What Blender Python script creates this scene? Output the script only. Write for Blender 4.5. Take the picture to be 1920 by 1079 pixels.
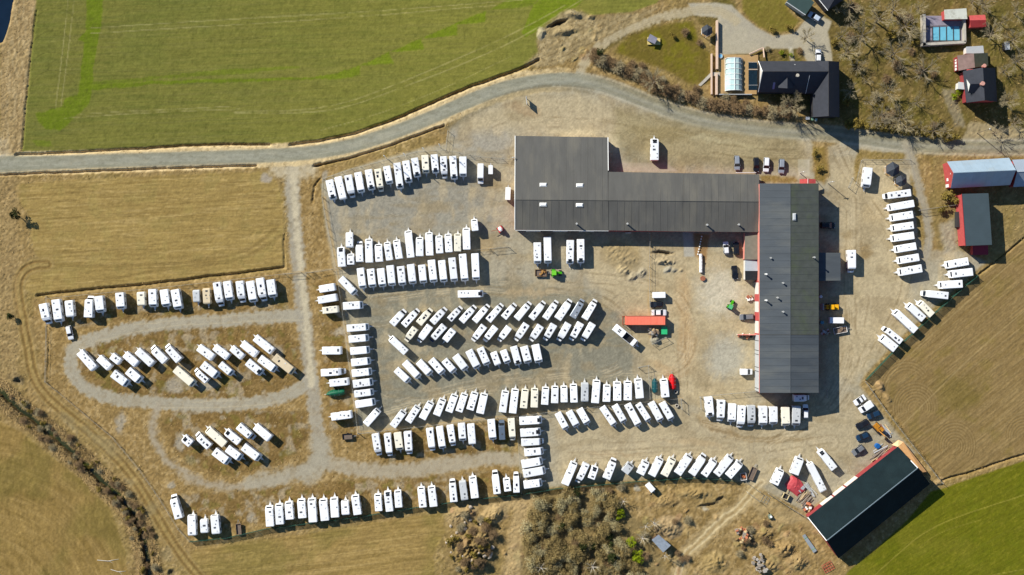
import bpy, bmesh, math, random
import numpy as np
from mathutils import Vector, Matrix

# ------------------------------------------------------------------ camera, sky, sun, exposure
S = 0.16            # metres per photograph pixel on the ground
HC = 340.0          # flying height
scene = bpy.context.scene
for o in list(bpy.data.objects):
    bpy.data.objects.remove(o)
col = scene.collection
cam_data = bpy.data.cameras.new("drone_camera")
cam_data.sensor_width = 36.0
cam_data.lens = 18.0 * HC / (960 * S)
cam_data.clip_start = 1.0
cam_data.clip_end = 6000.0
cam = bpy.data.objects.new("drone_camera", cam_data)
cam.location = (0, 0, HC)
col.objects.link(cam)
scene.camera = cam

SUN_EL = math.radians(33.5)
SHX, SHY = 0.775, -0.632          # direction shadows fall on the ground
world = bpy.data.worlds.new("World")
scene.world = world
world.use_nodes = True
wn = world.node_tree
wn.nodes.clear()
sky = wn.nodes.new("ShaderNodeTexSky")
sky.sky_type = 'NISHITA'
sky.sun_disc = False
sky.air_density = 1.0
sky.dust_density = 0.0
sky.ozone_density = 6.0
sky.sun_elevation = SUN_EL
sky.sun_rotation = math.atan2(-SHX, -SHY)
bg = wn.nodes.new("ShaderNodeBackground")
bg.inputs[1].default_value = 0.082
wo = wn.nodes.new("ShaderNodeOutputWorld")
wn.links.new(sky.outputs[0], bg.inputs[0])
wn.links.new(bg.outputs[0], wo.inputs[0])

sun_data = bpy.data.lights.new("sun", 'SUN')
sun_data.energy = 5.0
sun_data.angle = math.radians(0.5)
sun_data.color = (1.0, 0.965, 0.89)
sun = bpy.data.objects.new("sun", sun_data)
sun_dir = Vector((math.cos(SUN_EL) * SHX, math.cos(SUN_EL) * SHY, -math.sin(SUN_EL)))
sun.rotation_euler = sun_dir.to_track_quat('-Z', 'Y').to_euler()
sun.location = (-200, 160, 200)
col.objects.link(sun)

vs = scene.view_settings
vs.view_transform = 'Standard'
vs.look = 'None'
vs.exposure = 0.47
vs.gamma = 1.0
vs.use_curve_mapping = False
scene.cycles.max_bounces = 6
scene.cycles.caustics_reflective = False
scene.cycles.caustics_refractive = False

# ------------------------------------------------------------------ small helpers
R = random.Random(11)

def lin(v):
    v = v / 255.0
    return v / 12.92 if v <= 0.04045 else ((v + 0.055) / 1.055) ** 2.4

def rgb(r, g, b):
    return (lin(r), lin(g), lin(b))

def P(px, py, h=0.0):
    """photo pixel at height h -> world x, y"""
    k = S * (HC - h) / HC
    return ((px - 960.0) * k, (539.5 - py) * k)

def P3(px, py, h=0.0):
    x, y = P(px, py, h)
    return Vector((x, y, h))

MATS = {}
def mat(name, color, rough=0.8, var=0.08, scale=1.5, metallic=0.0, spec=0.3, bump=0.0, bscale=8.0, dirt=None, dirt_amt=0.35,
        wave=None, rand=0.0, alpha=None, stretch=None):
    """procedural principled material: base colour broken up by noise, optional dirt patches, ribs and per-object tint"""
    if name in MATS:
        return MATS[name]
    m = bpy.data.materials.new(name)
    m.use_nodes = True
    nt = m.node_tree
    b = nt.nodes["Principled BSDF"]
    b.inputs["Roughness"].default_value = rough
    b.inputs["Metallic"].default_value = metallic
    b.inputs["Specular IOR Level"].default_value = spec
    tc = nt.nodes.new("ShaderNodeTexCoord")
    src = tc.outputs["Object"]
    if stretch:
        mp = nt.nodes.new("ShaderNodeMapping")
        mp.inputs["Scale"].default_value = stretch
        nt.links.new(src, mp.inputs[0]); src = mp.outputs[0]
    n = nt.nodes.new("ShaderNodeTexNoise")
    n.inputs["Scale"].default_value = scale
    n.inputs["Detail"].default_value = 6
    nt.links.new(src, n.inputs["Vector"])
    mr = nt.nodes.new("ShaderNodeMapRange")
    mr.inputs["From Min"].default_value = 0.3
    mr.inputs["From Max"].default_value = 0.7
    mr.inputs["To Min"].default_value = 1 - var
    mr.inputs["To Max"].default_value = 1 + var
    nt.links.new(n.outputs["Fac"], mr.inputs["Value"])
    mul = nt.nodes.new("ShaderNodeVectorMath"); mul.operation = 'SCALE'
    mul.inputs[0].default_value = color[:3]
    last = mr.outputs[0]
    if rand:
        oi = nt.nodes.new("ShaderNodeObjectInfo")
        m2 = nt.nodes.new("ShaderNodeMapRange")
        m2.inputs["To Min"].default_value = 1 - rand
        m2.inputs["To Max"].default_value = 1 + rand
        nt.links.new(oi.outputs["Random"], m2.inputs["Value"])
        mm = nt.nodes.new("ShaderNodeMath"); mm.operation = 'MULTIPLY'
        nt.links.new(last, mm.inputs[0]); nt.links.new(m2.outputs[0], mm.inputs[1])
        last = mm.outputs[0]
    nt.links.new(last, mul.inputs["Scale"])
    out = mul.outputs[0]
    if dirt:
        n2 = nt.nodes.new("ShaderNodeTexNoise")
        n2.inputs["Scale"].default_value = scale * 0.37
        n2.inputs["Detail"].default_value = 8
        n2.inputs["Roughness"].default_value = 0.65
        nt.links.new(src, n2.inputs["Vector"])
        r2 = nt.nodes.new("ShaderNodeMapRange")
        r2.inputs["From Min"].default_value = 0.48
        r2.inputs["From Max"].default_value = 0.72
        r2.inputs["To Max"].default_value = dirt_amt
        nt.links.new(n2.outputs["Fac"], r2.inputs["Value"])
        mx = nt.nodes.new("ShaderNodeMix"); mx.data_type = 'RGBA'
        nt.links.new(r2.outputs[0], mx.inputs[0])
        nt.links.new(out, mx.inputs[6])
        mx.inputs[7].default_value = (*dirt, 1)
        out = mx.outputs[2]
    nt.links.new(out, b.inputs["Base Color"])
    hgt = None
    if wave:                               # ribs of profiled sheet, wave = (axis, wavelength m, strength)
        wv = nt.nodes.new("ShaderNodeTexWave")
        wv.bands_direction = wave[0]
        wv.inputs["Scale"].default_value = 0.314 / wave[1]
        nt.links.new(tc.outputs["Object"], wv.inputs["Vector"])
        bp = nt.nodes.new("ShaderNodeBump")
        bp.inputs["Strength"].default_value = wave[2]
        bp.inputs["Distance"].default_value = 0.04
        nt.links.new(wv.outputs["Fac"], bp.inputs["Height"])
        hgt = bp
    if bump:
        n3 = nt.nodes.new("ShaderNodeTexNoise")
        n3.inputs["Scale"].default_value = bscale
        n3.inputs["Detail"].default_value = 5
        nt.links.new(src, n3.inputs["Vector"])
        bp2 = nt.nodes.new("ShaderNodeBump")
        bp2.inputs["Strength"].default_value = bump
        bp2.inputs["Distance"].default_value = 0.08
        nt.links.new(n3.outputs["Fac"], bp2.inputs["Height"])
        if hgt:
            nt.links.new(hgt.outputs[0], bp2.inputs["Normal"])
        hgt = bp2
    if hgt:
        nt.links.new(hgt.outputs[0], b.inputs["Normal"])
    if alpha is not None:
        b.inputs["Alpha"].default_value = alpha
    MATS[name] = m
    return m

def link(o, parent=None):
    col.objects.link(o)
    if parent is not None:
        o.parent = parent
    return o

def mesh(name, verts, faces, m, recalc=False, smooth=False):
    me = bpy.data.meshes.new(name)
    me.from_pydata([tuple(v) for v in verts], [], faces)
    if recalc:
        bm = bmesh.new(); bm.from_mesh(me)
        bmesh.ops.recalc_face_normals(bm, faces=bm.faces)
        bm.to_mesh(me); bm.free()
    if m is not None:
        me.materials.append(m)
    if smooth:
        me.polygons.foreach_set("use_smooth", [True] * len(me.polygons))
    me.update()
    return me

def obj(name, me, parent=None, loc=(0, 0, 0), rot=(0, 0, 0)):
    o = bpy.data.objects.new(name, me)
    o.location = loc
    o.rotation_euler = rot
    return link(o, parent)

USED_LABELS = {}
def tag(o, label, cat, group=None):
    o["label"] = label
    o["category"] = cat
    if group:
        o["group"] = group
    return o

def empty(name, loc, rz, label, cat, group=None):
    e = bpy.data.objects.new(name, None)
    e.empty_display_size = 0.5
    e.location = loc
    e.rotation_euler = (0, 0, rz)
    link(e)
    return tag(e, label, cat, group)

class MB:
    """collects boxes, prisms and tubes and links them as one mesh"""
    def __init__(self):
        self.v = []; self.f = []
    def box(self, x0, x1, y0, y1, z0, z1):
        n = len(self.v)
        self.v += [(x0, y0, z0), (x1, y0, z0), (x1, y1, z0), (x0, y1, z0), (x0, y0, z1), (x1, y0, z1), (x1, y1, z1), (x0, y1, z1)]
        self.f += [(n, n+3, n+2, n+1), (n+4, n+5, n+6, n+7), (n, n+1, n+5, n+4), (n+1, n+2, n+6, n+5), (n+2, n+3, n+7, n+6), (n+3, n, n+4, n+7)]
        return self
    def hexa(self, b, t):
        """eight corners: bottom ring b, top ring t, both anticlockwise from above"""
        n = len(self.v); k = len(b)
        self.v += [tuple(p) for p in b] + [tuple(p) for p in t]
        self.f.append(tuple(n + i for i in reversed(range(k))))
        self.f.append(tuple(n + k + i for i in range(k)))
        for i in range(k):
            j = (i + 1) % k
            self.f.append((n + i, n + j, n + k + j, n + k + i))
        return self
    def slab(self, pts, th):
        """a plate: pts are the top face anticlockwise, th its thickness straight down"""
        return self.hexa([(p[0], p[1], p[2] - th) for p in pts], pts)
    def bar(self, a, b, r, r2=None, sides=4):
        a = Vector(a); b = Vector(b); d = (b - a)
        if d.length < 1e-6:
            return self
        d.normalize()
        u = d.orthogonal().normalized(); w = d.cross(u)
        r2 = r if r2 is None else r2
        n = len(self.v)
        for c, rr in ((a, r), (b, r2)):
            for i in range(sides):
                t = 2 * math.pi * i / sides + 0.4
                self.v.append(tuple(c + u * (rr * math.cos(t)) + w * (rr * math.sin(t))))
        for i in range(sides):
            j = (i + 1) % sides
            self.f.append((n + i, n + j, n + sides + j, n + sides + i))
        self.f.append(tuple(n + i for i in reversed(range(sides))))
        self.f.append(tuple(n + sides + i for i in range(sides)))
        return self
    def lathe(self, prof, sides=12, axis='z', c=(0, 0, 0)):
        n = len(self.v); k = len(prof)
        for (r, h) in prof:
            for i in range(sides):
                t = 2 * math.pi * i / sides
                p = (r * math.cos(t), r * math.sin(t), h)
                if axis == 'x':
                    p = (p[2], p[0], p[1])
                if axis == 'y':
                    p = (p[0], p[2], p[1])
                self.v.append((p[0] + c[0], p[1] + c[1], p[2] + c[2]))
        for a in range(k - 1):
            for i in range(sides):
                j = (i + 1) % sides
                self.f.append((n + a*sides + i, n + a*sides + j, n + (a+1)*sides + j, n + (a+1)*sides + i))
        self.f.append(tuple(n + i for i in reversed(range(sides))))
        self.f.append(tuple(n + (k-1)*sides + i for i in range(sides)))
        return self
    def mesh(self, name, m, recalc=True, smooth=False):
        return mesh(name, self.v, self.f, m, recalc, smooth)
    def build(self, name, m, parent=None, loc=(0, 0, 0), rot=(0, 0, 0)):
        return obj(name, self.mesh(name, m), parent, loc, rot)

ORD = ["first", "second", "third", "fourth", "fifth", "sixth", "seventh", "eighth", "ninth", "tenth", "eleventh", "twelfth",
       "thirteenth", "fourteenth", "fifteenth", "sixteenth", "seventeenth", "eighteenth", "nineteenth", "twentieth", "twenty-first",
       "twenty-second", "twenty-third", "twenty-fourth", "twenty-fifth", "twenty-sixth", "twenty-seventh", "twenty-eighth", "twenty-ninth", "thirtieth", "thirty-first", "thirty-second"]
# ------------------------------------------------------------------ ground: one height field, cut into named zones
GS = 0.32
NX, NY = 1080, 650
gx = (np.arange(NX) - (NX - 1) / 2) * GS
gy = (np.arange(NY) - (NY - 1) / 2) * GS
GX, GY = np.meshgrid(gx, gy)
GX = GX.astype(np.float32); GY = GY.astype(np.float32)
PX = GX / S + 960.0
PY = 539.5 - GY / S

def hsh(a, b, seed):
    h = (a * 374761393 + b * 668265263 + seed * 974634777) & 0x7fffffff
    h = ((h ^ (h >> 13)) * 1274126177) & 0x7fffffff
    h = h ^ (h >> 16)
    return (h & 0xffff).astype(np.float32) / 65535.0

def vnoise(x, y, seed):
    x0 = np.floor(x); y0 = np.floor(y)
    fx = (x - x0).astype(np.float32); fy = (y - y0).astype(np.float32)
    fx = fx * fx * (3 - 2 * fx); fy = fy * fy * (3 - 2 * fy)
    a = x0.astype(np.int64); b = y0.astype(np.int64)
    return ((hsh(a, b, seed) * (1 - fx) + hsh(a + 1, b, seed) * fx) * (1 - fy)
            + (hsh(a, b + 1, seed) * (1 - fx) + hsh(a + 1, b + 1, seed) * fx) * fy)

def fbm(x, y, seed, octv=4, gain=0.5):
    s = 0; amp = 1; tot = 0
    for k in range(octv):
        s = s + amp * vnoise(x, y, seed + k * 17)
        tot += amp; amp *= gain
        x = x * 2.03 + 11.3; y = y * 2.03 + 5.7
    return s / tot          # 0..1

def sm(d, a, b):
    t = np.clip((d - a) / (b - a), 0, 1)
    return t * t * (3 - 2 * t)

wx = (fbm(PX / 26, PY / 26, 3, 3) - 0.5) * 16 + (fbm(PX / 5, PY / 5, 5, 2) - 0.5) * 6
wy = (fbm(PX / 26, PY / 26, 33, 3) - 0.5) * 16 + (fbm(PX / 5, PY / 5, 35, 2) - 0.5) * 6

def seg_dist(pts, closed, warp, margin):
    q = np.array(pts, dtype=np.float32)
    x0, y0 = q.min(0) - margin; x1, y1 = q.max(0) + margin
    i0 = max(0, int((x0 - PX[0, 0]) / (PX[0, 1] - PX[0, 0]))); i1 = min(NX, int((x1 - PX[0, 0]) / (PX[0, 1] - PX[0, 0])) + 2)
    dy = PY[1, 0] - PY[0, 0]
    ja, jb = sorted(((y0 - PY[0, 0]) / dy, (y1 - PY[0, 0]) / dy))
    j0 = max(0, int(ja)); j1 = min(NY, int(jb) + 2)
    out = np.full((NY, NX), 1e4, dtype=np.float32)
    ins = np.zeros((NY, NX), dtype=bool)
    if i1 <= i0 or j1 <= j0:
        return out, ins, None
    sl = (slice(j0, j1), slice(i0, i1))
    X = PX[sl] + wx[sl] * warp; Y = PY[sl] + wy[sl] * warp
    d2 = np.full(X.shape, 1e8, dtype=np.float32)
    inside = np.zeros(X.shape, dtype=bool)
    n = len(q)
    for k in range(n if closed else n - 1):
        ax, ay = q[k]; bx, by = q[(k + 1) % n]
        ex, ey = bx - ax, by - ay
        L = ex * ex + ey * ey + 1e-9
        t = np.clip(((X - ax) * ex + (Y - ay) * ey) / L, 0, 1)
        d2 = np.minimum(d2, (X - ax - t * ex) ** 2 + (Y - ay - t * ey) ** 2)
        if closed:
            c = ((ay > Y) != (by > Y))
            with np.errstate(divide='ignore', invalid='ignore'):
                xi = (bx - ax) * (Y - ay) / (by - ay + 1e-9) + ax
            inside ^= c & (X < xi)
    out[sl] = np.sqrt(d2)
    ins[sl] = inside
    return out, ins, sl

def poly(pts, warp=0.3, margin=40):
    d, ins, _ = seg_dist(pts, True, warp, margin)
    return np.where(ins, np.minimum(d, 9e3), -d)          # positive inside

def line(pts, warp=0.2, margin=60):
    return seg_dist(pts, False, warp, margin)[0]

def smooth_pts(pts, it=2):
    for _ in range(it):
        q = [pts[0]]
        for a, b in zip(pts[:-1], pts[1:]):
            q += [(a[0]*.75 + b[0]*.25, a[1]*.75 + b[1]*.25), (a[0]*.25 + b[0]*.75, a[1]*.25 + b[1]*.75)]
        q.append(pts[-1]); pts = q
    return pts

COL = np.zeros((NY, NX, 3), dtype=np.float32)
HGT = np.zeros((NY, NX), dtype=np.float32)
ZON = np.zeros((NY, NX), dtype=np.int8)
ROU = np.ones((NY, NX), dtype=np.float32)       # how rough the grass is
ZN = ["ground", "asphalt_road", "gravel_yard", "dirt_track", "green_field", "stubble_field", "ploughed_field", "lawn", "gravel_path"]

def paint(mask, color, zone=None, rough=None):
    m = mask[..., None]
    c = np.array(color, dtype=np.float32)
    COL[:] = COL * (1 - m) + c * m
    if zone is not None:
        ZON[mask > 0.5] = zone
    if rough is not None:
        ROU[:] = ROU * (1 - mask) + rough * mask

def tint(mask, f):
    """scale the colour where the ground cover itself differs"""
    COL[:] = COL * (1 + mask[..., None] * (np.array(f, dtype=np.float32) - 1))

n_big = fbm(PX / 90, PY / 90, 101, 4)
n_mid = fbm(PX / 22, PY / 22, 111, 4)
n_sml = fbm(PX / 6, PY / 6, 121, 3)
n_fin = vnoise(PX / 2.2, PY / 2.2, 131)
n_fi2 = vnoise(PX / 3.1 + 7, PY / 3.1, 133)

# dry winter grass everywhere first
COL[:] = np.array(rgb(150, 121, 68), dtype=np.float32)
paint(sm(n_mid, .5, .72) * .6, rgb(122, 98, 42))
paint(sm(n_big, .5, .7) * .5, rgb(140, 118, 60))
paint(sm(n_sml, .58, .8) * .5, rgb(178, 148, 98))

# --- north green field
nf = [(72, -30), (66, 0), (56, 100), (47, 200), (40, 285), (60, 290), (150, 285), (300, 275), (420, 269), (530, 270), (620, 260), (700, 239),
      (780, 205), (850, 173), (920, 147), (975, 128), (1012, 105), (1008, 80), (1040, 40), (1100, 30), (1180, 24), (1230, 8), (1262, -30)]
d_nf = poly(nf, .12)
m_nf = sm(d_nf, -1, 3)
paint(m_nf, rgb(126, 124, 52), 4, .25)
u = PX * .998 + PY * .06; v = PY + .045 * PX
paint(m_nf * sm(fbm(u / 120, v / 2.2, 201, 3), .5, .75) * .45, rgb(128, 124, 66))
paint(m_nf * sm(fbm(u / 90, v / 3.4, 211, 3), .52, .75) * .4, rgb(98, 108, 40))
paint(m_nf * sm(n_big, .45, .7) * .3, rgb(112, 120, 48))
paint(m_nf * sm(PX, 300, 700) * .35, rgb(124, 122, 50))
for pts, f in (([(163, -20), (196, -20), (188, 60), (178, 110), (172, 165), (166, 195), (144, 215), (130, 232), (112, 246), (86, 242), (72, 226), (66, 212), (95, 206), (118, 200), (124, 185), (146, 178), (150, 150), (158, 80), (146, 75), (160, 60)], 1.),
               ([(58, 262), (94, 264), (98, 276), (70, 275)], .7),
               ([(150, 155), (300, 143), (440, 130), (500, 128), (560, 124), (560, 128), (440, 140), (300, 148), (172, 165)], .65),
               ([(160, 160), (300, 152), (440, 148), (580, 146), (620, 140), (676, 124), (674, 144), (620, 148), (440, 154), (300, 158), (166, 170)], .95),
               ([(674, 124), (730, 98), (738, 120), (690, 123)], .95), ([(735, 97), (790, 72), (795, 93), (745, 98)], 1.),
               ([(790, 72), (856, 44), (858, 66), (800, 72)], 1.), ([(850, 46), (912, 20), (910, 42), (864, 46)], 1.),
               ([(920, 18), (985, -20), (1020, -20), (1000, 10), (960, 16)], .8),
               ([(1000, 10), (1030, -20), (1110, -20), (1080, 14), (1030, 38), (1000, 62), (985, 70), (978, 62)], .95)):
    md = poly(pts, .12 if pts[0][0] > 600 else .3)
    paint(sm(md + (n_fi2 - .5) * 2, -1.5, 1.5) * m_nf * f * (.8 + .2 * n_fi2), rgb(110, 128, 0))
for pts, w in (([(130, -20), (118, 90), (104, 205)], 1.0), ([(141, -20), (129, 90), (114, 200)], 1.0), ([(170, 53), (420, 37), (700, 22), (980, 0)], 1.0),
               ([(170, 63), (440, 47), (700, 30), (930, 10)], 1.0), ([(440, 210), (560, 208), (640, 196), (720, 168), (860, 110), (980, 55), (1060, 10)], 1.1),
               ([(440, 213), (580, 212), (650, 202), (740, 170), (870, 120), (985, 68), (1090, 0)], 1.1), ([(120, 222), (300, 210), (450, 205)], .8),
               ([(150, 214), (330, 205), (430, 200)], .7), ([(600, 245), (700, 218), (830, 168), (960, 105)], .6)):
    paint(sm(-line(smooth_pts(pts), .05, 12), -w * 1.5, -w * .3) * m_nf * .5 * sm(n_mid + n_sml * .4, .3, .8), rgb(176, 166, 112))
for cx, cy, r in ((104, 60, 44), (100, 100, 42), (96, 138, 40), (100, 176, 44)):
    dd = np.abs(np.hypot(PX - cx, PY - cy) - r)
    paint(sm(-dd, -1.2, -.2) * m_nf * sm(cy - PY, -10, 20) * .5, rgb(82, 82, 34))
paint(m_nf * sm(.42 - n_sml, 0, .2) * .25, rgb(92, 98, 36))

# --- west stubble field
wf = [(20, 345), (120, 336), (300, 327), (480, 320), (508, 322), (524, 345), (532, 380), (534, 502), (420, 514), (300, 529), (160, 543), (60, 553), (42, 540), (50, 512), (80, 498), (60, 470), (50, 400), (30, 370)]
d_wf = poly(wf, .2)
m_wf = sm(d_wf, -3, 8)
paint(m_wf, rgb(152, 126, 66), 5, .3)
u = PX + PY * .06; v = PY + .06 * PX
paint(m_wf * sm(fbm(u / 70, v / 2.0, 221, 3), .52, .74) * .55, rgb(178, 150, 90))
paint(m_wf * sm(fbm(u / 80, v / 2.6, 225, 3), .52, .74) * .5, rgb(124, 99, 46))
paint(m_wf * sm(n_mid, .5, .75) * .35, rgb(138, 122, 62))
for pts, f in (([(85, 495), (160, 500), (300, 497), (400, 487), (470, 470), (520, 425)], .5), ([(180, 530), (300, 505), (400, 496), (470, 480), (528, 440)], .45)):
    paint(sm(-line(smooth_pts(pts), .1, 20), -5, -1) * f * (.5 + n_sml * .6), rgb(110, 88, 42))

# --- south-west field and south field
SGAIN = []
for pts, ang, seed in (([(-40, 770), (30, 800), (110, 862), (180, 915), (205, 945), (222, 985), (236, 1030), (250, 1110), (-40, 1110)], 1.0, 231),
                       ([(352, 1030), (420, 1018), (560, 1000), (700, 978), (830, 958), (838, 1000), (815, 1040), (820, 1110), (370, 1110)], -.12, 241)):
    dd = poly(pts, .3); m = sm(dd, -4, 10); SGAIN.append(m)
    paint(m, rgb(150, 122, 66), 5, .35)
    if ang > .5:
        r_ = np.hypot(PX + 60, PY - 1180); th = np.arctan2(PY - 1180, PX + 60)
        st = fbm(th * 6, r_ / 2.6, seed, 3); st2 = fbm(th * 5, r_ / 6, seed + 4, 3)
    else:
        st = fbm((PX + PY * ang) / 80, (PY - PX * ang) / 2.2, seed, 3); st2 = fbm(PX / 70, (PY - PX * ang) / 4, seed + 4, 3)
    paint(m * sm(st, .5, .74) * .5, rgb(176, 146, 88))
    paint(m * sm(st2, .5, .75) * .5, rgb(122, 98, 44))
    paint(m * sm(n_big, .52, .7) * .5, rgb(116, 104, 44))

# --- east ploughed field
ef = [(1960, 420), (1905, 462), (1850, 508), (1770, 578), (1700, 642), (1652, 690), (1640, 715), (1652, 750), (1688, 800), (1730, 855), (1765, 900), (1820, 884), (1960, 838)]
d_ef = poly(ef, .12)
m_ef = sm(d_ef, -2, 6)
paint(m_ef, rgb(140, 114, 72), 6, .3)
v = PX * .62 + PY * .78; u = PX * .78 - PY * .62
lin_f = fbm(u / 60, v / 1.9, 251, 3)
paint(m_ef * sm(lin_f, .5, .72) * .4, rgb(164, 138, 94))
paint(m_ef * sm(fbm(u / 70, v / 3.2, 255, 3), .5, .74) * .45, rgb(116, 92, 48))
paint(m_ef * sm(np.hypot((PX - 1795) / 60, (PY - 735) / 50) * -1 + n_mid * .9, -.7, .1) * .55, rgb(112, 96, 36))
paint(m_ef * sm(n_mid, .55, .8) * .4, rgb(122, 104, 44))
furrow = np.zeros_like(PX)
for cx, cy, ra, rb, t0, t1 in ((1716, 768, 6, 46, -3.4, .1), (1790, 838, 6, 44, -3.3, .5), (1700, 735, 30, 52, -3.4, -.8), (1920, 820, 8, 40, -3.2, 0)):
    th = np.arctan2(PY - cy, PX - cx)
    rr = np.hypot((PX - cx), (PY - cy) * .82) + .8 * np.sin(th * 3)
    w = sm(rr, ra, ra + 6) * sm(rb - rr, 0, 6) * ((th < t1) | (th > t0 + 6.28))
    furrow = np.maximum(furrow, w)
    paint(m_ef * w * .5, rgb(140, 114, 72))
    paint(m_ef * w * (np.sin(rr * 1.35) * .5 + .5) * .6, rgb(112, 88, 48))
    paint(m_ef * w * (np.sin(rr * 1.35 + 2.2) * .5 + .5) ** 2 * .4, rgb(170, 144, 100))
    HGT += m_ef * w * np.sin(rr * 1.35) * .05
HGT += m_ef * (1 - furrow) * (lin_f - .5) * .12
for pts in ([(1660, 720), (1680, 690), (1760, 615), (1900, 490)], [(1690, 800), (1720, 770), (1830, 660), (1930, 575)]):
    paint(sm(-line(smooth_pts(pts), .03, 10), -1.6, -.3) * m_ef * .5, rgb(176, 150, 104))

# --- south-east green field
sf = [(1560, 1110), (1590, 1070), (1640, 1030), (1700, 975), (1745, 920), (1768, 915), (1830, 892), (1960, 850), (1960, 1110)]
d_sf = poly(sf, .1)
m_sf = sm(d_sf, -1, 4)
paint(m_sf, rgb(92, 98, 16), 4, .3)
v = PX * .5 + PY * .87; u = PX * .87 - PY * .5
paint(m_sf * sm(fbm(u / 70, v / 2.4, 261, 3), .5, .75) * .5, rgb(98, 104, 34))
paint(m_sf * sm(n_mid, .5, .75) * .4, rgb(80, 92, 8))
paint(m_sf * sm(n_big, .5, .7) * sm(PY, 930, 1040) * .3, rgb(110, 108, 50))
for pts, w, f in (([(1640, 1079), (1678, 1044), (1734, 996), (1801, 967), (1860, 948), (1940, 922)], 1.1, .4), ([(1720, 1030), (1760, 998), (1840, 975)], .8, .25), ([(1860, 1079), (1960, 1060)], .8, .4)):
    paint(sm(-line(smooth_pts(pts), .04, 10), -w * 1.3, -w * .3) * f, rgb(158, 152, 92))

# --- wood floor and gardens, north-east
ne = [(1110, 100), (1160, 70), (1230, 42), (1300, 34), (1310, 45), (1335, 60), (1342, 180), (1420, 182), (1520, 215), (1590, 235), (1700, 255), (1800, 268), (1960, 260), (1960, -40), (1560, -40), (1540, 60), (1480, 95), (1430, 62), (1385, 36), (1370, -30), (1340, -30), (1330, 8), (1290, 20), (1110, 108)]
m_ne = sm(poly(ne, .3), -3, 5)
paint(m_ne, rgb(120, 102, 48), 0, 1.0)
paint(m_ne * sm(n_sml, .45, .7) * .6, rgb(96, 82, 34))
paint(m_ne * sm(n_mid, .45, .7) * .6, rgb(104, 96, 22))
paint(m_ne * sm(fbm(PX / 14, PY / 14, 301, 3), .55, .75) * .55, rgb(150, 124, 72))
lw = [(1150, 98), (1180, 66), (1240, 46), (1300, 38), (1312, 78), (1334, 100), (1332, 160), (1290, 158), (1240, 130), (1180, 110)]
m_lw = sm(poly(lw, .4), -4, 8)
paint(m_lw, rgb(112, 98, 40), 7, .5)
paint(m_lw * sm(n_mid, .46, .66) * .7, rgb(114, 108, 16))
paint(m_lw * sm(n_sml, .5, .75) * .5, rgb(92, 78, 36))
m_lw2 = sm(poly([(1385, -20), (1390, 20), (1420, 52), (1440, 62), (1480, 62), (1502, 40), (1478, 14), (1470, -20)], .4), -2, 6)
paint(m_lw2, rgb(118, 104, 38), 7, .5)
paint(m_lw2 * sm(n_sml, .45, .7) * .5, rgb(104, 98, 22))

# --- yard gravel and packed earth
yard = [(604, 372), (600, 345), (640, 322), (720, 296), (790, 278), (836, 268), (842, 240), (870, 215), (930, 178), (1000, 158), (1090, 150), (1150, 166), (1210, 190), (1270, 212),
        (1340, 230), (1430, 243), (1510, 248), (1526, 272), (1524, 320), (1545, 345), (1556, 330), (1552, 275), (1600, 262), (1690, 268), (1712, 290), (1722, 340), (1740, 400), (1748, 470), (1800, 465), (1850, 492), (1760, 570),
        (1690, 632), (1625, 700), (1612, 722), (1636, 752), (1688, 818), (1720, 850), (1640, 870), (1510, 962), (1470, 940), (1428, 918), (1380, 902), (1250, 896), (1120, 905), (1040, 914), (975, 920),
        (972, 800), (960, 782), (850, 795), (690, 812), (672, 812), (655, 700), (640, 600), (634, 548), (614, 470), (606, 400)]
d_y = poly(yard, .15)
m_y = sm(d_y, -3, 5)
paint(m_y, rgb(160, 148, 124), 2, .12)
# centre of the yard: greyer crushed stone with tyre-swept bands
m_c = sm(poly([(640, 560), (700, 545), (880, 525), (1000, 530), (1150, 560), (1190, 600), (1190, 700), (1150, 760), (960, 785), (690, 808), (668, 780)], .6), -14, 14)
paint(m_c * .95, rgb(128, 122, 104))
m_u = sm(poly([(610, 360), (660, 350), (900, 330), (930, 350), (920, 440), (860, 440), (640, 500), (615, 420)], .4), -6, 8)
paint(m_u * .85, rgb(142, 135, 120))
m_gl = sm(poly([(845, 245), (930, 232), (960, 260), (955, 310), (860, 305)], .5), -6, 8)
paint(m_gl * .7, rgb(152, 144, 130))
# sandy, driven-over ground
for pts, f in (([(1100, 440), (1220, 440), (1400, 480), (1410, 760), (1300, 760), (1210, 700), (1180, 600), (1100, 520)], .75),
               ([(860, 260), (960, 240), (1140, 258), (1220, 300), (1520, 320), (1520, 260), (1300, 235), (1100, 180), (990, 170), (880, 210)], .6),
               ([(1550, 300), (1690, 290), (1720, 480), (1700, 620), (1600, 720), (1560, 700), (1580, 480)], .7),
               ([(1040, 790), (1300, 770), (1560, 740), (1640, 760), (1600, 860), (1440, 900), (1040, 900)], .55)):
    paint(sm(poly(pts, .8), -14, 18) * f * m_y, rgb(182, 160, 120))
paint(m_y * sm(fbm(PX / 30, PY / 30, 311, 4), .5, .7) * .5, rgb(150, 130, 96))
paint(m_y * sm(fbm(PX / 18, PY / 40, 317, 4), .55, .75) * .5, rgb(180, 160, 124))
paint(m_y * sm(fbm(PX / 44, PY / 12, 321, 4), .55, .75) * .4, rgb(140, 122, 88))
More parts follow.
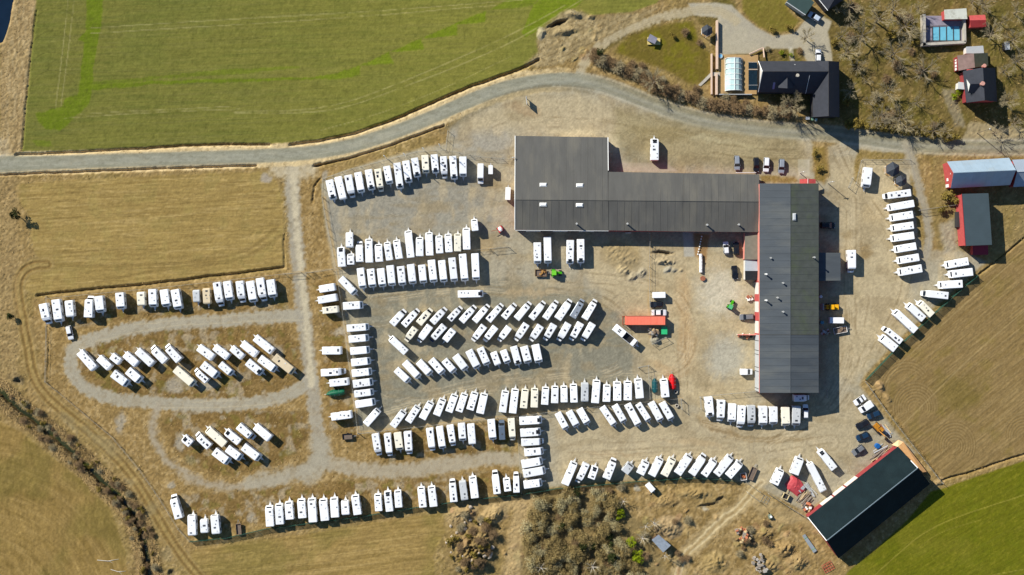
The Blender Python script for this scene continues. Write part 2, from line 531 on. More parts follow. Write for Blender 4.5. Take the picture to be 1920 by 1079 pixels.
# lighter scrape marks, stains, darker earth
for cx, cy, rx, ry, a, c, f in ((1075, 250, 60, 12, 0, (200, 180, 140), .7), (1150, 270, 22, 26, 0, (206, 186, 148), .7), (985, 205, 45, 14, .2, (150, 120, 84), .5), (1240, 250, 70, 22, .1, (150, 128, 82), .5),
                               (1330, 262, 60, 8, .1, (198, 182, 148), .6), (1400, 275, 50, 7, .1, (196, 178, 140), .6), (1280, 560, 26, 60, .1, (186, 156, 112), .6), (1290, 650, 24, 60, 0, (180, 146, 100), .6),
                               (1350, 550, 56, 60, 0, (196, 184, 160), .8), (1360, 670, 50, 55, 0, (170, 164, 148), .75), (1285, 600, 16, 110, 0, (178, 146, 102), .6), (1165, 475, 40, 34, .3, (166, 138, 78), .7), (1620, 470, 16, 18, 0, (134, 106, 60), .6),
                               (1590, 600, 30, 16, .4, (138, 112, 68), .5), (1640, 400, 34, 30, 0, (186, 160, 116), .5), (1590, 440, 20, 12, 0, (150, 124, 80), .4), (1340, 800, 60, 8, .5, (136, 108, 66), .6),
                               (1440, 822, 110, 7, 0, (142, 116, 74), .6), (1300, 830, 80, 8, .05, (176, 150, 110), .5), (1150, 850, 90, 6, 0, (152, 124, 84), .4), (960, 630, 120, 10, 0, (134, 112, 84), .5),
                               (1000, 550, 90, 8, 0, (176, 150, 110), .5), (930, 345, 40, 14, 0, (150, 126, 86), .5), (910, 460, 30, 20, .4, (160, 134, 92), .6), (1250, 690, 40, 14, .3, (176, 146, 104), .6), (1190, 340, 60, 5, 0, (176, 150, 128), .5)):
    ca, sa = math.cos(a), math.sin(a)
    X = (PX - cx + wx) * ca + (PY - cy + wy) * sa; Y = -(PX - cx + wx) * sa + (PY - cy + wy) * ca
    paint(sm(1.25 - np.hypot(X / rx, Y / ry) - n_sml * .35, 0, .75) * f * m_y, rgb(*c))
swept = [[(700, 560), (860, 535), (1000, 540), (1120, 545), (1180, 590), (1190, 660), (1150, 710), (900, 745), (720, 770), (685, 700), (690, 600)],
         [(715, 775), (900, 720), (1100, 700), (1200, 700), (1290, 690), (1300, 600), (1260, 540), (1100, 520)],
         [(1040, 850), (1200, 842), (1400, 830), (1540, 800), (1600, 730), (1640, 640), (1690, 560), (1700, 470), (1640, 380), (1590, 320), (1570, 270)],
         [(1320, 790), (1400, 815), (1500, 805), (1570, 760), (1600, 690), (1620, 560)], [(1050, 870), (1250, 862), (1420, 850), (1560, 830)],
         [(880, 270), (960, 232), (1080, 228), (1200, 250), (1400, 290), (1520, 290), (1580, 275)], [(1290, 760), (1285, 640), (1270, 540), (1200, 530)],
         [(1585, 320), (1600, 420), (1590, 520), (1600, 640), (1560, 760), (1440, 840)]]
for k, pts in enumerate(swept):
    dl = line(smooth_pts(pts, 3), .25, 24)
    for off, f in ((0, .62), (4.5, .5), (9, .5), (14, .4)):
        paint(sm(-np.abs(dl - off), -1.8, -.3) * f * m_y * sm(fbm(PX / 26, PY / 26, 400 + k, 2), .38, .62), rgb(188, 168, 134) if (k + off) % 2 else rgb(132, 112, 80))
rt = np.random.default_rng(77)
for k in range(46):          # turning arcs of tyres and drip stains
    cx, cy = rt.uniform(640, 1620), rt.uniform(250, 880); rr0 = rt.uniform(18, 60); t0 = rt.uniform(-3.1, 3.1)
    th = np.arctan2(PY - cy, PX - cx); da = np.abs(np.angle(np.exp(1j * (th - t0))))
    dr = np.hypot(PX - cx, PY - cy) + wx * .3
    arc = (sm(-np.abs(dr - rr0), -1.5, -.2) + sm(-np.abs(dr - rr0 - 9), -1.5, -.2)) * sm(.75 - da, 0, .3)
    paint(arc.clip(0, 1) * m_y * .3, rgb(120, 108, 86) if k % 3 else rgb(190, 176, 148))
    ox, oy = rt.uniform(640, 1620), rt.uniform(300, 880)
    paint(sm(1.2 - np.hypot((PX - ox + wx * .4) / rt.uniform(2, 7), (PY - oy + wy * .4) / rt.uniform(2, 5)) - n_sml * .3, 0, .6) * m_y * .35, rgb(92, 82, 66))
grit = (n_fin - .5) * m_y
COL *= (1 + grit[..., None] * .22)
COL *= (1 + ((n_fi2 - .5) * m_y)[..., None] * .16)
# concrete pads
for pts, c in (([(1496, 299), (1518, 299), (1519, 331), (1497, 330)], (186, 174, 152)), ([(1280, 434), (1303, 434), (1303, 482), (1283, 482)], (170, 164, 152)), ([(1165, 306), (1250, 306), (1272, 322), (1165, 322)], (176, 160, 140))):
    paint(sm(poly(pts, 0.02), -1, 1) * .8, rgb(*c))
m_mud = sm(poly([(1298, 436), (1330, 440), (1322, 500), (1304, 480)], .3), -3, 3)
paint(m_mud * .8, rgb(146, 106, 58))
# grass islets in the yard
for pts in ([(1524, 275), (1545, 275), (1552, 320), (1548, 340), (1530, 338)], [(1425, 330), (1490, 332), (1498, 342), (1428, 344)], [(1605, 282), (1700, 286), (1694, 300), (1618, 300), (1608, 340), (1602, 340)],
            [(1706, 330), (1722, 350), (1742, 440), (1735, 500), (1720, 420)], [(1744, 300), (1768, 296), (1775, 340), (1790, 360), (1800, 400), (1788, 450), (1760, 400)]):
    md = sm(poly(pts, .5), -3, 3)
    paint(md * .85, rgb(140, 112, 44), 0, .9)
    paint(md * sm(n_sml, .45, .7) * .6, rgb(118, 96, 24))
m_e2 = sm(poly([(1748, 296), (1960, 285), (1960, 440), (1880, 470), (1850, 480), (1760, 470), (1740, 400)], .5), -3, 6)
paint(m_e2 * .8, rgb(142, 120, 70), 0, .8)
paint(m_e2 * sm(n_mid, .45, .7) * .5, rgb(120, 100, 44))
paint(sm(poly([(1762, 420), (1790, 410), (1796, 470), (1770, 475)], .5), -5, 6) * .7, rgb(160, 152, 136), 2)

# --- west waste land with car parking
wl = [(60, 560), (160, 548), (300, 535), (534, 508), (548, 420), (540, 330), (600, 310), (650, 310), (600, 345), (605, 400), (634, 548), (655, 700), (672, 812), (690, 815), (960, 785), (972, 925), (830, 950), (690, 972), (500, 992), (360, 1012), (310, 940), (240, 850), (140, 770), (80, 700)]
d_wl = poly(wl, .3); m_wl = sm(d_wl, -4, 6)
paint(m_wl, rgb(146, 116, 62), 0, .7)
paint(m_wl * sm(n_sml, .48, .7) * .55, rgb(172, 142, 92))
for pts, f in (([(145, 660), (200, 625), (320, 610), (540, 612), (560, 650), (560, 715), (480, 748), (300, 748), (200, 738), (150, 700)], .85), ([(300, 800), (330, 765), (480, 770), (575, 770), (580, 830), (520, 880), (420, 895), (350, 870)], .85),
               ([(80, 580), (300, 560), (530, 540), (545, 580), (300, 596), (130, 615)], .6), ([(340, 930), (600, 905), (960, 880), (960, 915), (690, 955), (360, 1000)], .75), ([(590, 525), (630, 520), (668, 800), (690, 850), (620, 800), (596, 600)], .7), ([(690, 815), (960, 790), (960, 850), (700, 870)], .7)):
    mm = sm(poly(pts, .8), -6, 8)
    paint(mm * f, rgb(126, 97, 46))
    paint(mm * sm(n_mid, .48, .66) * .6, rgb(104, 78, 30))
    paint(mm * sm(fbm(PX / 16, PY / 16, 331, 4), .54, .68) * .7, rgb(160, 142, 114))
    paint(mm * sm(fbm(PX / 12, PY / 12, 337, 4), .56, .72) * .5, rgb(112, 102, 28))
COL *= (1 + ((n_fin - .5) * m_wl)[..., None] * .25)

# --- gravel loops and tracks
def way(pts, w, color, zone, warp=.35, f=1.0, edge=3.0, rough=.15):
    d = line(smooth_pts(pts), warp, 50)
    m = sm(w - d + (n_sml - .5) * 9 + (n_fi2 - .5) * 3, -edge, edge)
    paint(m * f * (.82 + .3 * sm(n_sml, .3, .6)).clip(0, 1), color, zone, rough)
    return d, m
GRV = rgb(160, 149, 128)
loop1 = [(572, 592), (500, 596), (400, 602), (300, 610), (230, 620), (170, 636), (140, 652), (129, 680), (140, 708), (172, 736), (220, 750), (290, 757), (400, 762), (480, 757), (540, 742), (586, 712)]
loop2 = [(300, 760), (284, 790), (292, 835), (325, 880), (380, 908), (440, 913), (520, 902), (585, 880), (612, 850)]
d1, _ = way(loop1, 12, GRV, 8)
way(loop2, 7, rgb(158, 144, 122), 8, .8, .85, 6)
way([(590, 862), (640, 876), (700, 884), (780, 882), (860, 868), (930, 858), (968, 862)], 13, rgb(162, 148, 124), 8, .5, .95, 5)
way([(470, 905), (540, 895), (590, 870)], 12, GRV, 8, .8, .8, 6)
d2, m2 = way([(548, 318), (548, 350), (550, 400), (556, 450), (562, 520), (567, 570), (572, 610), (576, 650), (581, 700), (590, 760), (597, 815), (600, 850)], 13, rgb(158, 148, 130), 8, .2, .9, 4)
way([(552, 330), (553, 400), (560, 460), (568, 530), (574, 600), (578, 660), (584, 720)], 5.5, rgb(196, 180, 148), 8, .35, .75, 4)
way([(520, 318), (548, 330), (580, 316)], 14, rgb(188, 172, 142), 8, .3, .8, 8)
way([(600, 830), (600, 868), (580, 890)], 18, GRV, 8, .6, .9, 8)
for pts in ([(572, 600), (440, 604), (300, 613), (180, 640)], [(500, 590), (380, 596), (250, 610)], [(300, 765), (430, 766), (530, 752)], [(360, 755), (470, 750)]):
    paint(sm(-line(smooth_pts(pts), .25, 12), -1.8, -.3) * .4, rgb(190, 172, 138))
for cx, cy, rx, ry in ((500, 335, 14, 10), (610, 330, 8, 14), (225, 795, 14, 24), (340, 830, 12, 18), (520, 665, 16, 22), (330, 720, 20, 18), (390, 725, 26, 14), (470, 970, 10, 16), (320, 905, 14, 8), (640, 620, 26, 8), (640, 590, 20, 7)):
    paint(sm(1.2 - np.hypot((PX - cx + wx) / rx, (PY - cy + wy) / ry) - n_sml * .35, 0, .6) * .8, rgb(162, 150, 132))
# tractor track down the west side
tr = [(88, 496), (62, 497), (42, 510), (32, 532), (36, 570), (45, 612), (54, 660), (60, 700), (76, 732), (110, 766), (150, 796), (200, 840), (240, 882), (270, 925), (296, 972), (320, 1012), (346, 1050), (376, 1085)]
dt = line(smooth_pts(tr, 3), .12, 30)
paint(sm(14 - dt, -4, 4) * .55, rgb(142, 116, 66), 3, .3)
paint(sm(-np.abs(dt - 6), -3.2, -.6) * .75, rgb(112, 86, 46))
paint(sm(-np.abs(dt - 1), -2, -.3) * .5, rgb(164, 138, 84))
paint(sm(-np.abs(dt - 11), -1.5, -.2) * .5, rgb(168, 142, 92))
HGT -= sm(-np.abs(dt - 6), -2.5, 0) * .12
# clay flats along the creek
for cx, cy, rx, ry in ((190, 830, 60, 14), (130, 790, 30, 10), (280, 960, 14, 26), (240, 905, 16, 12), (310, 1040, 18, 18)):
    a = .7; X = (PX - cx + wx) * math.cos(a) + (PY - cy + wy) * math.sin(a); Y = -(PX - cx + wx) * math.sin(a) + (PY - cy + wy) * math.cos(a)
    paint(sm(1.2 - np.hypot(X / rx, Y / ry) - n_sml * .3, 0, .6) * .5, rgb(142, 126, 90))

# --- tracks in the south-east corner
way([(1430, 945), (1460, 965), (1500, 975), (1530, 985)], 16, rgb(168, 146, 108), 3, .8, .7, 10, .4)
m_scx = None
m_sc = sm(poly([(1180, 905), (1400, 905), (1440, 940), (1520, 985), (1560, 1079), (1560, 1110), (1240, 1110), (1200, 1000)], .6), -8, 8)
paint(m_sc * .4 * sm(n_sml, .4, .7), rgb(176, 146, 96)); paint(m_sc * .5 * sm(n_mid, .5, .7), rgb(126, 98, 50))
d3, _ = way([(1425, 905), (1402, 935), (1380, 955), (1345, 985), (1315, 1010), (1285, 1040), (1270, 1085)], 13, rgb(182, 158, 116), 3, .5, .75, 8, .3)
paint(sm(-np.abs(d3 - 5), -2.6, -.4) * .7, rgb(212, 190, 148)); paint(sm(-np.abs(d3 - .5), -2, -.2) * .4, rgb(140, 112, 68))
for cx, cy, rx, ry in ((1322, 955, 12, 6), (1195, 915, 7, 12)):
    paint(sm(1.2 - np.hypot((PX - cx + wx) / rx, (PY - cy + wy) / ry) - n_sml * .35, 0, .6) * .8, rgb(166, 158, 142))
m_wd = sm(poly([(970, 960), (1020, 925), (1120, 918), (1170, 950), (1230, 1000), (1260, 1110), (960, 1110)], .7), -8, 10)
paint(m_wd * .85, rgb(128, 108, 66), 0, 1.0)
m_tan = sm(poly([(890, 950), (1000, 925), (1005, 940), (985, 985), (975, 1100), (935, 1100), (950, 1020), (960, 960)], .6), -6, 8)
paint(m_tan * .8, rgb(180, 150, 100))

# --- court and drives of the dark house
court = [(1345, 34), (1300, 30), (1290, 6), (1340, 4), (1372, 10), (1400, 36), (1424, 55), (1450, 68), (1490, 62), (1506, 42), (1530, 24), (1560, 40), (1552, 60), (1560, 100), (1562, 122), (1516, 120), (1500, 92), (1430, 92), (1405, 102), (1346, 104)]
m_ct = sm(poly(court, .15), -2, 3)
paint(m_ct, rgb(172, 160, 136), 8, .1)
paint(m_ct * sm(n_mid, .5, .7) * .5, rgb(154, 144, 126))
dd, _ = way([(1086, 140), (1098, 112), (1130, 82), (1170, 58), (1230, 36), (1290, 20), (1350, 18), (1380, 40)], 8.5, rgb(176, 160, 128), 8, .2, .9, 4)
for o_ in (2, 6):
    paint(sm(-np.abs(dd - o_), -1.3, -.2) * .35, rgb(148, 128, 96))
paint(sm(poly([(1478, 88), (1486, 88), (1490, 118), (1482, 118)], .05), -1, 1), rgb(176, 166, 146))
paint(sm(poly([(1766, 165), (1790, 170), (1800, 205), (1812, 240), (1790, 240), (1775, 200)], .6), -3, 4) * .7, rgb(150, 138, 116))
paint(sm(poly([(1820, 225), (1860, 230), (1880, 240), (1960, 245), (1960, 268), (1800, 268), (1812, 245)], .5), -3, 4) * .8, rgb(160, 142, 108), 8)

# --- excavation by the north field
m_ex = sm(poly([(1005, 75), (1020, 50), (1050, 22), (1090, 18), (1120, 32), (1180, 24), (1240, 14), (1190, 42), (1140, 66), (1090, 100), (1050, 122), (1010, 128), (985, 118), (1010, 95)], .4), -4, 6)
paint(m_ex * .9, rgb(152, 130, 88), 0, .9)
paint(m_ex * sm(n_sml, .45, .7) * .5, rgb(176, 154, 112))
for pts in ([(1000, 128), (1060, 105), (1120, 76), (1180, 46), (1260, 12)], [(990, 122), (1050, 96), (1110, 68), (1170, 40), (1230, 14)]):
    paint(sm(-line(smooth_pts(pts), .15, 10), -1.8, -.3) * .5, rgb(120, 98, 58))

# --- verges and the road
rd = [(-60, 310), (0, 308), (140, 304), (300, 299), (460, 294), (560, 290), (640, 279), (720, 256), (800, 225), (860, 198), (920, 173), (980, 156), (1040, 149), (1090, 151), (1140, 162), (1200, 186), (1260, 209), (1330, 228), (1420, 241), (1500, 247), (1560, 251), (1640, 263), (1720, 273), (1800, 277), (1870, 277), (1990, 276)]
rd = smooth_pts(rd, 2)
d_r = line(rd, .06, 60)
left = sm(1060 - PX, -40, 60)
verge = sm(22 - d_r + (n_sml - .5) * 5, -2.5, 2.5) * left
north = None
paint(verge * (.8 + .2 * sm(n_sml, .35, .6)), rgb(206, 178, 128), 0, .6)
wid = 12.5 + 2.5 * sm(60 - PX, -60, 60)
m_r = sm(wid - d_r + (n_sml - .5) * 2.0, -2.0, 1.5)
m_r2 = sm(wid - 1 - d_r, -9, 4)
m_road = np.where(PX < 1080, m_r, m_r2)
paint(m_road * (.95 - .3 * sm(PX, 1060, 1200)), rgb(160, 158, 144), 1, .03)
paint(m_road * sm(-d_r, -6, -1) * .4, rgb(174, 170, 158))
paint(m_road * sm(fbm(PX / 40, PY / 6, 341, 3), .5, .7) * .35, rgb(146, 142, 122))
for o_, f_, c_ in ((4.2, .45, (184, 180, 166)), (9.5, .3, (140, 136, 120)), (12, .45, (176, 160, 128))):
    paint(sm(-np.abs(d_r - o_ + (n_mid - .5) * 2), -2.2, -.4) * f_ * left * sm(n_sml + n_fi2 * .4, .4, .75), rgb(*c_))
paint(m_road * sm(fbm(PX / 12, PY / 5, 347, 4), .56, .7) * .4, rgb(134, 128, 110)); paint(m_road * sm(fbm(PX / 30, PY / 7, 353, 4), .56, .7) * .35, rgb(184, 176, 156))
stain = sm(line(smooth_pts([(830, 245), (880, 215), (940, 182), (1010, 166), (1060, 165), (1110, 172)]), .2, 30) * -1, -10, -3)
paint(stain * .6 * sm(n_sml, .2, .5), rgb(118, 106, 78))
# east of the bend the road is a dusty band across the yard
for o_, f, c in ((0, .35, (178, 172, 152)), (7, .3, (150, 142, 114)), (14, .35, (190, 176, 148))):
    paint(sm(-np.abs(d_r - o_), -3, -.5) * f * sm(PX, 1000, 1150), rgb(*c))
way([(1700, 272), (1712, 300), (1722, 345), (1736, 400), (1744, 440), (1738, 480), (1715, 530)], 8, rgb(158, 146, 124), 3, .2, .9, 4)
paint(sm(-np.abs(line(smooth_pts([(1706, 280), (1718, 330), (1736, 400), (1742, 450), (1730, 500)]), .15, 20) - 3.5), -2, -.3) * .5, rgb(140, 132, 118))
paint(sm(poly([(0, 262), (16, 262), (18, 290), (0, 296)], .6), -4, 5) * .8, rgb(186, 176, 158))

# --- tan strips of dead grass under the yard fences
for pts, w in (([(532, 514), (625, 506), (700, 492), (800, 480), (925, 466)], 2.2), ([(608, 372), (618, 430), (632, 510), (645, 600), (656, 680), (666, 760), (672, 812)], 3.0), ([(672, 812), (760, 803), (880, 788), (965, 780)], 2.6), ([(965, 780), (1100, 764), (1278, 747)], 1.6), ([(1220, 440), (1218, 520), (1216, 560), (1220, 640)], 1.8)):
    paint(sm(-line(pts, .15, 14), -w - 1.5, -w + 1) * .8, rgb(178, 150, 104))

# --- relief: ditches, banks, creek, heaps, pits
def ditch(pts, w, depth, warp=.2):
    global HGT
    d = line(smooth_pts(pts), warp, 30)
    HGT -= depth * sm(-d, -w, -w * .15)
    return d
dn = ditch([(30, 291), (150, 286), (300, 277), (420, 271), (505, 272)], 3.6, .85)
ditch([(545, 272), (620, 262), (700, 241), (780, 207), (850, 176), (920, 149), (975, 131), (1010, 112)], 4.2, 1.0)
ditch([(-20, 329), (140, 323), (300, 317), (480, 311)], 3.4, .9)
ditch([(592, 311), (640, 301), (700, 283), (760, 263), (832, 236)], 3.2, 1.1)
ditch([(600, 335), (588, 350), (586, 380)], 2.2, .5)
ditch([(70, 554), (160, 545), (300, 531), (420, 516), (530, 503)], 4.0, .95)
ditch([(534, 505), (533, 470), (533, 440)], 2.4, .4)
ditch([(68, 20), (58, 100), (48, 200), (42, 280)], 2.2, .4)
ditch([(1060, 0), (1040, 30)], .1, .0)
ditch([(1920, 447), (1880, 482), (1836, 515)], 2.8, .8)
ditch([(1765, 902), (1830, 882), (1935, 848)], 2.8, .8)
ditch([(1640, 735), (1690, 800), (1740, 862), (1768, 905)], 2.2, .5)
ditch([(86, 560), (88, 610), (92, 660), (86, 720), (120, 745), (200, 812), (260, 880), (300, 935), (330, 985)], 1.8, .3)
for pts in ([(590, 311), (600, 307)],):
    ditch(pts, 4, .9)
ck = [(-20, 722), (0, 735), (37, 769), (67, 791), (111, 828), (155, 865), (185, 898), (222, 928), (244, 954), (262, 987), (270, 1024), (279, 1072), (284, 1100)]
d_ck = line(smooth_pts(ck), .25, 60)
m_bank = sm(24 - d_ck + (n_mid - .5) * 26, -7, 9)
paint(m_bank * .8, rgb(134, 108, 60), 0, 1.3)
paint(m_bank * sm(n_fi2, .4, .8) * .6, rgb(88, 68, 34))
paint(m_bank * sm(n_sml, .5, .75) * .5, rgb(172, 144, 92))
HGT -= 1.3 * sm(-d_ck + (n_sml - .5) * 5, -9, -2.5)
paint(sm(6 - d_ck + (n_sml - .5) * 8, -2, 2) * .8, rgb(70, 58, 32))
paint(sm(15 - d_ck + (n_sml - .5) * 18, -4, 4) * .45, rgb(96, 74, 40))
# river corner, top left
d_rv = poly([(-60, -40), (26, -40), (22, 0), (16, 40), (4, 78), (-60, 100)], .2)
HGT -= 1.4 * sm(d_rv, -6, 4)
m_rb = sm(poly([(0, 0), (70, -20), (40, 290), (0, 290)], .2), -2, 4) * sm(-d_rv, -2, 4)
paint(m_rb * .7, rgb(166, 138, 92)); paint(m_rb * sm(n_fi2, .45, .8) * .6, rgb(118, 94, 56)); paint(m_rb * sm(fbm(PX / 3, PY / 20, 351, 3), .5, .7) * .5, rgb(184, 158, 112))
m_wb = sm(34 - PX, -8, 8) * sm(PY, 325, 340) * sm(730 - PY, 0, 20)
paint(m_wb * .6, rgb(160, 132, 84), None, 1.1); paint(m_wb * sm(n_fi2, .5, .85) * .5, rgb(112, 88, 48))

def heap(cx, cy, rx, ry, h, a=0.0, c=None, f=.8, rough=.5):
    global HGT
    ca, sa = math.cos(a), math.sin(a)
    X = (PX - cx + wx * .5) * ca + (PY - cy + wy * .5) * sa; Y = -(PX - cx + wx * .5) * sa + (PY - cy + wy * .5) * ca
    q = np.hypot(X / rx, Y / ry)
    HGT += h * sm(1 - q, 0, .85) * (1 + rough * (fbm(PX / 4, PY / 4, int(cx), 4, .65) - .5) * 1.3 * sm(1.1 - q, 0, .5))
    if c:
        paint(sm(1.1 - q, 0, .3) * f, rgb(*c), 0)
SAND = (176, 154, 114)
heap(1158, 478, 34, 26, .3, .2, (158, 136, 98), .6, 2.8); heap(1168, 507, 17, 11, .8, .4, SAND, .7, 2.0); heap(1187, 519, 15, 9, .6, -.4, (166, 150, 122), .7, 2.0); heap(1204, 512, 10, 12, .5, .4, (160, 148, 126), .6, 1.8)
heap(1180, 486, 26, 16, .25, 0, (154, 132, 94), .5, 2.8); heap(1248, 490, 26, 8, 1.0, .05, (172, 152, 118), .8, 2.2); heap(1254, 505, 10, 6, .6, -.5, (156, 148, 132)); heap(1265, 507, 8, 5, .5, 0, (160, 148, 126)); heap(1277, 508, 5, 4, .4)
heap(1245, 475, 28, 3.2, -1.6, .09, (104, 88, 62), .5, .2)
heap(1228, 637, 10, 7, 1.3, -.2, (158, 152, 138)); heap(1222, 624, 8, 5, .6, 0, (176, 164, 128))
heap(1045, 45, 26, 6, -2.2, -.38, (110, 94, 66), .6, .3); heap(1058, 58, 30, 10, 1.0, -.3, (156, 134, 92)); heap(1075, 28, 20, 8, 1.2, .1, (150, 132, 96)); heap(1015, 62, 9, 14, .8, 0, (170, 154, 122)); heap(1108, 30, 10, 7, .7)
heap(885, 1030, 52, 62, 2.4, .2, (132, 108, 64), .75, 1.5); heap(865, 965, 34, 22, 1.2, -.3, (170, 142, 98), .6, 1.2); heap(925, 965, 30, 20, 1.4, -.4, (172, 144, 98), .6, 1.2); heap(910, 1000, 26, 20, 1.0, 0, (150, 122, 74), .5, 1.5)
heap(1330, 948, 30, 6, -1.0, -.15, (112, 96, 66), .5, .3); heap(1352, 938, 12, 7, -1.0, -.3, (108, 92, 64), .5, .3)
heap(1470, 1030, 26, 18, 1.2, 0, (156, 124, 74), .7, 1.6); heap(1495, 1055, 24, 18, 1.0, 0, (160, 130, 82), .7, 1.6); heap(1430, 1000, 26, 16, .8, 0, (150, 122, 74), .5, 1.5)
heap(1390, 1005, 26, 14, .8, .2, (140, 116, 76), .6, 1.6); heap(1440, 1060, 30, 16, .9, 0, (158, 128, 80), .6, 1.5); heap(1300, 925, 40, 12, .8, 0, (168, 138, 84), .5, 1.4); heap(1250, 940, 30, 14, .6, 0, (160, 130, 80), .5, 1.4)
heap(1650, 724, 16, 8, .9, .9, (176, 140, 90), .7, 1.6); heap(1665, 748, 14, 6, .6, .9, (168, 134, 80), .6, 1.6); heap(1760, 905, 14, 8, .7, -.4, (172, 142, 96), .7)
heap(30, 710, 18, 10, .8, .3, (120, 100, 66), .7, 1.4); heap(32, 715, 9, 8, -1.0, 0, (104, 92, 72), .6, .3)
heap(322, 1073, 8, 8, -.8, 0, (104, 92, 70), .6, .3)
heap(1255, 990, 30, 22, 1.0, .2, (166, 140, 104), .6, 1.4); heap(1340, 1055, 30, 24, .8, 0, (160, 134, 80), .6, 1.4)
for k in range(70):       # tussocks and diggings in the rough corners
    cx, cy = R.choice([(R.uniform(1180, 1380), R.uniform(915, 1079)), (R.uniform(1380, 1540), R.uniform(985, 1079)), (R.uniform(835, 985), R.uniform(945, 1079)), (R.uniform(1010, 1130), R.uniform(50, 110))])
    heap(cx, cy, R.uniform(4, 11), R.uniform(3, 8), R.uniform(.12, .35), R.uniform(0, 3), (R.randint(140, 176), R.randint(112, 144), R.randint(66, 96)), .3, 2.6)

rough_h = (fbm(PX / 4.2, PY / 4.2, 361, 3, .6) - .5) * .34 + (n_fin - .5) * .10
HGT += rough_h * ROU
paint(ROU.clip(0, 1) * sm(n_fin * .5 + n_sml * .5, .55, .8) * .25, rgb(176, 148, 96))
paint(ROU.clip(0, 1) * sm(.5 - n_fi2 * .5 - n_sml * .5 + .45, .5, .75) * .3, rgb(92, 72, 34))
COL *= (1 + (n_fin[..., None] - .5) * .10)
lum = (COL * np.array([.3, .55, .15], dtype=np.float32)).sum(-1, keepdims=True)
COL = lum + (COL - lum) * np.where(only_grass := (ZON == 0), .86, .93)[..., None]
m_stone = np.clip(m_y * .9 + m_road * .4 + m_ct * .5 + (ZON == 8) * .8, 0, 1)[..., None] * (ZON != 0)[..., None]
COL *= 1 + m_stone * (np.array([.985, 1.005, 1.0], dtype=np.float32) - 1)
COL *= 1 + (1 - m_stone) * (np.array([.99, 1.0, .94], dtype=np.float32) - 1)
COL *= (1 + ((n_fin - .5) * .16 + (n_sml - .5) * .30 + (n_mid - .5) * .22)[..., None] * (.35 + .65 * ROU.clip(0, 1))[..., None])
def gain(m, r, g, b):
    COL[:] = COL * (1 + m[..., None] * (np.array([r, g, b], dtype=np.float32) - 1))
only_field = (ZON == 4) | (ZON == 5) | (ZON == 6)
gain((~only_field).astype(np.float32), .92, .92, .90)
gain(m_nf * (ZON == 4), .72, .70, .66); gain(m_nf * sm(PX, 250, 900) * (ZON == 4), 1.2, 1.18, 1.1)
gain(m_sf * (ZON == 4), 1.12, .98, .5)
gain(m_ef * (ZON == 6), .85, .85, .80)
gain(m_wf * (ZON == 5), .92, .92, .98)
gain(SGAIN[0] * (ZON == 5), .78, .77, .74); gain(SGAIN[1] * (ZON == 5), .92, .93, .95)
gain(m_road * (ZON == 1), .76, .75, .70)
gain(sm(poly([(1150, 200), (1300, 225), (1500, 255), (1520, 320), (1180, 315), (1150, 260)], .8), -10, 14) * (ZON == 2), .76, .76, .68)
gain(m_ne * (ZON == 0), .86, .84, .78); gain(m_lw, .95, .93, .75)
# drill rows and swaths, finer than the patches above
gain(m_wf * (ZON == 5), 1, 1, 1)
for m, uu, vv_, am in ((m_wf, PX + PY * .06, PY + .06 * PX, .55), (SGAIN[1], PX - PY * .12, PY + PX * .12, .6), (m_ef * (1 - furrow), PX * .78 - PY * .62, PX * .62 + PY * .78, .38), (m_sf, PX * .87 - PY * .5, PX * .5 + PY * .87, .5), (m_nf, (PX + PY * .05) / 3, PY + .05 * PX, .42)):
    st = fbm(uu / 22, vv_ / 1.7, 811, 3, .6) - .5
    COL[:] = COL * (1 + (m * st * am)[..., None])
COL[:] = COL * (1 + (SGAIN[0] * (fbm(PX / 3.5, PY / 14, 821, 3, .6) - .5) * .55)[..., None])
COL[:] = COL * (1 + (sm(vnoise(PX / 2.6 + 40, PY / 2.6, 823), .72, .95) * -.15 * (only_field | (ZON == 0)))[..., None])
COL = np.clip(COL, .004, .95)

def gz(x, y):
    i = min(NX - 1, max(0, int(round((x - gx[0]) / GS)))); j = min(NY - 1, max(0, int(round((y - gy[0]) / GS))))
    return float(HGT[j, i])

def ground_mat(name, rough, bump, scale):
    m = bpy.data.materials.new(name)
    m.use_nodes = True
    nt = m.node_tree
    b = nt.nodes["Principled BSDF"]
    b.inputs["Roughness"].default_value = rough
    b.inputs["Specular IOR Level"].default_value = 0.1
    at = nt.nodes.new("ShaderNodeAttribute"); at.attribute_name = "cover"
    tc = nt.nodes.new("ShaderNodeTexCoord")
    n = nt.nodes.new("ShaderNodeTexNoise"); n.inputs["Scale"].default_value = scale; n.inputs["Detail"].default_value = 6; n.inputs["Roughness"].default_value = .65
    nt.links.new(tc.outputs["Object"], n.inputs["Vector"])
    mr = nt.nodes.new("ShaderNodeMapRange"); mr.inputs["From Min"].default_value = .3; mr.inputs["From Max"].default_value = .7; mr.inputs["To Min"].default_value = .86; mr.inputs["To Max"].default_value = 1.14
    nt.links.new(n.outputs["Fac"], mr.inputs["Value"])
    sc = nt.nodes.new("ShaderNodeVectorMath"); sc.operation = 'SCALE'
    nt.links.new(at.outputs["Color"], sc.inputs[0]); nt.links.new(mr.outputs[0], sc.inputs["Scale"])
    nt.links.new(sc.outputs[0], b.inputs["Base Color"])
    bp = nt.nodes.new("ShaderNodeBump"); bp.inputs["Strength"].default_value = bump; bp.inputs["Distance"].default_value = .06
    nt.links.new(n.outputs["Fac"], bp.inputs["Height"]); nt.links.new(bp.outputs[0], b.inputs["Normal"])
    return m

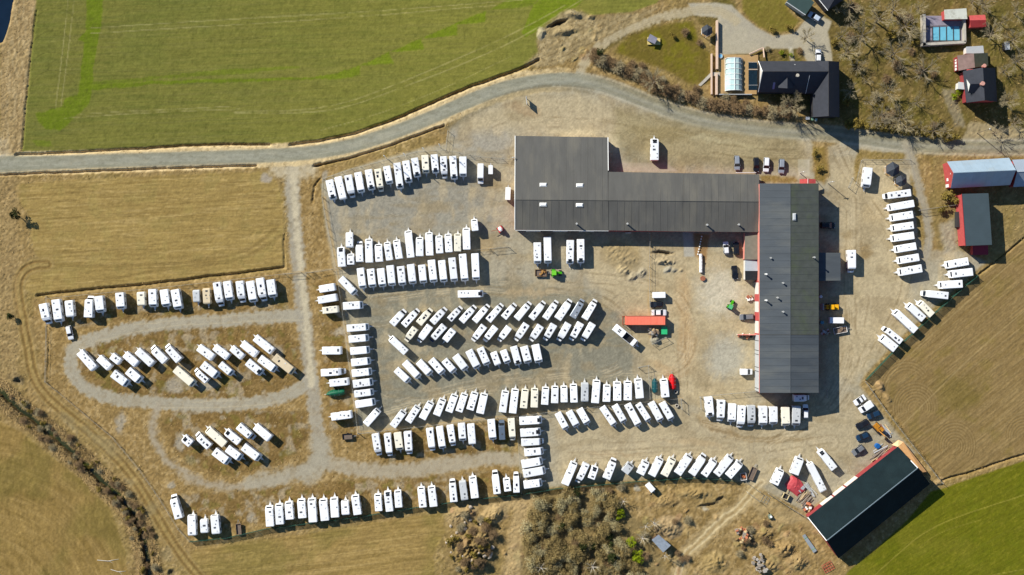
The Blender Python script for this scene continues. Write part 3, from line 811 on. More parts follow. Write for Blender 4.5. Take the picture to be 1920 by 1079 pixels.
GM = {0: ground_mat("dry_grass", 1.0, .7, 2.2), 1: ground_mat("worn_asphalt", .9, .15, 3.0), 2: ground_mat("yard_gravel", .95, .35, 3.5), 3: ground_mat("packed_earth", 1, .5, 2.5),
      4: ground_mat("young_crop", 1, .5, 2.5), 5: ground_mat("stubble", 1, .6, 2.5), 6: ground_mat("tilled_soil", 1, .6, 2.5), 7: ground_mat("mossy_lawn", 1, .5, 2.5), 8: ground_mat("loose_gravel", 1, .4, 3.0)}
idx = np.arange(NX * NY).reshape(NY, NX)
quads = np.stack([idx[:-1, :-1], idx[:-1, 1:], idx[1:, 1:], idx[1:, :-1]], -1).reshape(-1, 4)
fz = ZON[:-1, :-1].reshape(-1)
VCO = np.stack([GX, GY, HGT], -1).reshape(-1, 3).astype(np.float32)
VCL = np.concatenate([COL, np.ones((NY, NX, 1), np.float32)], -1).reshape(-1, 4).astype(np.float32)
gyv, gxv = np.gradient(HGT, GS)
NRM = np.stack([-gxv, -gyv, np.ones_like(HGT)], -1)
NRM = (NRM / np.linalg.norm(NRM, axis=-1, keepdims=True)).reshape(-1, 3).astype(np.float32)
for z, nm in enumerate(ZN):
    q = quads[fz == z]
    if not len(q):
        continue
    uq, inv = np.unique(q, return_inverse=True)
    inv = inv.reshape(-1).astype(np.int32)
    me = bpy.data.meshes.new(nm)
    me.vertices.add(len(uq)); me.vertices.foreach_set("co", VCO[uq].ravel())
    nq = len(q)
    me.loops.add(nq * 4); me.loops.foreach_set("vertex_index", inv)
    me.polygons.add(nq); me.polygons.foreach_set("loop_start", np.arange(0, nq * 4, 4, dtype=np.int32))
    me.polygons.foreach_set("use_smooth", np.ones(nq, dtype=bool))
    me.update(calc_edges=True)
    ca = me.color_attributes.new("cover", 'FLOAT_COLOR', 'POINT')
    ca.data.foreach_set("color", VCL[uq].ravel())
    me.normals_split_custom_set_from_vertices(NRM[uq])
    me.materials.append(GM[z])
    o = obj(nm, me)
    o["kind"] = "structure"
# land beyond the frame
hx, hy, far = float(gx[-1]), float(gy[-1]), 1600.0
me = mesh("surrounding_land", [(-hx, -hy, -.1), (hx, -hy, -.1), (hx, hy, -.1), (-hx, hy, -.1), (-far, -far, -.1), (far, -far, -.1), (far, far, -.1), (-far, far, -.1)],
          [(4, 5, 1, 0), (5, 6, 2, 1), (6, 7, 3, 2), (7, 4, 0, 3)], mat("far_grass", rgb(138, 120, 62), 1, .2, .02, spec=.05, dirt=rgb(108, 112, 48), dirt_amt=.8))
o = obj("surrounding_land", me); o["kind"] = "structure"
# creek and river water
wm = mat("creek_water", rgb(46, 50, 26), .12, .3, .4, spec=.5, bump=.1, bscale=3, dirt=rgb(86, 92, 24), dirt_amt=.6)
pts = [P(*p) for p in smooth_pts(ck, 1)]
vv = []; ff = []
for k, (x, y) in enumerate(pts):
    a = pts[max(0, k-1)]; b = pts[min(len(pts)-1, k+1)]
    t = Vector((b[0]-a[0], b[1]-a[1])).normalized()
    vv += [(x - t.y * 1.3, y + t.x * 1.3, -1.06), (x + t.y * 1.3, y - t.x * 1.3, -1.06)]
    if k: ff.append((2*k-2, 2*k-1, 2*k+1, 2*k))
o = obj("creek_water", mesh("creek_water", vv, ff, wm)); o["kind"] = "structure"
wm2 = mat("river_water", rgb(16, 30, 44), .1, .2, .2, spec=.5, bump=.08, bscale=2)
o = obj("river_water", mesh("river_water", [(*P(-70, -50), -1.0), (*P(-70, 110), -1.0), (*P(2, 86), -1.0), (*P(17, 44), -1.0), (*P(25, 0), -1.0), (*P(30, -50), -1.0)], [(0, 1, 2, 3, 4, 5)], wm2)); o["kind"] = "structure"
# ------------------------------------------------------------------ vehicles
WHITE = mat("caravan_white", (.80, .80, .79), .35, .03, .8, spec=.4, dirt=(.60, .57, .48), dirt_amt=.45, rand=.07)
CREAM = mat("caravan_cream", (.80, .74, .58), .4, .04, .8, spec=.4, dirt=(.6, .54, .4), dirt_amt=.3, rand=.03)
GREYR = mat("caravan_grey", (.50, .51, .50), .45, .06, .8, spec=.4, dirt=(.36, .36, .34), dirt_amt=.4)
BEIGE = mat("caravan_beige", (.62, .50, .32), .5, .06, .8, spec=.3, dirt=(.4, .32, .2), dirt_amt=.4)
SILVR = mat("silver_paint", (.34, .37, .40), .3, .05, .8, spec=.5, metallic=.3)
NAVY = mat("navy_paint", (.012, .016, .05), .25, .1, 1, spec=.5)
BODY = {'w': WHITE, 'c': CREAM, 'g': GREYR, 'b': BEIGE, 'v': SILVR, 'n': WHITE}
CNAME = {'w': 'white', 'c': 'cream', 'g': 'grey', 'b': 'beige', 'v': 'silver', 'n': 'white'}
GLASS = mat("tinted_glass", (.012, .014, .017), .12, .1, 1, spec=.5)
HATCH = mat("smoked_hatch", (.075, .078, .08), .3, .25, 2, spec=.4, rand=.6)
VENT = mat("roof_vent_plastic", (.26, .27, .27), .5, .1, 3, rand=.4)
VENTW = mat("roof_vent_white", (.62, .62, .60), .5, .05, 3)
SOLAR = mat("solar_cells", (.012, .014, .03), .2, .2, 3, spec=.5)
TYRE = mat("tyre_rubber", (.018, .018, .018), .9, .2, 4)
STEEL = mat("galvanised_steel", (.42, .42, .41), .5, .15, 3, metallic=.4)
BARW = mat("drawbar_white", (.62, .61, .58), .5, .1, 3)
HUB = mat("wheel_hub", (.45, .45, .46), .4, .1, 3, metallic=.5)

CACHE = {}
def cached(key, fn):
    if key not in CACHE:
        CACHE[key] = fn()
    return CACHE[key]

def loft(profile, W, b, taper=None, rings=None):
    """extrude a side profile (y, z) across the width with chamfered edges; taper(y) narrows it"""
    ys = [p[0] for p in profile]; zs = [p[1] for p in profile]
    cy, cz = (min(ys) + max(ys)) / 2, (min(zs) + max(zs)) / 2
    hy, hz = (max(ys) - min(ys)) / 2, (max(zs) - min(zs)) / 2
    m = MB(); k = len(profile)
    for s, ins in ((-1, b), (-1, b * .3), (-1, 0), (1, 0), (1, b * .3), (1, b)):
        x = s * (W / 2 - {b: 0, b * .3: b * .35, 0: b}[ins])
        for (y, z) in profile:
            t = taper(y) if taper else 1
            m.v.append((x * t, cy + (y - cy) * (1 - ins / hy), cz + (z - cz) * (1 - ins / hz)))
    for r in range(5):
        for i in range(k):
            j = (i + 1) % k
            m.f.append((r*k + i, r*k + j, (r+1)*k + j, (r+1)*k + i))
    m.f.append(tuple(reversed(range(k)))); m.f.append(tuple(5*k + i for i in range(k)))
    return m

def wheel_mesh(r, w):
    return cached(('wheel', r, w), lambda: MB().lathe([(r*.5, -w/2), (r*.92, -w/2), (r, -w/3), (r, w/3), (r*.92, w/2), (r*.5, w/2)], 12, 'x').mesh("wheel", TYRE))
def hub_mesh(r, w):
    return cached(('hub', r, w), lambda: MB().lathe([(r*.48, -w/2 - .015), (r*.48, w/2 + .015)], 10, 'x').mesh("hub", HUB))
def add_wheel(par, x, y, r=.33, w=.2):
    o = obj("wheel", wheel_mesh(r, w), par, (x, y, r))
    obj("hub", hub_mesh(r, w), o)
def hatch_mesh(wx_, wy_, h, m):
    key = ('hatch', wx_, wy_, h, m.name)
    def mk():
        a = MB()
        a.hexa([(-wx_/2, -wy_/2, 0), (wx_/2, -wy_/2, 0), (wx_/2, wy_/2, 0), (-wx_/2, wy_/2, 0)],
               [(-wx_*.43, -wy_*.43, h), (wx_*.43, -wy_*.43, h), (wx_*.43, wy_*.43, h), (-wx_*.43, wy_*.43, h)])
        return a.mesh("hatch", m)
    return cached(key, mk)

def face_panel(profile_a, profile_b, w, m, th=.025, name="front_window", round_=.12):
    """thin pane lying on the body face between two profile points"""
    a = Vector((0, *profile_a)); b = Vector((0, *profile_b))
    d = (b - a).normalized(); n = Vector((0, d.z, -d.y))
    if n.z < 0: n = -n
    key = ('pane', round(a.y, 2), round(a.z, 2), round(b.y, 2), round(b.z, 2), round(w, 2), m.name)
    def mk():
        o = MB(); L = (b - a).length
        ring = [(-w/2 + round_, 0), (w/2 - round_, 0), (w/2, round_), (w/2, L - round_), (w/2 - round_, L), (-w/2 + round_, L), (-w/2, L - round_), (-w/2, round_)] if L > round_ * 2 else [(-w/2, 0), (w/2, 0), (w/2, L), (-w/2, L)]
        lo = [a + d * t + Vector((x, 0, 0)) - n * .01 for x, t in ring]; hi = [p + n * (th + .01) for p in lo]
        o.hexa(lo, hi)
        return o.mesh(name, m)
    return cached(key, mk)

def roof_bits(par, rnd, y0, y1, W, z, style):
    """skylights and vents on the roof, one to a slot along its length; each a part"""
    span = y1 - y0
    n = max(2, int(span / .95))
    slots = list(range(n)); rnd.shuffle(slots)
    at = lambda: y0 + span * (slots.pop() + .5 + rnd.uniform(-.15, .15)) / n
    kinds = []
    if rnd.random() < .6: kinds.append('sky')
    if style == 'm' and rnd.random() < .45: kinds.append('solar')
    kinds += ['vent'] * rnd.choice([1, 1, 2, 2, 3])
    if rnd.random() < .35: kinds.append('aerial')
    for kd in kinds:
        if not slots: break
        y = at()
        if kd == 'sky':
            wy_, wx_ = rnd.choice([(.5, .7), (.5, .5), (.55, .85), (.42, .75)])
            obj("skylight", hatch_mesh(wx_, wy_, .07, HATCH), par, (rnd.uniform(-.12, .12) * W, y, z))
        elif kd == 'solar':
            obj("solar_panel", hatch_mesh(.6, .85, .05, SOLAR), par, (rnd.uniform(-.18, .18) * W, y, z))
        elif kd == 'vent':
            s_ = rnd.choice([.3, .36, .4])
            obj("roof_vent", hatch_mesh(s_, s_, .08, rnd.choice([HATCH, VENT, VENT, VENTW])), par, (rnd.uniform(-.3, .3) * W, y, z))
        else:
            obj("television_aerial", cached('aerial', lambda: MB().bar((0, 0, 0), (0, 0, .12), .03).bar((-.05, -.3, .12), (.05, .3, .12), .025).bar((-.2, .2, .12), (.2, .14, .12), .02).mesh("television_aerial", VENT)), par, (rnd.choice([-.2, .2]) * W, y, z), (0, 0, rnd.uniform(0, 3)))
    if rnd.random() < .4:
        obj("chimney_cap", cached('chimcap', lambda: MB().lathe([(.07, 0), (.07, .16), (.11, .17), (.1, .22)], 8).mesh("chimney_cap", VENTW)), par, (rnd.choice([-.38, .38]) * W, y0 + span * rnd.uniform(.2, .8), z))

def side_panes(par, W, ys, z0, z1, ln, m=None):
    m = m or GLASS
    key = ('side', ln, z0, z1, m.name)
    me = cached(key, lambda: MB().box(-.012, .012, -ln/2, ln/2, z0, z1).mesh("side_window", m))
    for s in (-1, 1):
        for y in ys:
            obj("side_window", me, par, (s * W / 2, y, 0))

def caravan(e, L, W, style, c, rnd):
    Lq = round(L / .2) * .2; Wq = round(W / .08) * .08
    H = 2.62
    fy = Lq / 2
    if style == 'n':
        prof = [(-fy + .02, .48), (-fy, 1.3), (-fy + .06, 2.2), (-fy + .22, 2.52), (-fy + .5, H), (fy - .5, H), (fy - .2, 2.5), (fy - .06, 2.15), (fy, 1.4), (fy - .08, .9), (fy - .22, .48)]
    else:
        prof = [(-fy + .02, .48), (-fy, 1.3), (-fy + .02, 2.4), (-fy + .12, H), (fy - .9, H + .02), (fy - .24, 2.0), (fy - .05, 1.5), (fy, 1.2), (fy - .06, .8), (fy - .22, .48)]
    key = ('cara', Lq, Wq, style == 'n', c)
    me = cached(key, lambda: loft(prof, Wq, .13, lambda y: 1 - .07 * max(0, (y - fy + .8) / .8) - (.05 * max(0, (-fy + .5 - y) / .5) if style == 'n' else 0)).mesh("body", BODY[c]))
    obj("body", me, e)
    if style == 's':
        obj("front_window", face_panel((fy - .68, 2.431), (fy - .34, 2.096), Wq * .66, GLASS, round_=.06), e)
    elif style == 'p':
        obj("front_window", face_panel((fy - 1.5, H + .015), (fy - .9, H + .02), Wq * .50, GLASS), e)
        obj("front_window", face_panel((fy - .89, H + .01), (fy - .36, 2.116), Wq * .60, GLASS), e)
    elif rnd.random() < .5:
        obj("front_window", face_panel((fy - .19, 2.48), (fy - .08, 2.2), Wq * .6, GLASS, round_=.06), e)
    tri = cached(('drawbar', Wq), lambda: MB().hexa([(-Wq*.2, -.1, .46), (Wq*.2, -.1, .46), (.05, 1.0, .46), (-.05, 1.0, .46)], [(-Wq*.2, -.1, .6), (Wq*.2, -.1, .6), (.05, 1.0, .54), (-.05, 1.0, .54)]).box(-.05, .05, .95, 1.3, .46, .56).mesh("drawbar", BARW))
    db = obj("drawbar", tri, e, (0, fy - .15, 0))
    obj("jockey_wheel", cached('jockey', lambda: MB().bar((0, 0, .1), (0, 0, .75), .035).lathe([(.1, -.04), (.1, .04)], 8, 'x', (0, 0, .1)).mesh("jockey_wheel", STEEL)), db, (.14, .85, 0))
    for s in (-1, 1):
        add_wheel(e, s * (Wq / 2 - .2), -.25)
    ys = [-fy * .55, fy * .35] if Lq > 4.2 else [0.0]
    side_panes(e, Wq, ys, 1.35, 1.95, .9)
    obj("door", cached(('cdoor', c), lambda: MB().box(-.015, .015, -.32, .32, .55, 2.25).mesh("door", BODY[c])), e, (Wq / 2, -.02 if Lq > 4.2 else -.9, 0))
    roof_bits(e, rnd, -fy + .5, fy - (1.9 if style == 'p' else 1.2), Wq, H + .005, style)

def motorhome(e, L, W, c, rnd):
    Lq = round(L / .25) * .25; Wq = round(W / .08) * .08
    H = 2.85; fy = Lq / 2; bf = fy - 1.15
    alc = rnd.random() < .5
    k = 'alc' if alc else 'semi'
    if alc:
        prof = [(-fy, .5), (-fy, 2.65), (-fy + .15, H), (bf - .35, H), (bf - .02, 2.62), (bf + .08, 2.2), (bf - .1, 1.95), (bf - .25, .5)]
    else:
        prof = [(-fy, .5), (-fy, 2.6), (-fy + .15, H - .05), (bf - .9, H - .05), (bf - .2, 2.5), (bf + .02, 2.2), (bf - .1, 1.95), (bf - .25, .5)]
    cc = 'w' if c == 'n' else c
    obj("body", cached(('mh', Lq, Wq, k, cc), lambda: loft(prof, Wq, .12, lambda y: 1 - .14 * max(0, min(1, (y - bf + .8) / .8))).mesh("body", BODY[cc])), e)
    cw = Wq * .80
    pc = [(bf - .4, .45), (bf - .4, 1.9), (bf - .05, 1.92), (fy - .62, 1.22), (fy - .12, 1.0), (fy, .75), (fy - .05, .4)]
    cm = NAVY if c == 'n' else BODY[cc]
    obj("cab", cached(('cab', Lq, Wq, c, bf), lambda: loft(pc, cw, .1, lambda y: 1 - .16 * max(0, (y - bf) / 1.15)).mesh("cab", cm)), e)
    obj("windscreen", face_panel((bf - .02, 1.905), (fy - .6, 1.235), cw * .86, GLASS, name="windscreen"), e)
    for s in (-1, 1):
        add_wheel(e, s * (Wq / 2 - .22), -fy * .48, .34, .22); add_wheel(e, s * (cw / 2 - .12), fy - .95, .34, .22)
        obj("wing_mirror", cached('mirror', lambda: MB().box(-.08, .08, -.06, .06, 1.15, 1.5).mesh("wing_mirror", GLASS)), e, (s * (cw / 2 + .12), bf + .32, 0))
        obj("headlight", cached('hl', lambda: MB().box(-.14, .14, -.03, .05, .72, .86).mesh("headlight", HUB)), e, (s * cw * .3, fy - .06, 0))
    side_panes(e, Wq, [-fy * .55, 0], 1.4, 1.9, .8)
    if rnd.random() < .7: obj("skylight", hatch_mesh(.75, .5, .08, HATCH), e, (0, bf - (.9 if alc else 1.3), H - (.0 if alc else .05)))
    roof_bits(e, rnd, -fy + .4, bf - 1.7, Wq, H - (0 if alc else .05), 'm')
    if rnd.random() < .5:
        obj("ladder", cached('ladder', lambda: (lambda m: [m.bar((x, -.06, .8), (x, -.06, 2.9), .02) for x in (-.2, .2)] and [m.bar((-.2, -.06, z), (.2, -.06, z), .02) for z in (1, 1.4, 1.8, 2.2, 2.6)] and m)(MB()).mesh("ladder", STEEL)), e, (Wq * .25, -fy, 0))

def panel_van(e, L, W, m, rnd, high=True):
    H = 2.5 if high else 1.95; fy = L / 2
    prof = [(-fy, .4), (-fy, H - .25), (-fy + .15, H), (fy - 1.9, H), (fy - 1.65, H - .1), (fy - .85, 1.2), (fy - .12, .98), (fy, .7), (fy - .05, .35)]
    obj("body", loft(prof, W, .14, lambda y: 1 - .1 * max(0, (y - fy + 1.2) / 1.2)).mesh("body", m), e)
    a, b = Vector((fy - 1.62, H - .12)), Vector((fy - .88, 1.23))
    obj("windscreen", face_panel(a.lerp(b, .05), a.lerp(b, .95), W * .8, GLASS, name="windscreen"), e)
    for s in (-1, 1):
        add_wheel(e, s * (W/2 - .13), -fy * .55); add_wheel(e, s * (W/2 - .13), fy - .95)
        obj("headlight", cached('hl', lambda: MB().box(-.14, .14, -.03, .05, .72, .86).mesh("headlight", HUB)), e, (s * W * .36, fy - .08, 0))
    side_panes(e, W, [fy - 1.75], 1.3, 1.8, .7)
    if rnd.random() < .6:
        obj("roof_vent", hatch_mesh(.42, .42, .08, HATCH), e, (0, -fy * .4, H))

def car(e, L, W, m, kind='hatch', cover=None):
    """saloon or estate: lower body, glasshouse, roof panel, lamps, wheels"""
    Lq = round(L / .1) * .1; Wq = round(W / .05) * .05
    fy = Lq / 2
    prof = [(-fy + .03, .32), (-fy, .55), (-fy + .04, .84), (-fy + .25, .92), (fy - 1.25, .95), (fy - .3, .80), (fy - .06, .68), (fy, .52), (fy - .04, .3)]
    tp = lambda y: 1 - .13 * max(0, (abs(y) - fy + .7) / .7) ** 2
    obj("body", cached(('carb', Lq, Wq, m.name), lambda: loft(prof, Wq, .12, tp).mesh("body", m)), e)
    rb = -fy + (.12 if kind == 'hatch' else .75); rt = -fy + (.35 if kind == 'hatch' else 1.35)
    fb = fy - 1.05; ft = fy - 1.85
    a, b = Wq * .46, Wq * .36
    g = MB().hexa([(-a, rb, .88), (a, rb, .88), (a, fb, .9), (-a, fb, .9)], [(-b, rt, 1.42), (b, rt, 1.42), (b, ft, 1.44), (-b, ft, 1.44)])
    obj("windows", cached(('carg', Lq, Wq, kind), lambda: g.mesh("windows", GLASS)), e)
    r = MB().hexa([(-b - .03, rt - .04, 1.40), (b + .03, rt - .04, 1.40), (b + .03, ft + .03, 1.42), (-b - .03, ft + .03, 1.42)], [(-b + .08, rt + .12, 1.49), (b - .08, rt + .12, 1.49), (b - .08, ft - .15, 1.50), (-b + .08, ft - .15, 1.50)])
    obj("roof", cached(('carr', Lq, Wq, kind, m.name), lambda: r.mesh("roof", m)), e)
    for s in (-1, 1):
        add_wheel(e, s * (Wq/2 - .11), fy - .85, .32); add_wheel(e, s * (Wq/2 - .11), -fy + .8, .32)
        obj("headlight", cached('chl', lambda: MB().box(-.16, .16, -.1, .06, .62, .74).mesh("headlight", HUB)), e, (s * Wq * .34, fy - .08, 0))
        obj("wing_mirror", cached(('cmir', m.name), lambda: MB().box(-.09, .09, -.06, .06, .95, 1.08).mesh("wing_mirror", m)), e, (s * (Wq/2 + .06), fb - .35, 0))

def place(px1, py1, px2, py2, h):
    a = Vector(P(px1, py1, h)); b = Vector(P(px2, py2, h))
    d = b - a; c = (a + b) / 2
    return c, d.length, math.atan2(-d.x, d.y)

VFOOT = []          # px footprints, to keep scatter off the vehicles
# rows: key, phrase, 'x' or 'y' ordering, then "kind x1 y1 x2 y2 w [colour]" in sixths of a pixel from the tile corner; rear point first
ROWS = [
("northern row along the road bank", 'x', """@600,270;p 103 405 150 628 88;n 200 368 262 625 88;m 315 350 362 605 88;s 425 318 465 550 85;p 543 290 582 518 85;m 650 283 685 535 80 c;s 748 250 785 450 80;p 865 213 903 505 85;p 965 190 1000 435 85;
p 1062 157 1098 375 82;s 1180 125 1192 328 82 c;p 1283 118 1303 330 82;m 1388 140 1402 388 78;p 1493 135 1512 400 80;s 1608 143 1610 368 85"""),
("row just above the long yard fence", 'x', """@600,400;p 248 605 232 378 90;s 347 583 342 452 80;m 448 548 440 315 85;s 555 558 548 285 88;s 668 548 655 345 88;s 785 532 752 322 80;s 893 515 857 298 85;s 1022 500 990 195 88;s 1122 487 1120 265 88;
s 1235 477 1225 215 88;s 1348 455 1337 248 85;s 1453 440 1440 230 85;s 1548 430 1548 228 82 c;s 1652 412 1645 162 88"""),
("row just below the long yard fence", 'x', """@600,400;s 452 615 482 850 85;s 567 625 592 835 88;s 680 620 705 830 88;s 787 585 812 820 88;s 905 595 928 815 88;s 1018 572 1045 800 88;s 1143 580 1165 790 85;s 1252 525 1280 780 88;s 1367 528 1395 778 85;
s 1483 500 1512 770 85;s 1603 458 1630 765 88;s 1743 450 1757 755 88"""),
("column inside the west yard fence", 'y', """@560,500;s 498 447 722 432 90;s 540 698 788 678 85;s 562 820 785 800 85;s 578 955 798 935 88;@560,640;s 588 245 808 220 88;s 597 365 820 340 88;s 608 485 835 455 90;s 622 598 843 570 82;s 638 715 860 680 88"""),
("column outside the west yard fence", 'y', """@560,500;n 412 228 228 258 88;n 435 345 212 383 88;n 450 478 260 498 82 c;@560,640;n 485 105 258 108 95;m 250 358 525 340 85;n 565 452 342 475 88;X 515 568 310 600 78;n 600 822 362 855 90"""),
("fanned row at the yard's lower corner", 'x', """@560,640;s 750 942 900 770 85;@720,680;s 95 722 225 548 85;s 268 672 385 492 85;s 428 635 530 445 88;s 590 598 665 408 88;s 728 560 800 360 88;s 842 555 910 350 85;s 967 535 1025 335 88;s 1080 575 1130 350 90"""),
("upright row above the lower fence", 'x', """@920,660;s 132 685 168 435 88;s 247 692 278 418 88;s 370 635 390 420 85 c;s 490 628 497 410 85 c;s 608 598 620 395 85;s 720 582 725 382 85;s 828 572 825 380 82;s 940 572 932 362 85;n 1058 565 1060 345 88 g;
s 1175 578 1195 318 90;s 1303 565 1310 368 88;s 1425 552 1425 335 92;s 1543 547 1545 328 92;s 1680 525 1660 300 95;@1020,700;X 1252 222 1250 60 66;s 1370 275 1348 62 90"""),
("upper slanted row in mid yard", 'x', """@720,540;m 88 415 235 250 84;m 220 425 385 245 80;m 390 405 530 240 84 c;m 540 395 695 228 80;m 735 360 870 215 75;m 870 380 1025 205 80;m 1018 378 1175 195 78;m 1172 370 1330 185 80;m 1345 340 1480 180 80;m 1490 350 1645 165 80;
@940,520;m 335 468 485 275 82;m 490 470 630 265 78;m 632 472 780 255 90;m 800 455 920 250 82 v;m 935 470 1065 255 82"""),
("lower slanted row in mid yard", 'x', """@720,540;m 355 450 240 605 80 c;m 520 425 385 610 85;m 680 425 525 600 85 n;n 785 470 680 600 85;m 1130 425 995 600 85;m 1255 440 1130 600 80;m 1410 440 1290 600 80;m 1605 405 1480 595 85;m 1765 425 1650 598 88;
@940,520;m 595 530 490 710 85;m 755 520 645 715 85;m 895 515 785 710 85;m 1030 520 915 715 85"""),
("slanted row below the mid-yard motorhomes", 'x', """@720,540;s 135 917 280 1055 82;s 230 835 395 1010 85;s 388 828 525 975 88;s 528 808 665 965 88;s 675 812 795 950 85;s 800 760 925 925 90;s 953 705 1055 905 90;s 1080 675 1165 870 88;n 1230 725 1285 870 82;s 1340 703 1395 850 82;
p 1457 660 1515 870 85;s 1573 660 1625 850 92;s 1702 640 1745 845 92"""),
("slanted row just below the lower fence", 'x', """@1020,700;s 155 450 255 635 82;s 280 430 375 605 85;s 400 405 495 575 85;s 655 380 800 595 78;s 795 360 908 560 82;s 940 350 1070 595 85;s 1060 345 1188 545 75;s 1205 330 1320 545 85;s 1330 335 1440 530 85"""),
("row at the long hall's south end", 'x', """@1260,700;p 410 268 432 500 95;m 555 300 545 550 92;s 680 343 672 555 95;m 785 365 770 622 92;m 890 362 895 610 92 g;s 1025 372 1025 590 100;s 1140 378 1143 580 98;s 1275 380 1283 598 98 c;s 1403 368 1395 595 98 g"""),
("column facing the lower gravel lane", 'y', """@720,680;p 1525 660 1778 645 92;p 1532 795 1768 778 92;m 1545 900 1800 888 84;s 1580 1015 1795 995 88;@780,820;s 1187 310 1425 265 92;s 1205 415 1458 370 92;s 1210 540 1422 510 90"""),
("grass row below the middle fence", 'x', """@720,680;m -100 800 -57 1055 84;m 37 800 65 1060 80;s 150 790 178 990 88 c;m 265 775 285 1040 90;m 512 740 545 1000 85;s 622 718 660 975 80;m 742 705 780 945 82;s 870 685 887 885 85;n 975 690 995 925 88;s 1205 640 1225 875 88;X 1332 872 1320 650 64;m 1430 630 1450 885 80 c"""),
("southern grass row along the green net", 'x', """@300,880;m 215 555 140 295 92;n 362 752 355 515 98;n 500 722 490 565 88;n 632 735 612 515 96;X 890 735 880 615 58;s 1240 645 1225 415 95;s 1350 622 1335 392 95;s 1462 568 1445 365 92;s 1603 555 1585 335 95;s 1722 598 1705 330 98;s 1857 582 1832 335 96;
@540,860;s 530 665 515 440 95;n 650 637 638 475 90;s 785 637 752 410 95;s 1022 595 1008 398 85;p 1145 600 1118 365 88;s 1248 555 1232 358 85;s 1520 553 1495 320 88;s 1640 545 1612 312 90;
@780,820;m 428 728 405 478 86;n 550 712 520 490 85 g;s 665 690 635 440 90;m 915 638 885 380 85;s 1035 612 1015 460 82;m 1132 622 1125 400 72"""),
("slanted southern row by the gravel lane", 'x', """@1030,800;s 175 660 285 400 86;m 420 415 315 640 80;p 470 590 520 450 85;m 640 590 735 362 90;s 845 520 925 420 92 g;s 1020 540 1095 390 92;s 1150 555 1255 355 90;s 1290 555 1395 355 90 c;s 1440 535 1585 325 94;m 1600 540 1755 315 88;
@1280,820;s 238 435 365 255 85;s 378 425 550 215 90;s 510 445 655 280 92"""),
("loose group beside the black-roofed barn", 'x', """@1280,820;s 1030 535 1110 360 95;s 1255 420 1325 230 108;n 1590 615 1425 290 85;p 1710 360 1545 150 85"""),
("column beside the eastern track", 'y', """@1560,280;m 885 490 590 530 85;s 925 610 635 660 85;s 915 735 660 775 88;s 918 855 675 890 85;s 925 970 672 1005 88;@1560,440;s 950 130 710 170 88;s 982 255 742 295 88;s 1015 380 752 425 92"""),
("eastern line along the dark green net", 'y', """@1560,440;s 1535 300 1285 345 90;s 1585 420 1325 450 90;s 1470 555 1208 570 90;m 1310 690 1015 660 85;s 1130 910 980 760 84 c;s 1035 955 855 790 88;s 945 1085 708 865 88;@1380,540;m 1860 610 1665 450 75;s 1800 690 1635 555 108"""),
("west row under the stubble field", 'x', """@60,480;m 125 540 175 768 98;s 265 490 300 745 104;n 412 500 430 690 98;m 635 695 645 450 104;s 748 452 770 638 106;s 985 415 1000 600 104;n 1222 405 1230 562 92 c;s 1353 375 1362 578 95;s 1482 380 1510 572 96;s 1605 378 1645 602 104;
@300,480;n 405 382 412 525 82 g;n 520 362 530 545 86 b;m 638 300 680 568 90;s 752 285 785 500 94;m 895 283 925 528 90;s 1010 285 1050 520 94;m 1122 250 1165 512 94;s 1240 265 1270 470 96"""),
("upper slanted row inside the west loop", 'x', """@120,600;n 345 555 170 355 96;n 520 545 385 420 90;n 630 480 530 400 88;n 825 505 680 380 92;n 1000 505 820 340 92;m 1145 470 975 300 92;m 1300 460 1140 285 92;@300,600;n 600 430 430 305 96;n 770 425 610 300 90;n 935 425 800 310 84;n 1090 395 920 260 92;n 1270 360 1065 195 92"""),
("lower slanted row inside the west loop", 'x', """@120,600;s 548 600 715 725 106;s 715 565 860 690 102;s 1250 550 1460 730 92 c;m 1610 690 1465 560 66;@300,600;s 475 500 645 635 102;s 675 495 812 612 82;p 980 470 1145 605 92;s 1120 430 1300 565 94;s 1285 415 1500 590 96 b"""),
("upper rank of the small lower-left group", 'x', """@300,740;p 350 560 255 480 92;m 560 590 400 440 90;s 730 565 525 385 94 c;p 895 540 735 410 90;m 880 350 1055 500 90;n 1240 500 1070 355 98"""),
("lower rank of the small lower-left group", 'x', """@300,740;s 605 635 775 765 102;s 755 605 910 720 94;s 935 585 1120 725 98"""),
("group behind the low workshop", 'x', """@880,420;s 765 210 768 448 88;s 878 143 885 448 88;p 1137 180 1132 455 88;p 1252 170 1255 445 88"""),
]
FEAT = {'s': 'slit front window', 'p': 'black front skylight', 'n': 'rounded ends'}
VSEED = 0
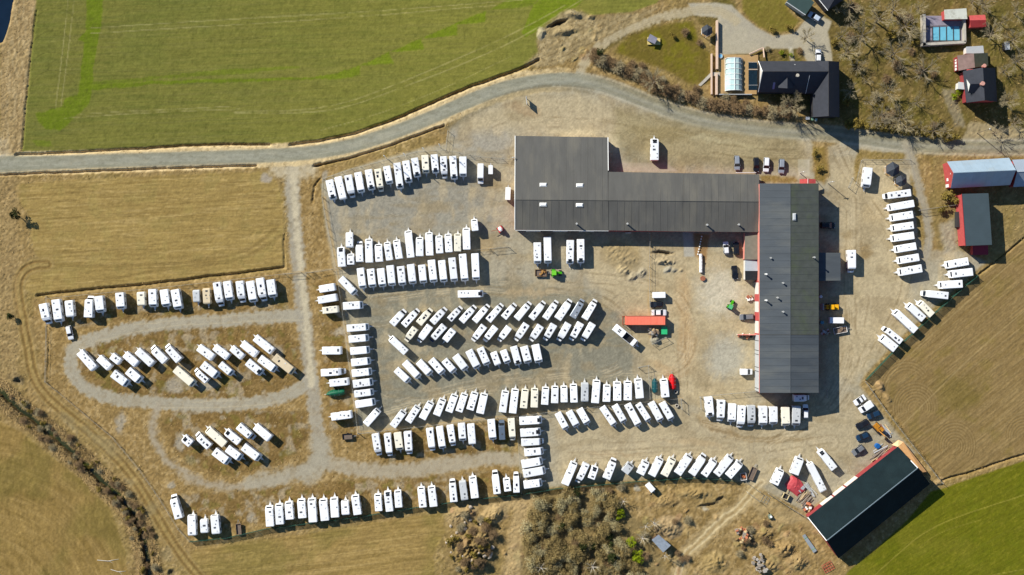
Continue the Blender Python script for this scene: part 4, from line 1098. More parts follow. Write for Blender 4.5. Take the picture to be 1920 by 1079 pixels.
for phrase, order, data in ROWS:
    items = []
    for tok in data.replace("\n", "").split(";"):
        tok = tok.strip()
        if not tok:
            continue
        if tok[0] == '@':
            tx, ty = [float(q) for q in tok[1:].split(",")]
            continue
        q = tok.split()
        k = q[0]; x1, y1, x2, y2, w = [float(t) / 6.0 for t in q[1:6]]
        c = q[6] if len(q) > 6 else 'w'
        items.append([k, tx + x1, ty + y1, tx + x2, ty + y2, w, c])
    items.sort(key=lambda t: (t[1] + t[3]) if order == 'x' else (t[2] + t[4]))
    for n, (k, x1, y1, x2, y2, w, c) in enumerate(items):
        if k == 'X':          # counted in the row, built further down
            continue
        VSEED += 1
        rnd = random.Random(VSEED * 7 + 3)
        ce, L, rz = place(x1, y1, x2, y2, 2.4)
        W = w * S * (HC - 2.5) / HC
        W = max(1.95, min(2.55, W * .97))
        VFOOT.append((x1, y1, x2, y2, w))
        z = gz(ce.x, ce.y)
        end = "left" if order == 'x' else "top"
        if k == 'm':
            extra = " with dark blue cab" if c == 'n' else ""
            lab = f"{CNAME[c]} motorhome{extra}, {ORD[n]} from {end} in {phrase}"
            e = empty("motorhome", (ce.x, ce.y, z), rz, lab, "motorhome", "motorhomes in the " + phrase)
            motorhome(e, L, W, c, rnd)
        else:
            lab = f"{CNAME[c]} caravan with {FEAT[k]}, {ORD[n]} from {end} in {phrase}"
            if len(lab.split()) > 16:
                lab = f"{CNAME[c]} caravan, {ORD[n]} from {end} in {phrase}"
            e = empty("caravan", (ce.x, ce.y, z), rz, lab, "caravan", "caravans in the " + phrase)
            caravan(e, L, W, k, c, rnd)

def single(kind, tile, x1, y1, x2, y2, w, label, cat, h=2.4, z=None, name=None, sc=6.0):
    t = [tile[0] + x1 / sc, tile[1] + y1 / sc, tile[0] + x2 / sc, tile[1] + y2 / sc]
    ce, L, rz = place(*t, h)
    VFOOT.append((*t, w / sc))
    e = empty(name or cat.replace(" ", "_"), (ce.x, ce.y, gz(ce.x, ce.y) if z is None else z), rz, label, cat)
    return e, L, w / sc * S * (HC - h) / HC

rs = random.Random(5)
for k, tile, a, lab in (
    ('n', (600, 400), (333, 388, 330, 215, 88), "white caravan alone above the left end of the yard-fence row"),
    ('s', (600, 400), (1748, 200, 1733, 65, 75), "small white caravan alone above the right end of the yard-fence row"),
    ('s', (600, 400), (231, 731, 395, 904, 85), "white caravan parked askew at the corner of the two yard fences"),
    ('p', (600, 400), (1548, 912, 1838, 905, 85), "long white caravan lying crosswise alone above the slanted motorhomes"),
    ('s', (720, 540), (250, 730, 68, 560, 84), "white caravan askew by itself left of the slanted motorhomes"),
    ('p', (1130, 250), (585, 308, 587, 55, 95), "white caravan alone on the sandy apron north of the hall"),
    ('s', (1560, 280), (412, 205, 385, 430, 100), "white caravan alone in the small fenced plot beside the gazebo roofs")):
    e, L, W = single(k, tile, *a, lab, "caravan")
    caravan(e, L, max(2, min(2.5, W * .97)), k, 'w', rs)
for tile, a, lab in (((1560, 440), (220, 175, 225, 430, 100), "white motorhome alone east of the hall's flat-roofed annex"),
                     ((1260, 700), (1370, 282, 1560, 280, 68), "small white motorhome standing in the hall's shadow")):
    e, L, W = single('m', tile, *a, lab, "motorhome")
    motorhome(e, L, max(2, min(2.45, W * .97)), 'w', rs)

PAINT = {'white': mat("car_white", (.75, .75, .74), .25, .02, 1, spec=.5), 'black': mat("car_black", (.012, .013, .016), .2, .05, 1, spec=.5), 'silver': SILVR,
         'grey': mat("car_grey", (.16, .165, .17), .3, .05, 1, spec=.5), 'blue': mat("car_blue", (.012, .035, .07), .2, .05, 1, spec=.5), 'paleblue': mat("car_pale_blue", (.45, .52, .6), .3, .05, 1, spec=.5), 'red': mat("car_red", (.5, .02, .02), .3, .05, 1, spec=.5)}
for c, kind, tile, a, lab, sc in (
    ('white', 'hatch', (60, 480), (400, 790, 435, 945, 66), "white estate car at the west end of the upper gravel loop", 6),
    ('silver', 'hatch', (1330, 250), (312, 250, 318, 415, 64), "silver car, leftmost of the four parked north of the hall", 6),
    ('black', 'hatch', (1330, 250), (530, 270, 533, 435, 66), "black car parked among three pale cars north of the hall", 6),
    ('white', 'hatch', (1330, 250), (650, 270, 640, 437, 68), "white car next to the black one north of the hall", 6),
    ('silver', 'hatch', (1330, 250), (820, 288, 813, 452, 68), "silver car nearest the concrete pad north of the hall", 6),
    ('white', 'hatch', (1130, 420), (1397, 342, 1385, 198, 62), "white car parked close under the hall's inner corner", 6),
    ('black', 'hatch', (1130, 420), (1512, 352, 1504, 200, 68), "black car in the shaded inner corner of the hall", 6),
    ('black', 'saloon', (1130, 420), (1482, 470, 1498, 622, 72), "black car alone in the courtyard beside the small grey hut", 6),
    ('black', 'hatch', (1130, 420), (670, 908, 542, 908, 64), "dark car between the white box trailer and white saloon", 6),
    ('white', 'saloon', (1120, 560), (612, 160, 783, 160, 70), "white saloon car just above the orange container", 6),
    ('grey', 'hatch', (1120, 560), (1765, 205, 1605, 212, 66), "dark grey car nosing away from the hall's red doorway", 6),
    ('white', 'hatch', (1260, 700), (1507, 513, 1505, 352, 62), "white car at the right end of the row south of the hall", 6),
    ('white', 'saloon', (1540, 740), (556, 32, 428, 118, 92), "white car, topmost of the cars by the field corner", 6.742),
    ('blue', 'hatch', (1540, 740), (742, 225, 588, 290, 90), "dark blue car below the white van by the field corner", 6.742),
    ('black', 'hatch', (1540, 740), (596, 338, 448, 420, 96), "dark car left of the yellow machine by the field corner", 6.742),
    ('blue', 'hatch', (1540, 740), (600, 500, 452, 565, 86), "dark blue car, second up from the grey one by the barn", 6.742),
    ('grey', 'hatch', (1540, 740), (535, 660, 405, 752, 92), "grey car with a pale bonnet nearest the barn", 6.742),
    ('paleblue', 'hatch', (1280, 0), (1545, 225, 1428, 150, 74), "pale blue car in front of the garage at the top", 6),
    ('white', 'hatch', (1280, 0), (1530, 690, 1532, 560, 64), "white car half hidden beside the dark house", 6),
    ('black', 'hatch', (1360, 420), (1072, 15, 1240, 20, 80), "black car in deep shade along the hall's east wall", 6)):
    e, L, W = single(c, tile, *a, lab, "car", 1.2, sc=sc)
    car(e, max(3.9, min(4.8, L)), max(1.7, min(1.9, W)), PAINT[c], kind)
for m, tile, a, lab, sc, hi in (
    (WHITE, (600, 270), (1808, 222, 1805, 448, 68), "white camper van at the end of the northern caravan row", 6, True),
    (WHITE, (1120, 560), (1615, 828, 1758, 828, 68), "white van facing the hall's grey roller doors", 6, False),
    (PAINT['white'], (1540, 740), (655, 112, 500, 215, 84), "white van below the topmost white car by the field corner", 6.742, False),
    (mat("van_slate", (.10, .13, .17), .3, .1, 1, spec=.5), (720, 680), (1332, 872, 1320, 650, 64), "dark slate van between a caravan and a cream motorhome", 6, True)):
    e, L, W = single('v', tile, *a, lab, "van", 2.2, name="panel_van", sc=sc)
    panel_van(e, L, max(1.8, min(2.1, W)), m, rs, hi)

def box_trailer(e, L, W, m, H=2.1, hitch=True):
    fy = L / 2
    obj("body", loft([(-fy, .5), (-fy, H), (fy - .08, H), (fy, H - .1), (fy, .5)], W, .05).mesh("body", m), e)
    if hitch:
        MB().hexa([(-.3, -.1, .42), (.3, -.1, .42), (.04, .9, .42), (-.04, .9, .42)], [(-.3, -.1, .5), (.3, -.1, .5), (.04, .9, .5), (-.04, .9, .5)]).build("drawbar", STEEL, e, (0, fy, 0))
    for s in (-1, 1):
        add_wheel(e, s * (W/2 + .05), -.1, .28, .16)
    for s in (-1, 1):
        MB().box(-.02, .02, -fy + .1, fy - .1, .48, .56).build("side_rail", STEEL, e, (s * (W/2 + .01), 0, 0))
def open_trailer(e, L, W, m, load=None):
    fy = L / 2
    MB().box(-W/2, W/2, -fy, fy, .5, .56).build("floor", mat("trailer_ply", rgb(110, 96, 84), .9, .2, 3), e)
    for s in (-1, 1):
        MB().box(-.03, .03, -fy, fy, .56, .95).build("side_board", m, e, (s * (W/2 - .03), 0, 0))
        MB().box(-W/2 + .07, W/2 - .07, -.03, .03, .565, .95).build("end_board", m, e, (0, s * (fy - .03), 0))
        add_wheel(e, s * (W/2 + .12), 0, .28, .16)
    MB().bar((-.4, -.05, .48), (0, 1.0, .48), .05).bar((.4, -.05, .48), (0, 1.0, .48), .05).box(-.06, .06, .95, 1.2, .42, .54).build("drawbar", STEEL, e, (0, fy, 0))
    if load:
        rr = random.Random(3)
        for q in range(6):
            a = MB(); sx, sy = rr.uniform(.12, .3), rr.uniform(.12, .35)
            a.box(-sx, sx, -sy, sy, 0, rr.uniform(.2, .5))
            a.build("load_piece", load, e, (rr.uniform(-.3, .3) * W, rr.uniform(-.35, .35) * L, .57 + q * .003), (0, 0, rr.uniform(0, 3)))
BRIGHT = mat("trailer_white", (.8, .79, .76), .4, .04, 2)
TIMB = mat("weathered_timber", rgb(128, 108, 88), .9, .25, 4, dirt=rgb(80, 66, 50))
for tile, a, lab, sc in (((880, 240), (240, 520, 240, 422, 50), "small white box trailer beside the camper van", 6), ((880, 240), (432, 810, 437, 670, 58), "white box trailer against the workshop's west wall", 6),
                         ((1130, 420), (563, 803, 708, 800, 66), "white box trailer above the dark car and saloon", 6), ((1030, 800), (1105, 650, 1172, 728, 64), "white box trailer alone on the rough grass", 6),
                         ((1380, 540), (1055, 366, 1216, 368, 66), "white box trailer near the yellow loader east of the hall", 6)):
    e, L, W = single('t', tile, *a, lab, "trailer", 2, name="box_trailer", sc=sc)
    box_trailer(e, L, W, BRIGHT)
for tile, a, lab, ld in (((300, 880), (890, 735, 880, 615, 58), "small grey open trailer alone at the southern row", None), ((560, 640), (492, 1078, 604, 1070, 66), "dark open trailer by the fence corner at lower left", None),
                         ((1280, 820), (755, 478, 812, 345, 66), "brown open trailer at the end of the slanted southern row", None),
                         ((1380, 540), (1100, 490, 1248, 462, 70), "white-sided tipper trailer full of scrap east of the hall", TIMB)):
    e, L, W = single('t', tile, *a, lab, "trailer", .8, name="open_trailer")
    open_trailer(e, L, W, PAINT['black'] if 'dark' in lab else (BRIGHT if 'white' in lab else TIMB), ld)
e, L, W = single('t', (1280, 820), 690, 485, 678, 405, 66, "small flat cart with orange junk beside the brown trailer", "cart", .8)
open_trailer(e, L, W, BRIGHT, mat("orange_junk", rgb(196, 110, 66), .8, .4, 5))
# boats and trailers under tarpaulin
def covered(e, L, W, H, m, point=.35):
    rnd = random.Random(int(L * 100))
    v = []; f = []; n = 14; k = 7
    for i in range(n + 1):
        t = i / n; y = -L/2 + L * t
        wv = W / 2 * (min(1, .72 + t * 2) if t < .14 else 1) * (1 - max(0, (t - (1 - point)) / point) ** 2 * .75)
        hh = H * (1 - .18 * abs(t - .5)) * (.9 if i in (0, n) else 1)
        for j in range(k):
            u = -1 + 2 * j / (k - 1)
            v.append((u * wv, y, .35 + (hh - .35) * (1 - abs(u) ** 3) + rnd.uniform(-.03, .03)))
    for i in range(n):
        for j in range(k - 1):
            a = i * k + j
            f.append((a, a + 1, a + k + 1, a + k))
    b0 = len(v)
    for i in range(n + 1):
        v.append((v[i*k][0], v[i*k][1], .2)); v.append((v[i*k+k-1][0], v[i*k][1], .2))
    for i in range(n):
        f.append((i*k, (i+1)*k, b0 + 2*i + 2, b0 + 2*i)); f.append((i*k+k-1, b0 + 2*i + 1, b0 + 2*i + 3, (i+1)*k+k-1))
    obj("tarpaulin", mesh("tarpaulin", v, f, m, True, True), e)
    for q in (.3, .55, .8):
        MB().bar((-W/2 * .9, -L/2 + L*q, H * .93), (W/2 * .9, -L/2 + L*q, H * .93), .025).build("lashing", STEEL, e)
    for s in (-1, 1):
        add_wheel(e, s * (W/2 - .3), -L * .1, .28, .16)
    MB().bar((0, L/2 - .3, .4), (0, L/2 + .8, .4), .06).build("drawbar", STEEL, e)
for tile, a, H, c, lab in (((560, 640), (515, 568, 310, 600, 78), 1.9, rgb(20, 92, 62), "green tarpaulin-covered trailer among caravans outside the west fence"),
                           ((1020, 700), (1252, 222, 1250, 60, 66), 1.3, rgb(14, 74, 78), "dark teal covered boat beside a caravan near the lower gate"),
                           ((1120, 560), (856, 1022, 843, 852, 80), 1.7, rgb(205, 20, 24), "bright red covered boat trailer at the lower yard gate")):
    e, L, W = single('b', tile, *a, lab, "covered trailer", 1.4, name="covered_trailer")
    covered(e, L, W, H, mat("tarpaulin_" + lab.split()[0] + lab.split()[1], c, .5, .2, 2, bump=.4, bscale=3))
# long white transporter with an open black bed
e, L, W = single('x', (1120, 560), 195, 320, 440, 520, 86, "long white trailer with open black middle near the orange container", "trailer", 2.2, name="transporter_trailer")
fy = L / 2
loft([(-fy, .5), (-fy, 2.3), (-fy + .15, 2.5), (-fy + L*.44, 2.5), (-fy + L*.44, .5)], W, .1).build("rear_box", WHITE, e)
MB().box(-W/2 + .05, W/2 - .05, -fy + L*.445, fy - L*.2, .5, 1.5).build("black_bed", mat("bed_liner", (.012, .012, .013), .6, .4, 3), e)
for s in (-1, 1):
    MB().box(-.04, .04, -fy + L*.445, fy - L*.2, .5, 2.3).build("side_wall", WHITE, e, (s * (W/2 - .04), 0, 0)); add_wheel(e, s * (W/2 - .15), -.3); add_wheel(e, s * (W/2 - .15), -1.2)
    obj("skylight", hatch_mesh(.4, .9, .07, HATCH), e, (s * .28, -fy + L*.22, 2.5))
loft([(fy - L*.195, .5), (fy - L*.195, 2.4), (fy - .6, 2.4), (fy, 1.5), (fy, .5)], W, .1).build("nose_box", WHITE, e)
obj("front_window", face_panel((fy - .55, 2.36), (fy - .15, 1.76), W * .7, GLASS), e)
MB().hexa([(-.5, 0, .45), (.5, 0, .45), (.05, 1.2, .45), (-.05, 1.2, .45)], [(-.5, 0, .58), (.5, 0, .58), (.05, 1.2, .55), (-.05, 1.2, .55)]).build("drawbar", BARW, e, (0, fy, 0))
# tractors and machines
def tractor(e, m, roofm, k=1.0):
    MB().hexa([(-.45*k, .1, .7), (.45*k, .1, .7), (.38*k, 2.0*k, .75), (-.38*k, 2.0*k, .75)], [(-.42*k, .1, 1.45*k), (.42*k, .1, 1.45*k), (.32*k, 1.95*k, 1.3*k), (-.32*k, 1.95*k, 1.3*k)]).build("bonnet", m, e)
    MB().hexa([(-.7*k, -1.3*k, .9), (.7*k, -1.3*k, .9), (.7*k, .2, .9), (-.7*k, .2, .9)], [(-.62*k, -1.2*k, 2.35*k), (.62*k, -1.2*k, 2.35*k), (.62*k, .05, 2.35*k), (-.62*k, .05, 2.35*k)]).build("cab", GLASS, e)
    MB().box(-.72*k, .72*k, -1.3*k, .15, 2.36*k, 2.5*k).build("roof", roofm, e)
    for s in (-1, 1):
        add_wheel(e, s * .85*k, -.75*k, .75*k, .45*k); add_wheel(e, s * .7*k, 1.45*k, .5*k, .32*k)
        MB().box(-.28*k, .28*k, -.5*k, .5*k, 0, .08).build("mudguard", m, e, (s * .85*k, -.75*k, 1.52*k))
    MB().bar((.3*k, .9*k, 1.3*k), (.3*k, .9*k, 2.2*k), .05).build("exhaust", TYRE, e)
GREEN = mat("tractor_green", rgb(70, 160, 20), .4, .08, 2); GREEN2 = mat("tractor_roof_green", rgb(110, 190, 50), .4, .05, 2)
for p, rz, m, rm, lab, k in (((1042, 512), -1.57, GREEN, GREEN2, "bright green tractor pulling a brown trailer behind the workshop", .95), ((1371, 573), -.5, GREEN, mat("faded_green", rgb(86, 170, 110), .5, .1, 2), "small green tractor alone on the sandy courtyard", .85)):
    x, y = P(*p, 1.5)
    e = empty("tractor", (x, y, gz(x, y)), rz, lab, "tractor"); tractor(e, m, rm, k)
e, L, W = single('t', (880, 420), 740, 553, 868, 553, 78, "brown tipping trailer loaded with earth behind the tractor", "trailer", 1.0, name="tipping_trailer")
open_trailer(e, L, W, mat("rusty_brown", rgb(140, 100, 52), .8, .25, 4), mat("earth_load", rgb(176, 130, 70), 1, .3, 4))
YEL = mat("machine_yellow", rgb(236, 170, 20), .45, .15, 2, dirt=rgb(120, 80, 30))
def loader(e, m):
    MB().box(-.75, .75, -2.0, -.2, .7, 1.5).build("engine_cover", m, e); MB().box(-.65, .65, .1, 1.5, .7, 1.2).build("front_frame", m, e)
    MB().box(-.6, .6, -.3, .8, 1.2, 2.5).build("cab", GLASS, e); MB().box(-.7, .7, -.4, .9, 2.51, 2.66).build("roof", m, e)
    for s in (-1, 1):
        add_wheel(e, s * .85, -1.2, .6, .42); add_wheel(e, s * .85, 1.1, .6, .42)
        MB().bar((s*.4, .8, 1.3), (s*.4, 2.4, .5), .1).build("lift_arm", m, e)
    MB().hexa([(-.95, 2.3, .1), (.95, 2.3, .1), (.95, 3.1, .1), (-.95, 3.1, .1)], [(-.95, 2.2, .8), (.95, 2.2, .8), (.95, 2.5, .85), (-.95, 2.5, .85)]).build("bucket", STEEL, e)
x, y = P(1560, 576, 1.5); e = empty("wheel_loader", (x, y, 0), 1.57, "yellow wheel loader in the hall's eastern shadow", "loader"); loader(e, YEL)
YEL2 = mat("faded_machine_yellow", rgb(178, 118, 30), .6, .25, 2, dirt=rgb(90, 62, 30), dirt_amt=.7)
x, y = P(1648, 804, 1.5); e = empty("digger", (x, y, gz(x, y)), .75 + math.pi, "old yellow digger among the cars by the field corner", "digger")
MB().box(-.8, .8, -1.6, .6, .7, 1.4).build("engine_cover", YEL2, e); MB().box(-.75, .1, -.2, 1.0, 1.41, 2.5).build("cab", GLASS, e); MB().box(-.8, .15, -.25, 1.05, 2.51, 2.6).build("roof", YEL2, e)
for s in (-1, 1): MB().box(-.25, .25, -1.6, 1.5, 0, .68).build("crawler_track", TYRE, e, (s * .85, 0, gz(x, y) * 0))
MB().bar((.4, .6, 1.2), (.4, 2.6, 2.6), .18).bar((.4, 2.6, 2.6), (.4, 4.0, 1.2), .15).build("boom", YEL2, e); MB().box(0, .8, 3.7, 4.3, .3, 1.1).build("bucket", TYRE, e)
# ------------------------------------------------------------------ buildings
ROOFG = mat("grey_sheet_roof", rgb(87, 85, 79), .6, .1, .5, spec=.3, wave=('X', .55, .1), dirt=rgb(110, 105, 92), dirt_amt=.75, stretch=(1, .25, 1))
ROOFGY = mat("grey_sheet_roof_ns", rgb(72, 77, 80), .6, .12, .5, spec=.3, wave=('Y', .55, .1), dirt=rgb(96, 97, 92), dirt_amt=.75, stretch=(.25, 1, 1))
ROOFMOSS = mat("mossy_sheet_roof", rgb(76, 79, 72), .65, .14, .6, spec=.25, wave=('Y', .55, .1), dirt=rgb(80, 90, 52), dirt_amt=.5)
ROOFT = mat("teal_dark_roof", rgb(18, 31, 34), .8, .15, .4, spec=.1, wave=('X', .5, .2), dirt=rgb(30, 44, 46), dirt_amt=.5)
ROOFD = mat("black_tile_roof", rgb(54, 56, 62), .7, .12, .8, spec=.25, wave=('X', .34, .3))
ROOFBR = mat("brown_roof", rgb(118, 96, 88), .7, .2, .8, dirt=rgb(84, 90, 60), dirt_amt=.5)
ROOFP = mat("pale_sheet_roof", rgb(146, 164, 176), .4, .06, .5, spec=.4, dirt=rgb(150, 150, 140), dirt_amt=.45, rand=.05)
RED = mat("falu_red_wall", rgb(178, 76, 72), .8, .1, 1.5, dirt=rgb(146, 60, 56), dirt_amt=.4)
REDB = mat("dull_red_wall", rgb(170, 70, 66), .8, .12, 1.5, dirt=rgb(130, 56, 50), dirt_amt=.4)
SALM = mat("salmon_wall", rgb(214, 134, 116), .8, .08, 1.5)
WALLW = mat("white_board", rgb(216, 208, 196), .7, .05, 1.5, dirt=rgb(176, 164, 144), dirt_amt=.3)
WALLG = mat("grey_sheet_wall", rgb(178, 180, 178), .6, .05, 1.5)
TRIM = mat("white_trim", rgb(232, 230, 222), .6, .03, 2)
DARKW = mat("dark_wall", rgb(52, 50, 50), .8, .1, 1.5)
CONC = mat("pale_concrete", rgb(176, 168, 152), .9, .12, 1.5, dirt=rgb(134, 126, 108), dirt_amt=.4)
PINKW = mat("pink_render", rgb(206, 178, 154), .85, .08, 1.5)
DECK = mat("timber_deck", rgb(170, 138, 92), .85, .1, 1.5, stretch=(1, 6, 1), dirt=rgb(140, 110, 70), dirt_amt=.4)
GREYD = mat("dark_post", rgb(74, 72, 66), .7, .1, 3)

def rect(x0, y0, x1, y1):
    return [(x0, y0), (x1, y0), (x1, y1), (x0, y1)]

class House:
    """a building anchored at its first footprint corner; corners are given as photo pixel + height"""
    def __init__(self, name, label, cat, px, py, group=None):
        x, y = P(px, py)
        self.o = Vector((x, y, 0.0))
        self.e = empty(name, self.o, 0, label, cat, group)
    def pt(self, c):
        return P3(*c) - self.o
    def roof(self, quad, m, th=.16, name="roof"):
        return MB().slab([self.pt(c) for c in quad], th).build(name, m, self.e)
    def ribs(self, quad, n, m, name="roof_panel"):
        """sheets side by side down the slope: quad = eave a, eave b, ridge b, ridge a"""
        a, b, c, d = [self.pt(q) for q in quad]
        rr = random.Random(n)
        for k in range(n):
            t0, t1 = k / n, (k + 1) / n - .012 / n
            up = Vector((0, 0, rr.uniform(0, .05)))
            MB().slab([a.lerp(b, t0) + up, a.lerp(b, t1) + up, d.lerp(c, t1) + up, d.lerp(c, t0) + up], .08).build(name, m, self.e)
    def block(self, quad, h, m, name="wall", z0=0, inset=0.0, tops=None):
        """walls under a roof: footprint pixels are those of the roof edge seen at height h"""
        pts = [P3(q[0], q[1], q[2] if len(q) > 2 else h) - self.o for q in quad]
        c = sum(pts, Vector()) / len(pts)
        b = []; t = []
        for k, p in enumerate(pts):
            d = Vector((c.x - p.x, c.y - p.y, 0)); d = d / max(d.length, .01) * inset
            hh = tops[k] if tops else h
            b.append((p.x + d.x, p.y + d.y, z0)); t.append((p.x + d.x, p.y + d.y, hh))
        return MB().hexa(b, t).build(name, m, self.e)
    def bar(self, a, b, r, m, name):
        return MB().bar(self.pt(a), self.pt(b), r).build(name, m, self.e)
    def vent(self, px, py, h, hh=1.0, r=.22, m=None, name="chimney_pipe"):
        p = self.pt((px, py, h + hh * .5))
        o = MB().lathe([(r, -hh), (r, hh * .4), (r * 1.5, hh * .42), (r * 1.4, hh * .55)], 8).build(name, m or STEEL_L, self.e, p)
        return o
STEEL_L = mat("zinc_pipe", rgb(190, 188, 180), .5, .1, 3, metallic=.3)

# --- west workshop: a wide hall (A) and a link (B) under one ridge
RG, EB, EA = 6.5, 4.7, 2.9
w = House("workshop_hall", "grey sheet-roofed workshop hall with four white rooflights", "workshop", 966, 255)
w.roof([(1139.5, 258, EA), (966, 255, EA), (965.5, 374.5, RG), (1140, 375.5, RG)], ROOFG)
w.roof([(965.5, 374.5, RG), (965.5, 431, EB), (1140.5, 432.5, EB), (1140, 375.5, RG)], ROOFG)
w.roof([(1282, 325, EB), (1140.5, 322.5, EB), (1140.3, 375.8, RG - .03), (1282, 377, RG - .03)], ROOFG)
w.roof([(1140.3, 375.8, RG - .03), (1140.8, 432.5, EB), (1282, 434.5, EB), (1282, 377, RG - .03)], ROOFG)
w.roof([(1423.5, 327.5, EB), (1282.3, 325, EB), (1282.3, 377, RG - .06), (1423.5, 378.6, RG - .06)], ROOFG)
w.roof([(1282.3, 377, RG - .06), (1282.3, 434.5, EB), (1423.5, 435.6, EB), (1423.5, 378.6, RG - .06)], ROOFG)
w.block([(967, 430, EB), (1139, 431, EB), (1139, 376, RG), (967, 376, RG)], 5, REDB, tops=[EB - .22, EB - .22, RG - .25, RG - .25])
w.block([(967, 375.6, RG), (1139, 375.6, RG), (1138.5, 259.5, EA), (967, 257, EA)], 5, PINKW, tops=[RG - .25, RG - .25, EA - .25, EA - .25])
w.block([(1141, 433, EB), (1424, 434.5, EB), (1424, 379, RG), (1141, 377, RG)], 5, REDB, tops=[EB - .22, EB - .22, RG - .28, RG - .28])
w.block([(1141, 376.6, RG), (1424, 378.6, RG), (1424, 329, EB), (1141, 324, EB)], 5, REDB, tops=[RG - .28, RG - .28, EB - .25, EB - .25])
for a, b in (((966, 255, EA + .05), (965.5, 374.5, RG + .05)), ((965.5, 374.5, RG + .05), (965.5, 431, EB + .05)), ((1140, 258, EA + .05), (1140.6, 320, 4.85))):
    w.bar(a, b, .12, TRIM, "barge_board")
w.bar((1140.5, 375.8, RG + .03), (1140.8, 432, EB + .03), .06, GREYD, "roof_joint")
w.bar((966, 375, RG + .03), (1423, 378.6, RG), .07, ROOFG, "ridge_cap")
w.bar((966, 432.2, EB - .1), (1141, 433.4, EB - .1), .09, TRIM, "gutter")
for x, y, h in ((1018.5, 347, 5.62), (1087, 348, 5.64), (1018.3, 384, 6.12), (1086.5, 385, 6.12)):
    p = w.pt((x, y, h))
    o = MB().box(-1.05, 1.05, -.55, .55, -.3, .22).build("rooflight_kerb", TRIM, w.e, p)
    MB().hexa([(-1.0, -.5, .222), (1.0, -.5, .222), (1.0, .5, .222), (-1.0, .5, .222)], [(-.8, -.3, .42), (.8, -.3, .42), (.8, .3, .42), (-.8, .3, .42)]).build("rooflight_dome", TRIM, o)
for x, y, hh in ((1081, 420, 1.6), (1176, 420, 1.6), (1325.5, 422, 1.3), (1385, 421.5, 1.0)):
    w.vent(x, y, 5.3, hh)
for x in (1000, 1050, 1100):      # roller doors in the south front
    MB().box(-2.2, 2.2, -.06, .06, 0, 3.8).build("roller_door", WALLW, w.e, w.pt((x, 433.4, 1.9)) * 1 + Vector((0, -.12, -1.9)))
MB().box(-.8, .8, -.06, .06, 0, 2.2).build("door", WALLW, w.e, w.pt((1178, 436.4, 1.1)) + Vector((0, -.1, -1.1)))
MB().box(-3, 3, -.06, .06, 2.3, 3.0).build("sign_board", TRIM, w.e, w.pt((1397, 326.6, 1.5)) + Vector((0, .25, -1.5)))

for k in range(1, 34):            # lapped sheet joints of both roofs, a hand high
    x = 966 + k * 13.6
    if abs(x - 1140) < 4 or x > 1422: continue
    y_n, h_n = (256.5, EA) if x < 1140 else (325, EB)
    w.bar((x, y_n + 1, h_n + .03), (x, 374.6 if x < 1140 else 376.4, RG + .01), .02, ROOFG, "sheet_joint"); w.bar((x, 376.6 if x < 1140 else 378.2, RG + .01), (x, 431 if x < 1140 else 433.6, EB + .03), .02, ROOFG, "sheet_joint")
# --- long hall, north-south
EC, RC = 6.9, 8.4
c = House("long_hall", "long grey-roofed hall running north to south with red and white west front", "hall", 1424, 345)
for y0, y1, mw, me_ in ((344.5, 627.8, ROOFGY, ROOFMOSS), (628.4, 737, ROOFGY, ROOFGY)):
    c.roof([(1424, y0, EC), (1424, y1, EC), (1481.8, y1, RC), (1481.8, y0, RC)], mw)
    c.roof([(1481.8, y0, RC), (1481.8, y1, RC), (1535, y1, EC), (1535, y0, EC)], me_)
c.block([(1425, 736, EC), (1534, 736, EC), (1534, 346, EC), (1425, 346, EC)], 6.65, REDB, inset=0)
for y0, y1 in ((735.6, 735.0), (346.4, 347.0)):
    a, b, t = c.pt((1425, y0, EC - .25)), c.pt((1534, y0, EC - .25)), c.pt((1481.8, y0, RC - .2))
    d = Vector((0, .2 if y0 > 500 else -.2, 0))
    MB().hexa([a, b, t], [a + d, b + d, t + d]).build("gable", REDB, c.e)
c.bar((1481.8, 345, RC + .02), (1481.8, 737, RC + .02), .1, ROOFGY, "ridge_cap")
c.bar((1424, 628.1, EC + .04), (1481.8, 628.1, RC + .04), .06, GREYD, "roof_joint"); c.bar((1481.8, 628.1, RC + .04), (1535, 628.1, EC + .04), .06, GREYD, "roof_joint")
c.bar((1423.6, 346, EC - .05), (1423.6, 737, EC - .05), .1, SALM, "gutter")
def west_panel(y0, y1, z0, z1, m, name, out=.06):
    x = c.pt((1425, 500, EC)).x; a = c.pt((1425, y1, EC)).y; b = c.pt((1425, y0, EC)).y
    return MB().box(x - out, x + .02, a, b, z0, z1).build(name, m, c.e)
for y0, y1, m, nm in ((530, 552, WALLW, "roller_door"), (566, 586, WALLW, "roller_door"), (603, 626, WALLW, "roller_door"), (640, 658, WALLG, "roller_door"), (666, 690, WALLG, "roller_door"), (698, 730, WALLG, "roller_door")):
    west_panel(y0, y1, .1, 5.2, m, nm)
for y0, y1 in ((629, 639.6), (658.4, 665.6), (690.4, 697.6), (730.4, 736)):
    west_panel(y0, y1, 0, 6.6, WALLG, "wall_cladding", .05)
for y0, y1 in ((552.5, 565.5), (586.5, 602.5), (626.4, 628.8)):
    west_panel(y0, y1, 0, 6.6, RED, "wall_cladding", .1)
west_panel(530, 552, 5.25, 6.6, SALM, "wall_cladding", .05); west_panel(566, 586, 5.25, 6.6, SALM, "wall_cladding", .05); west_panel(603, 626, 5.25, 6.6, SALM, "wall_cladding", .05)
west_panel(640, 658, 5.25, 6.6, WALLG, "wall_cladding", .05); west_panel(666, 690, 5.25, 6.6, WALLG, "wall_cladding", .05); west_panel(698, 730, 5.25, 6.6, WALLG, "wall_cladding", .05)
for y in (640, 658.4, 666, 690.4, 698, 730.4):
    west_panel(y - .4, y + .4, 0, 5.4, GREYD, "door_post", .16)
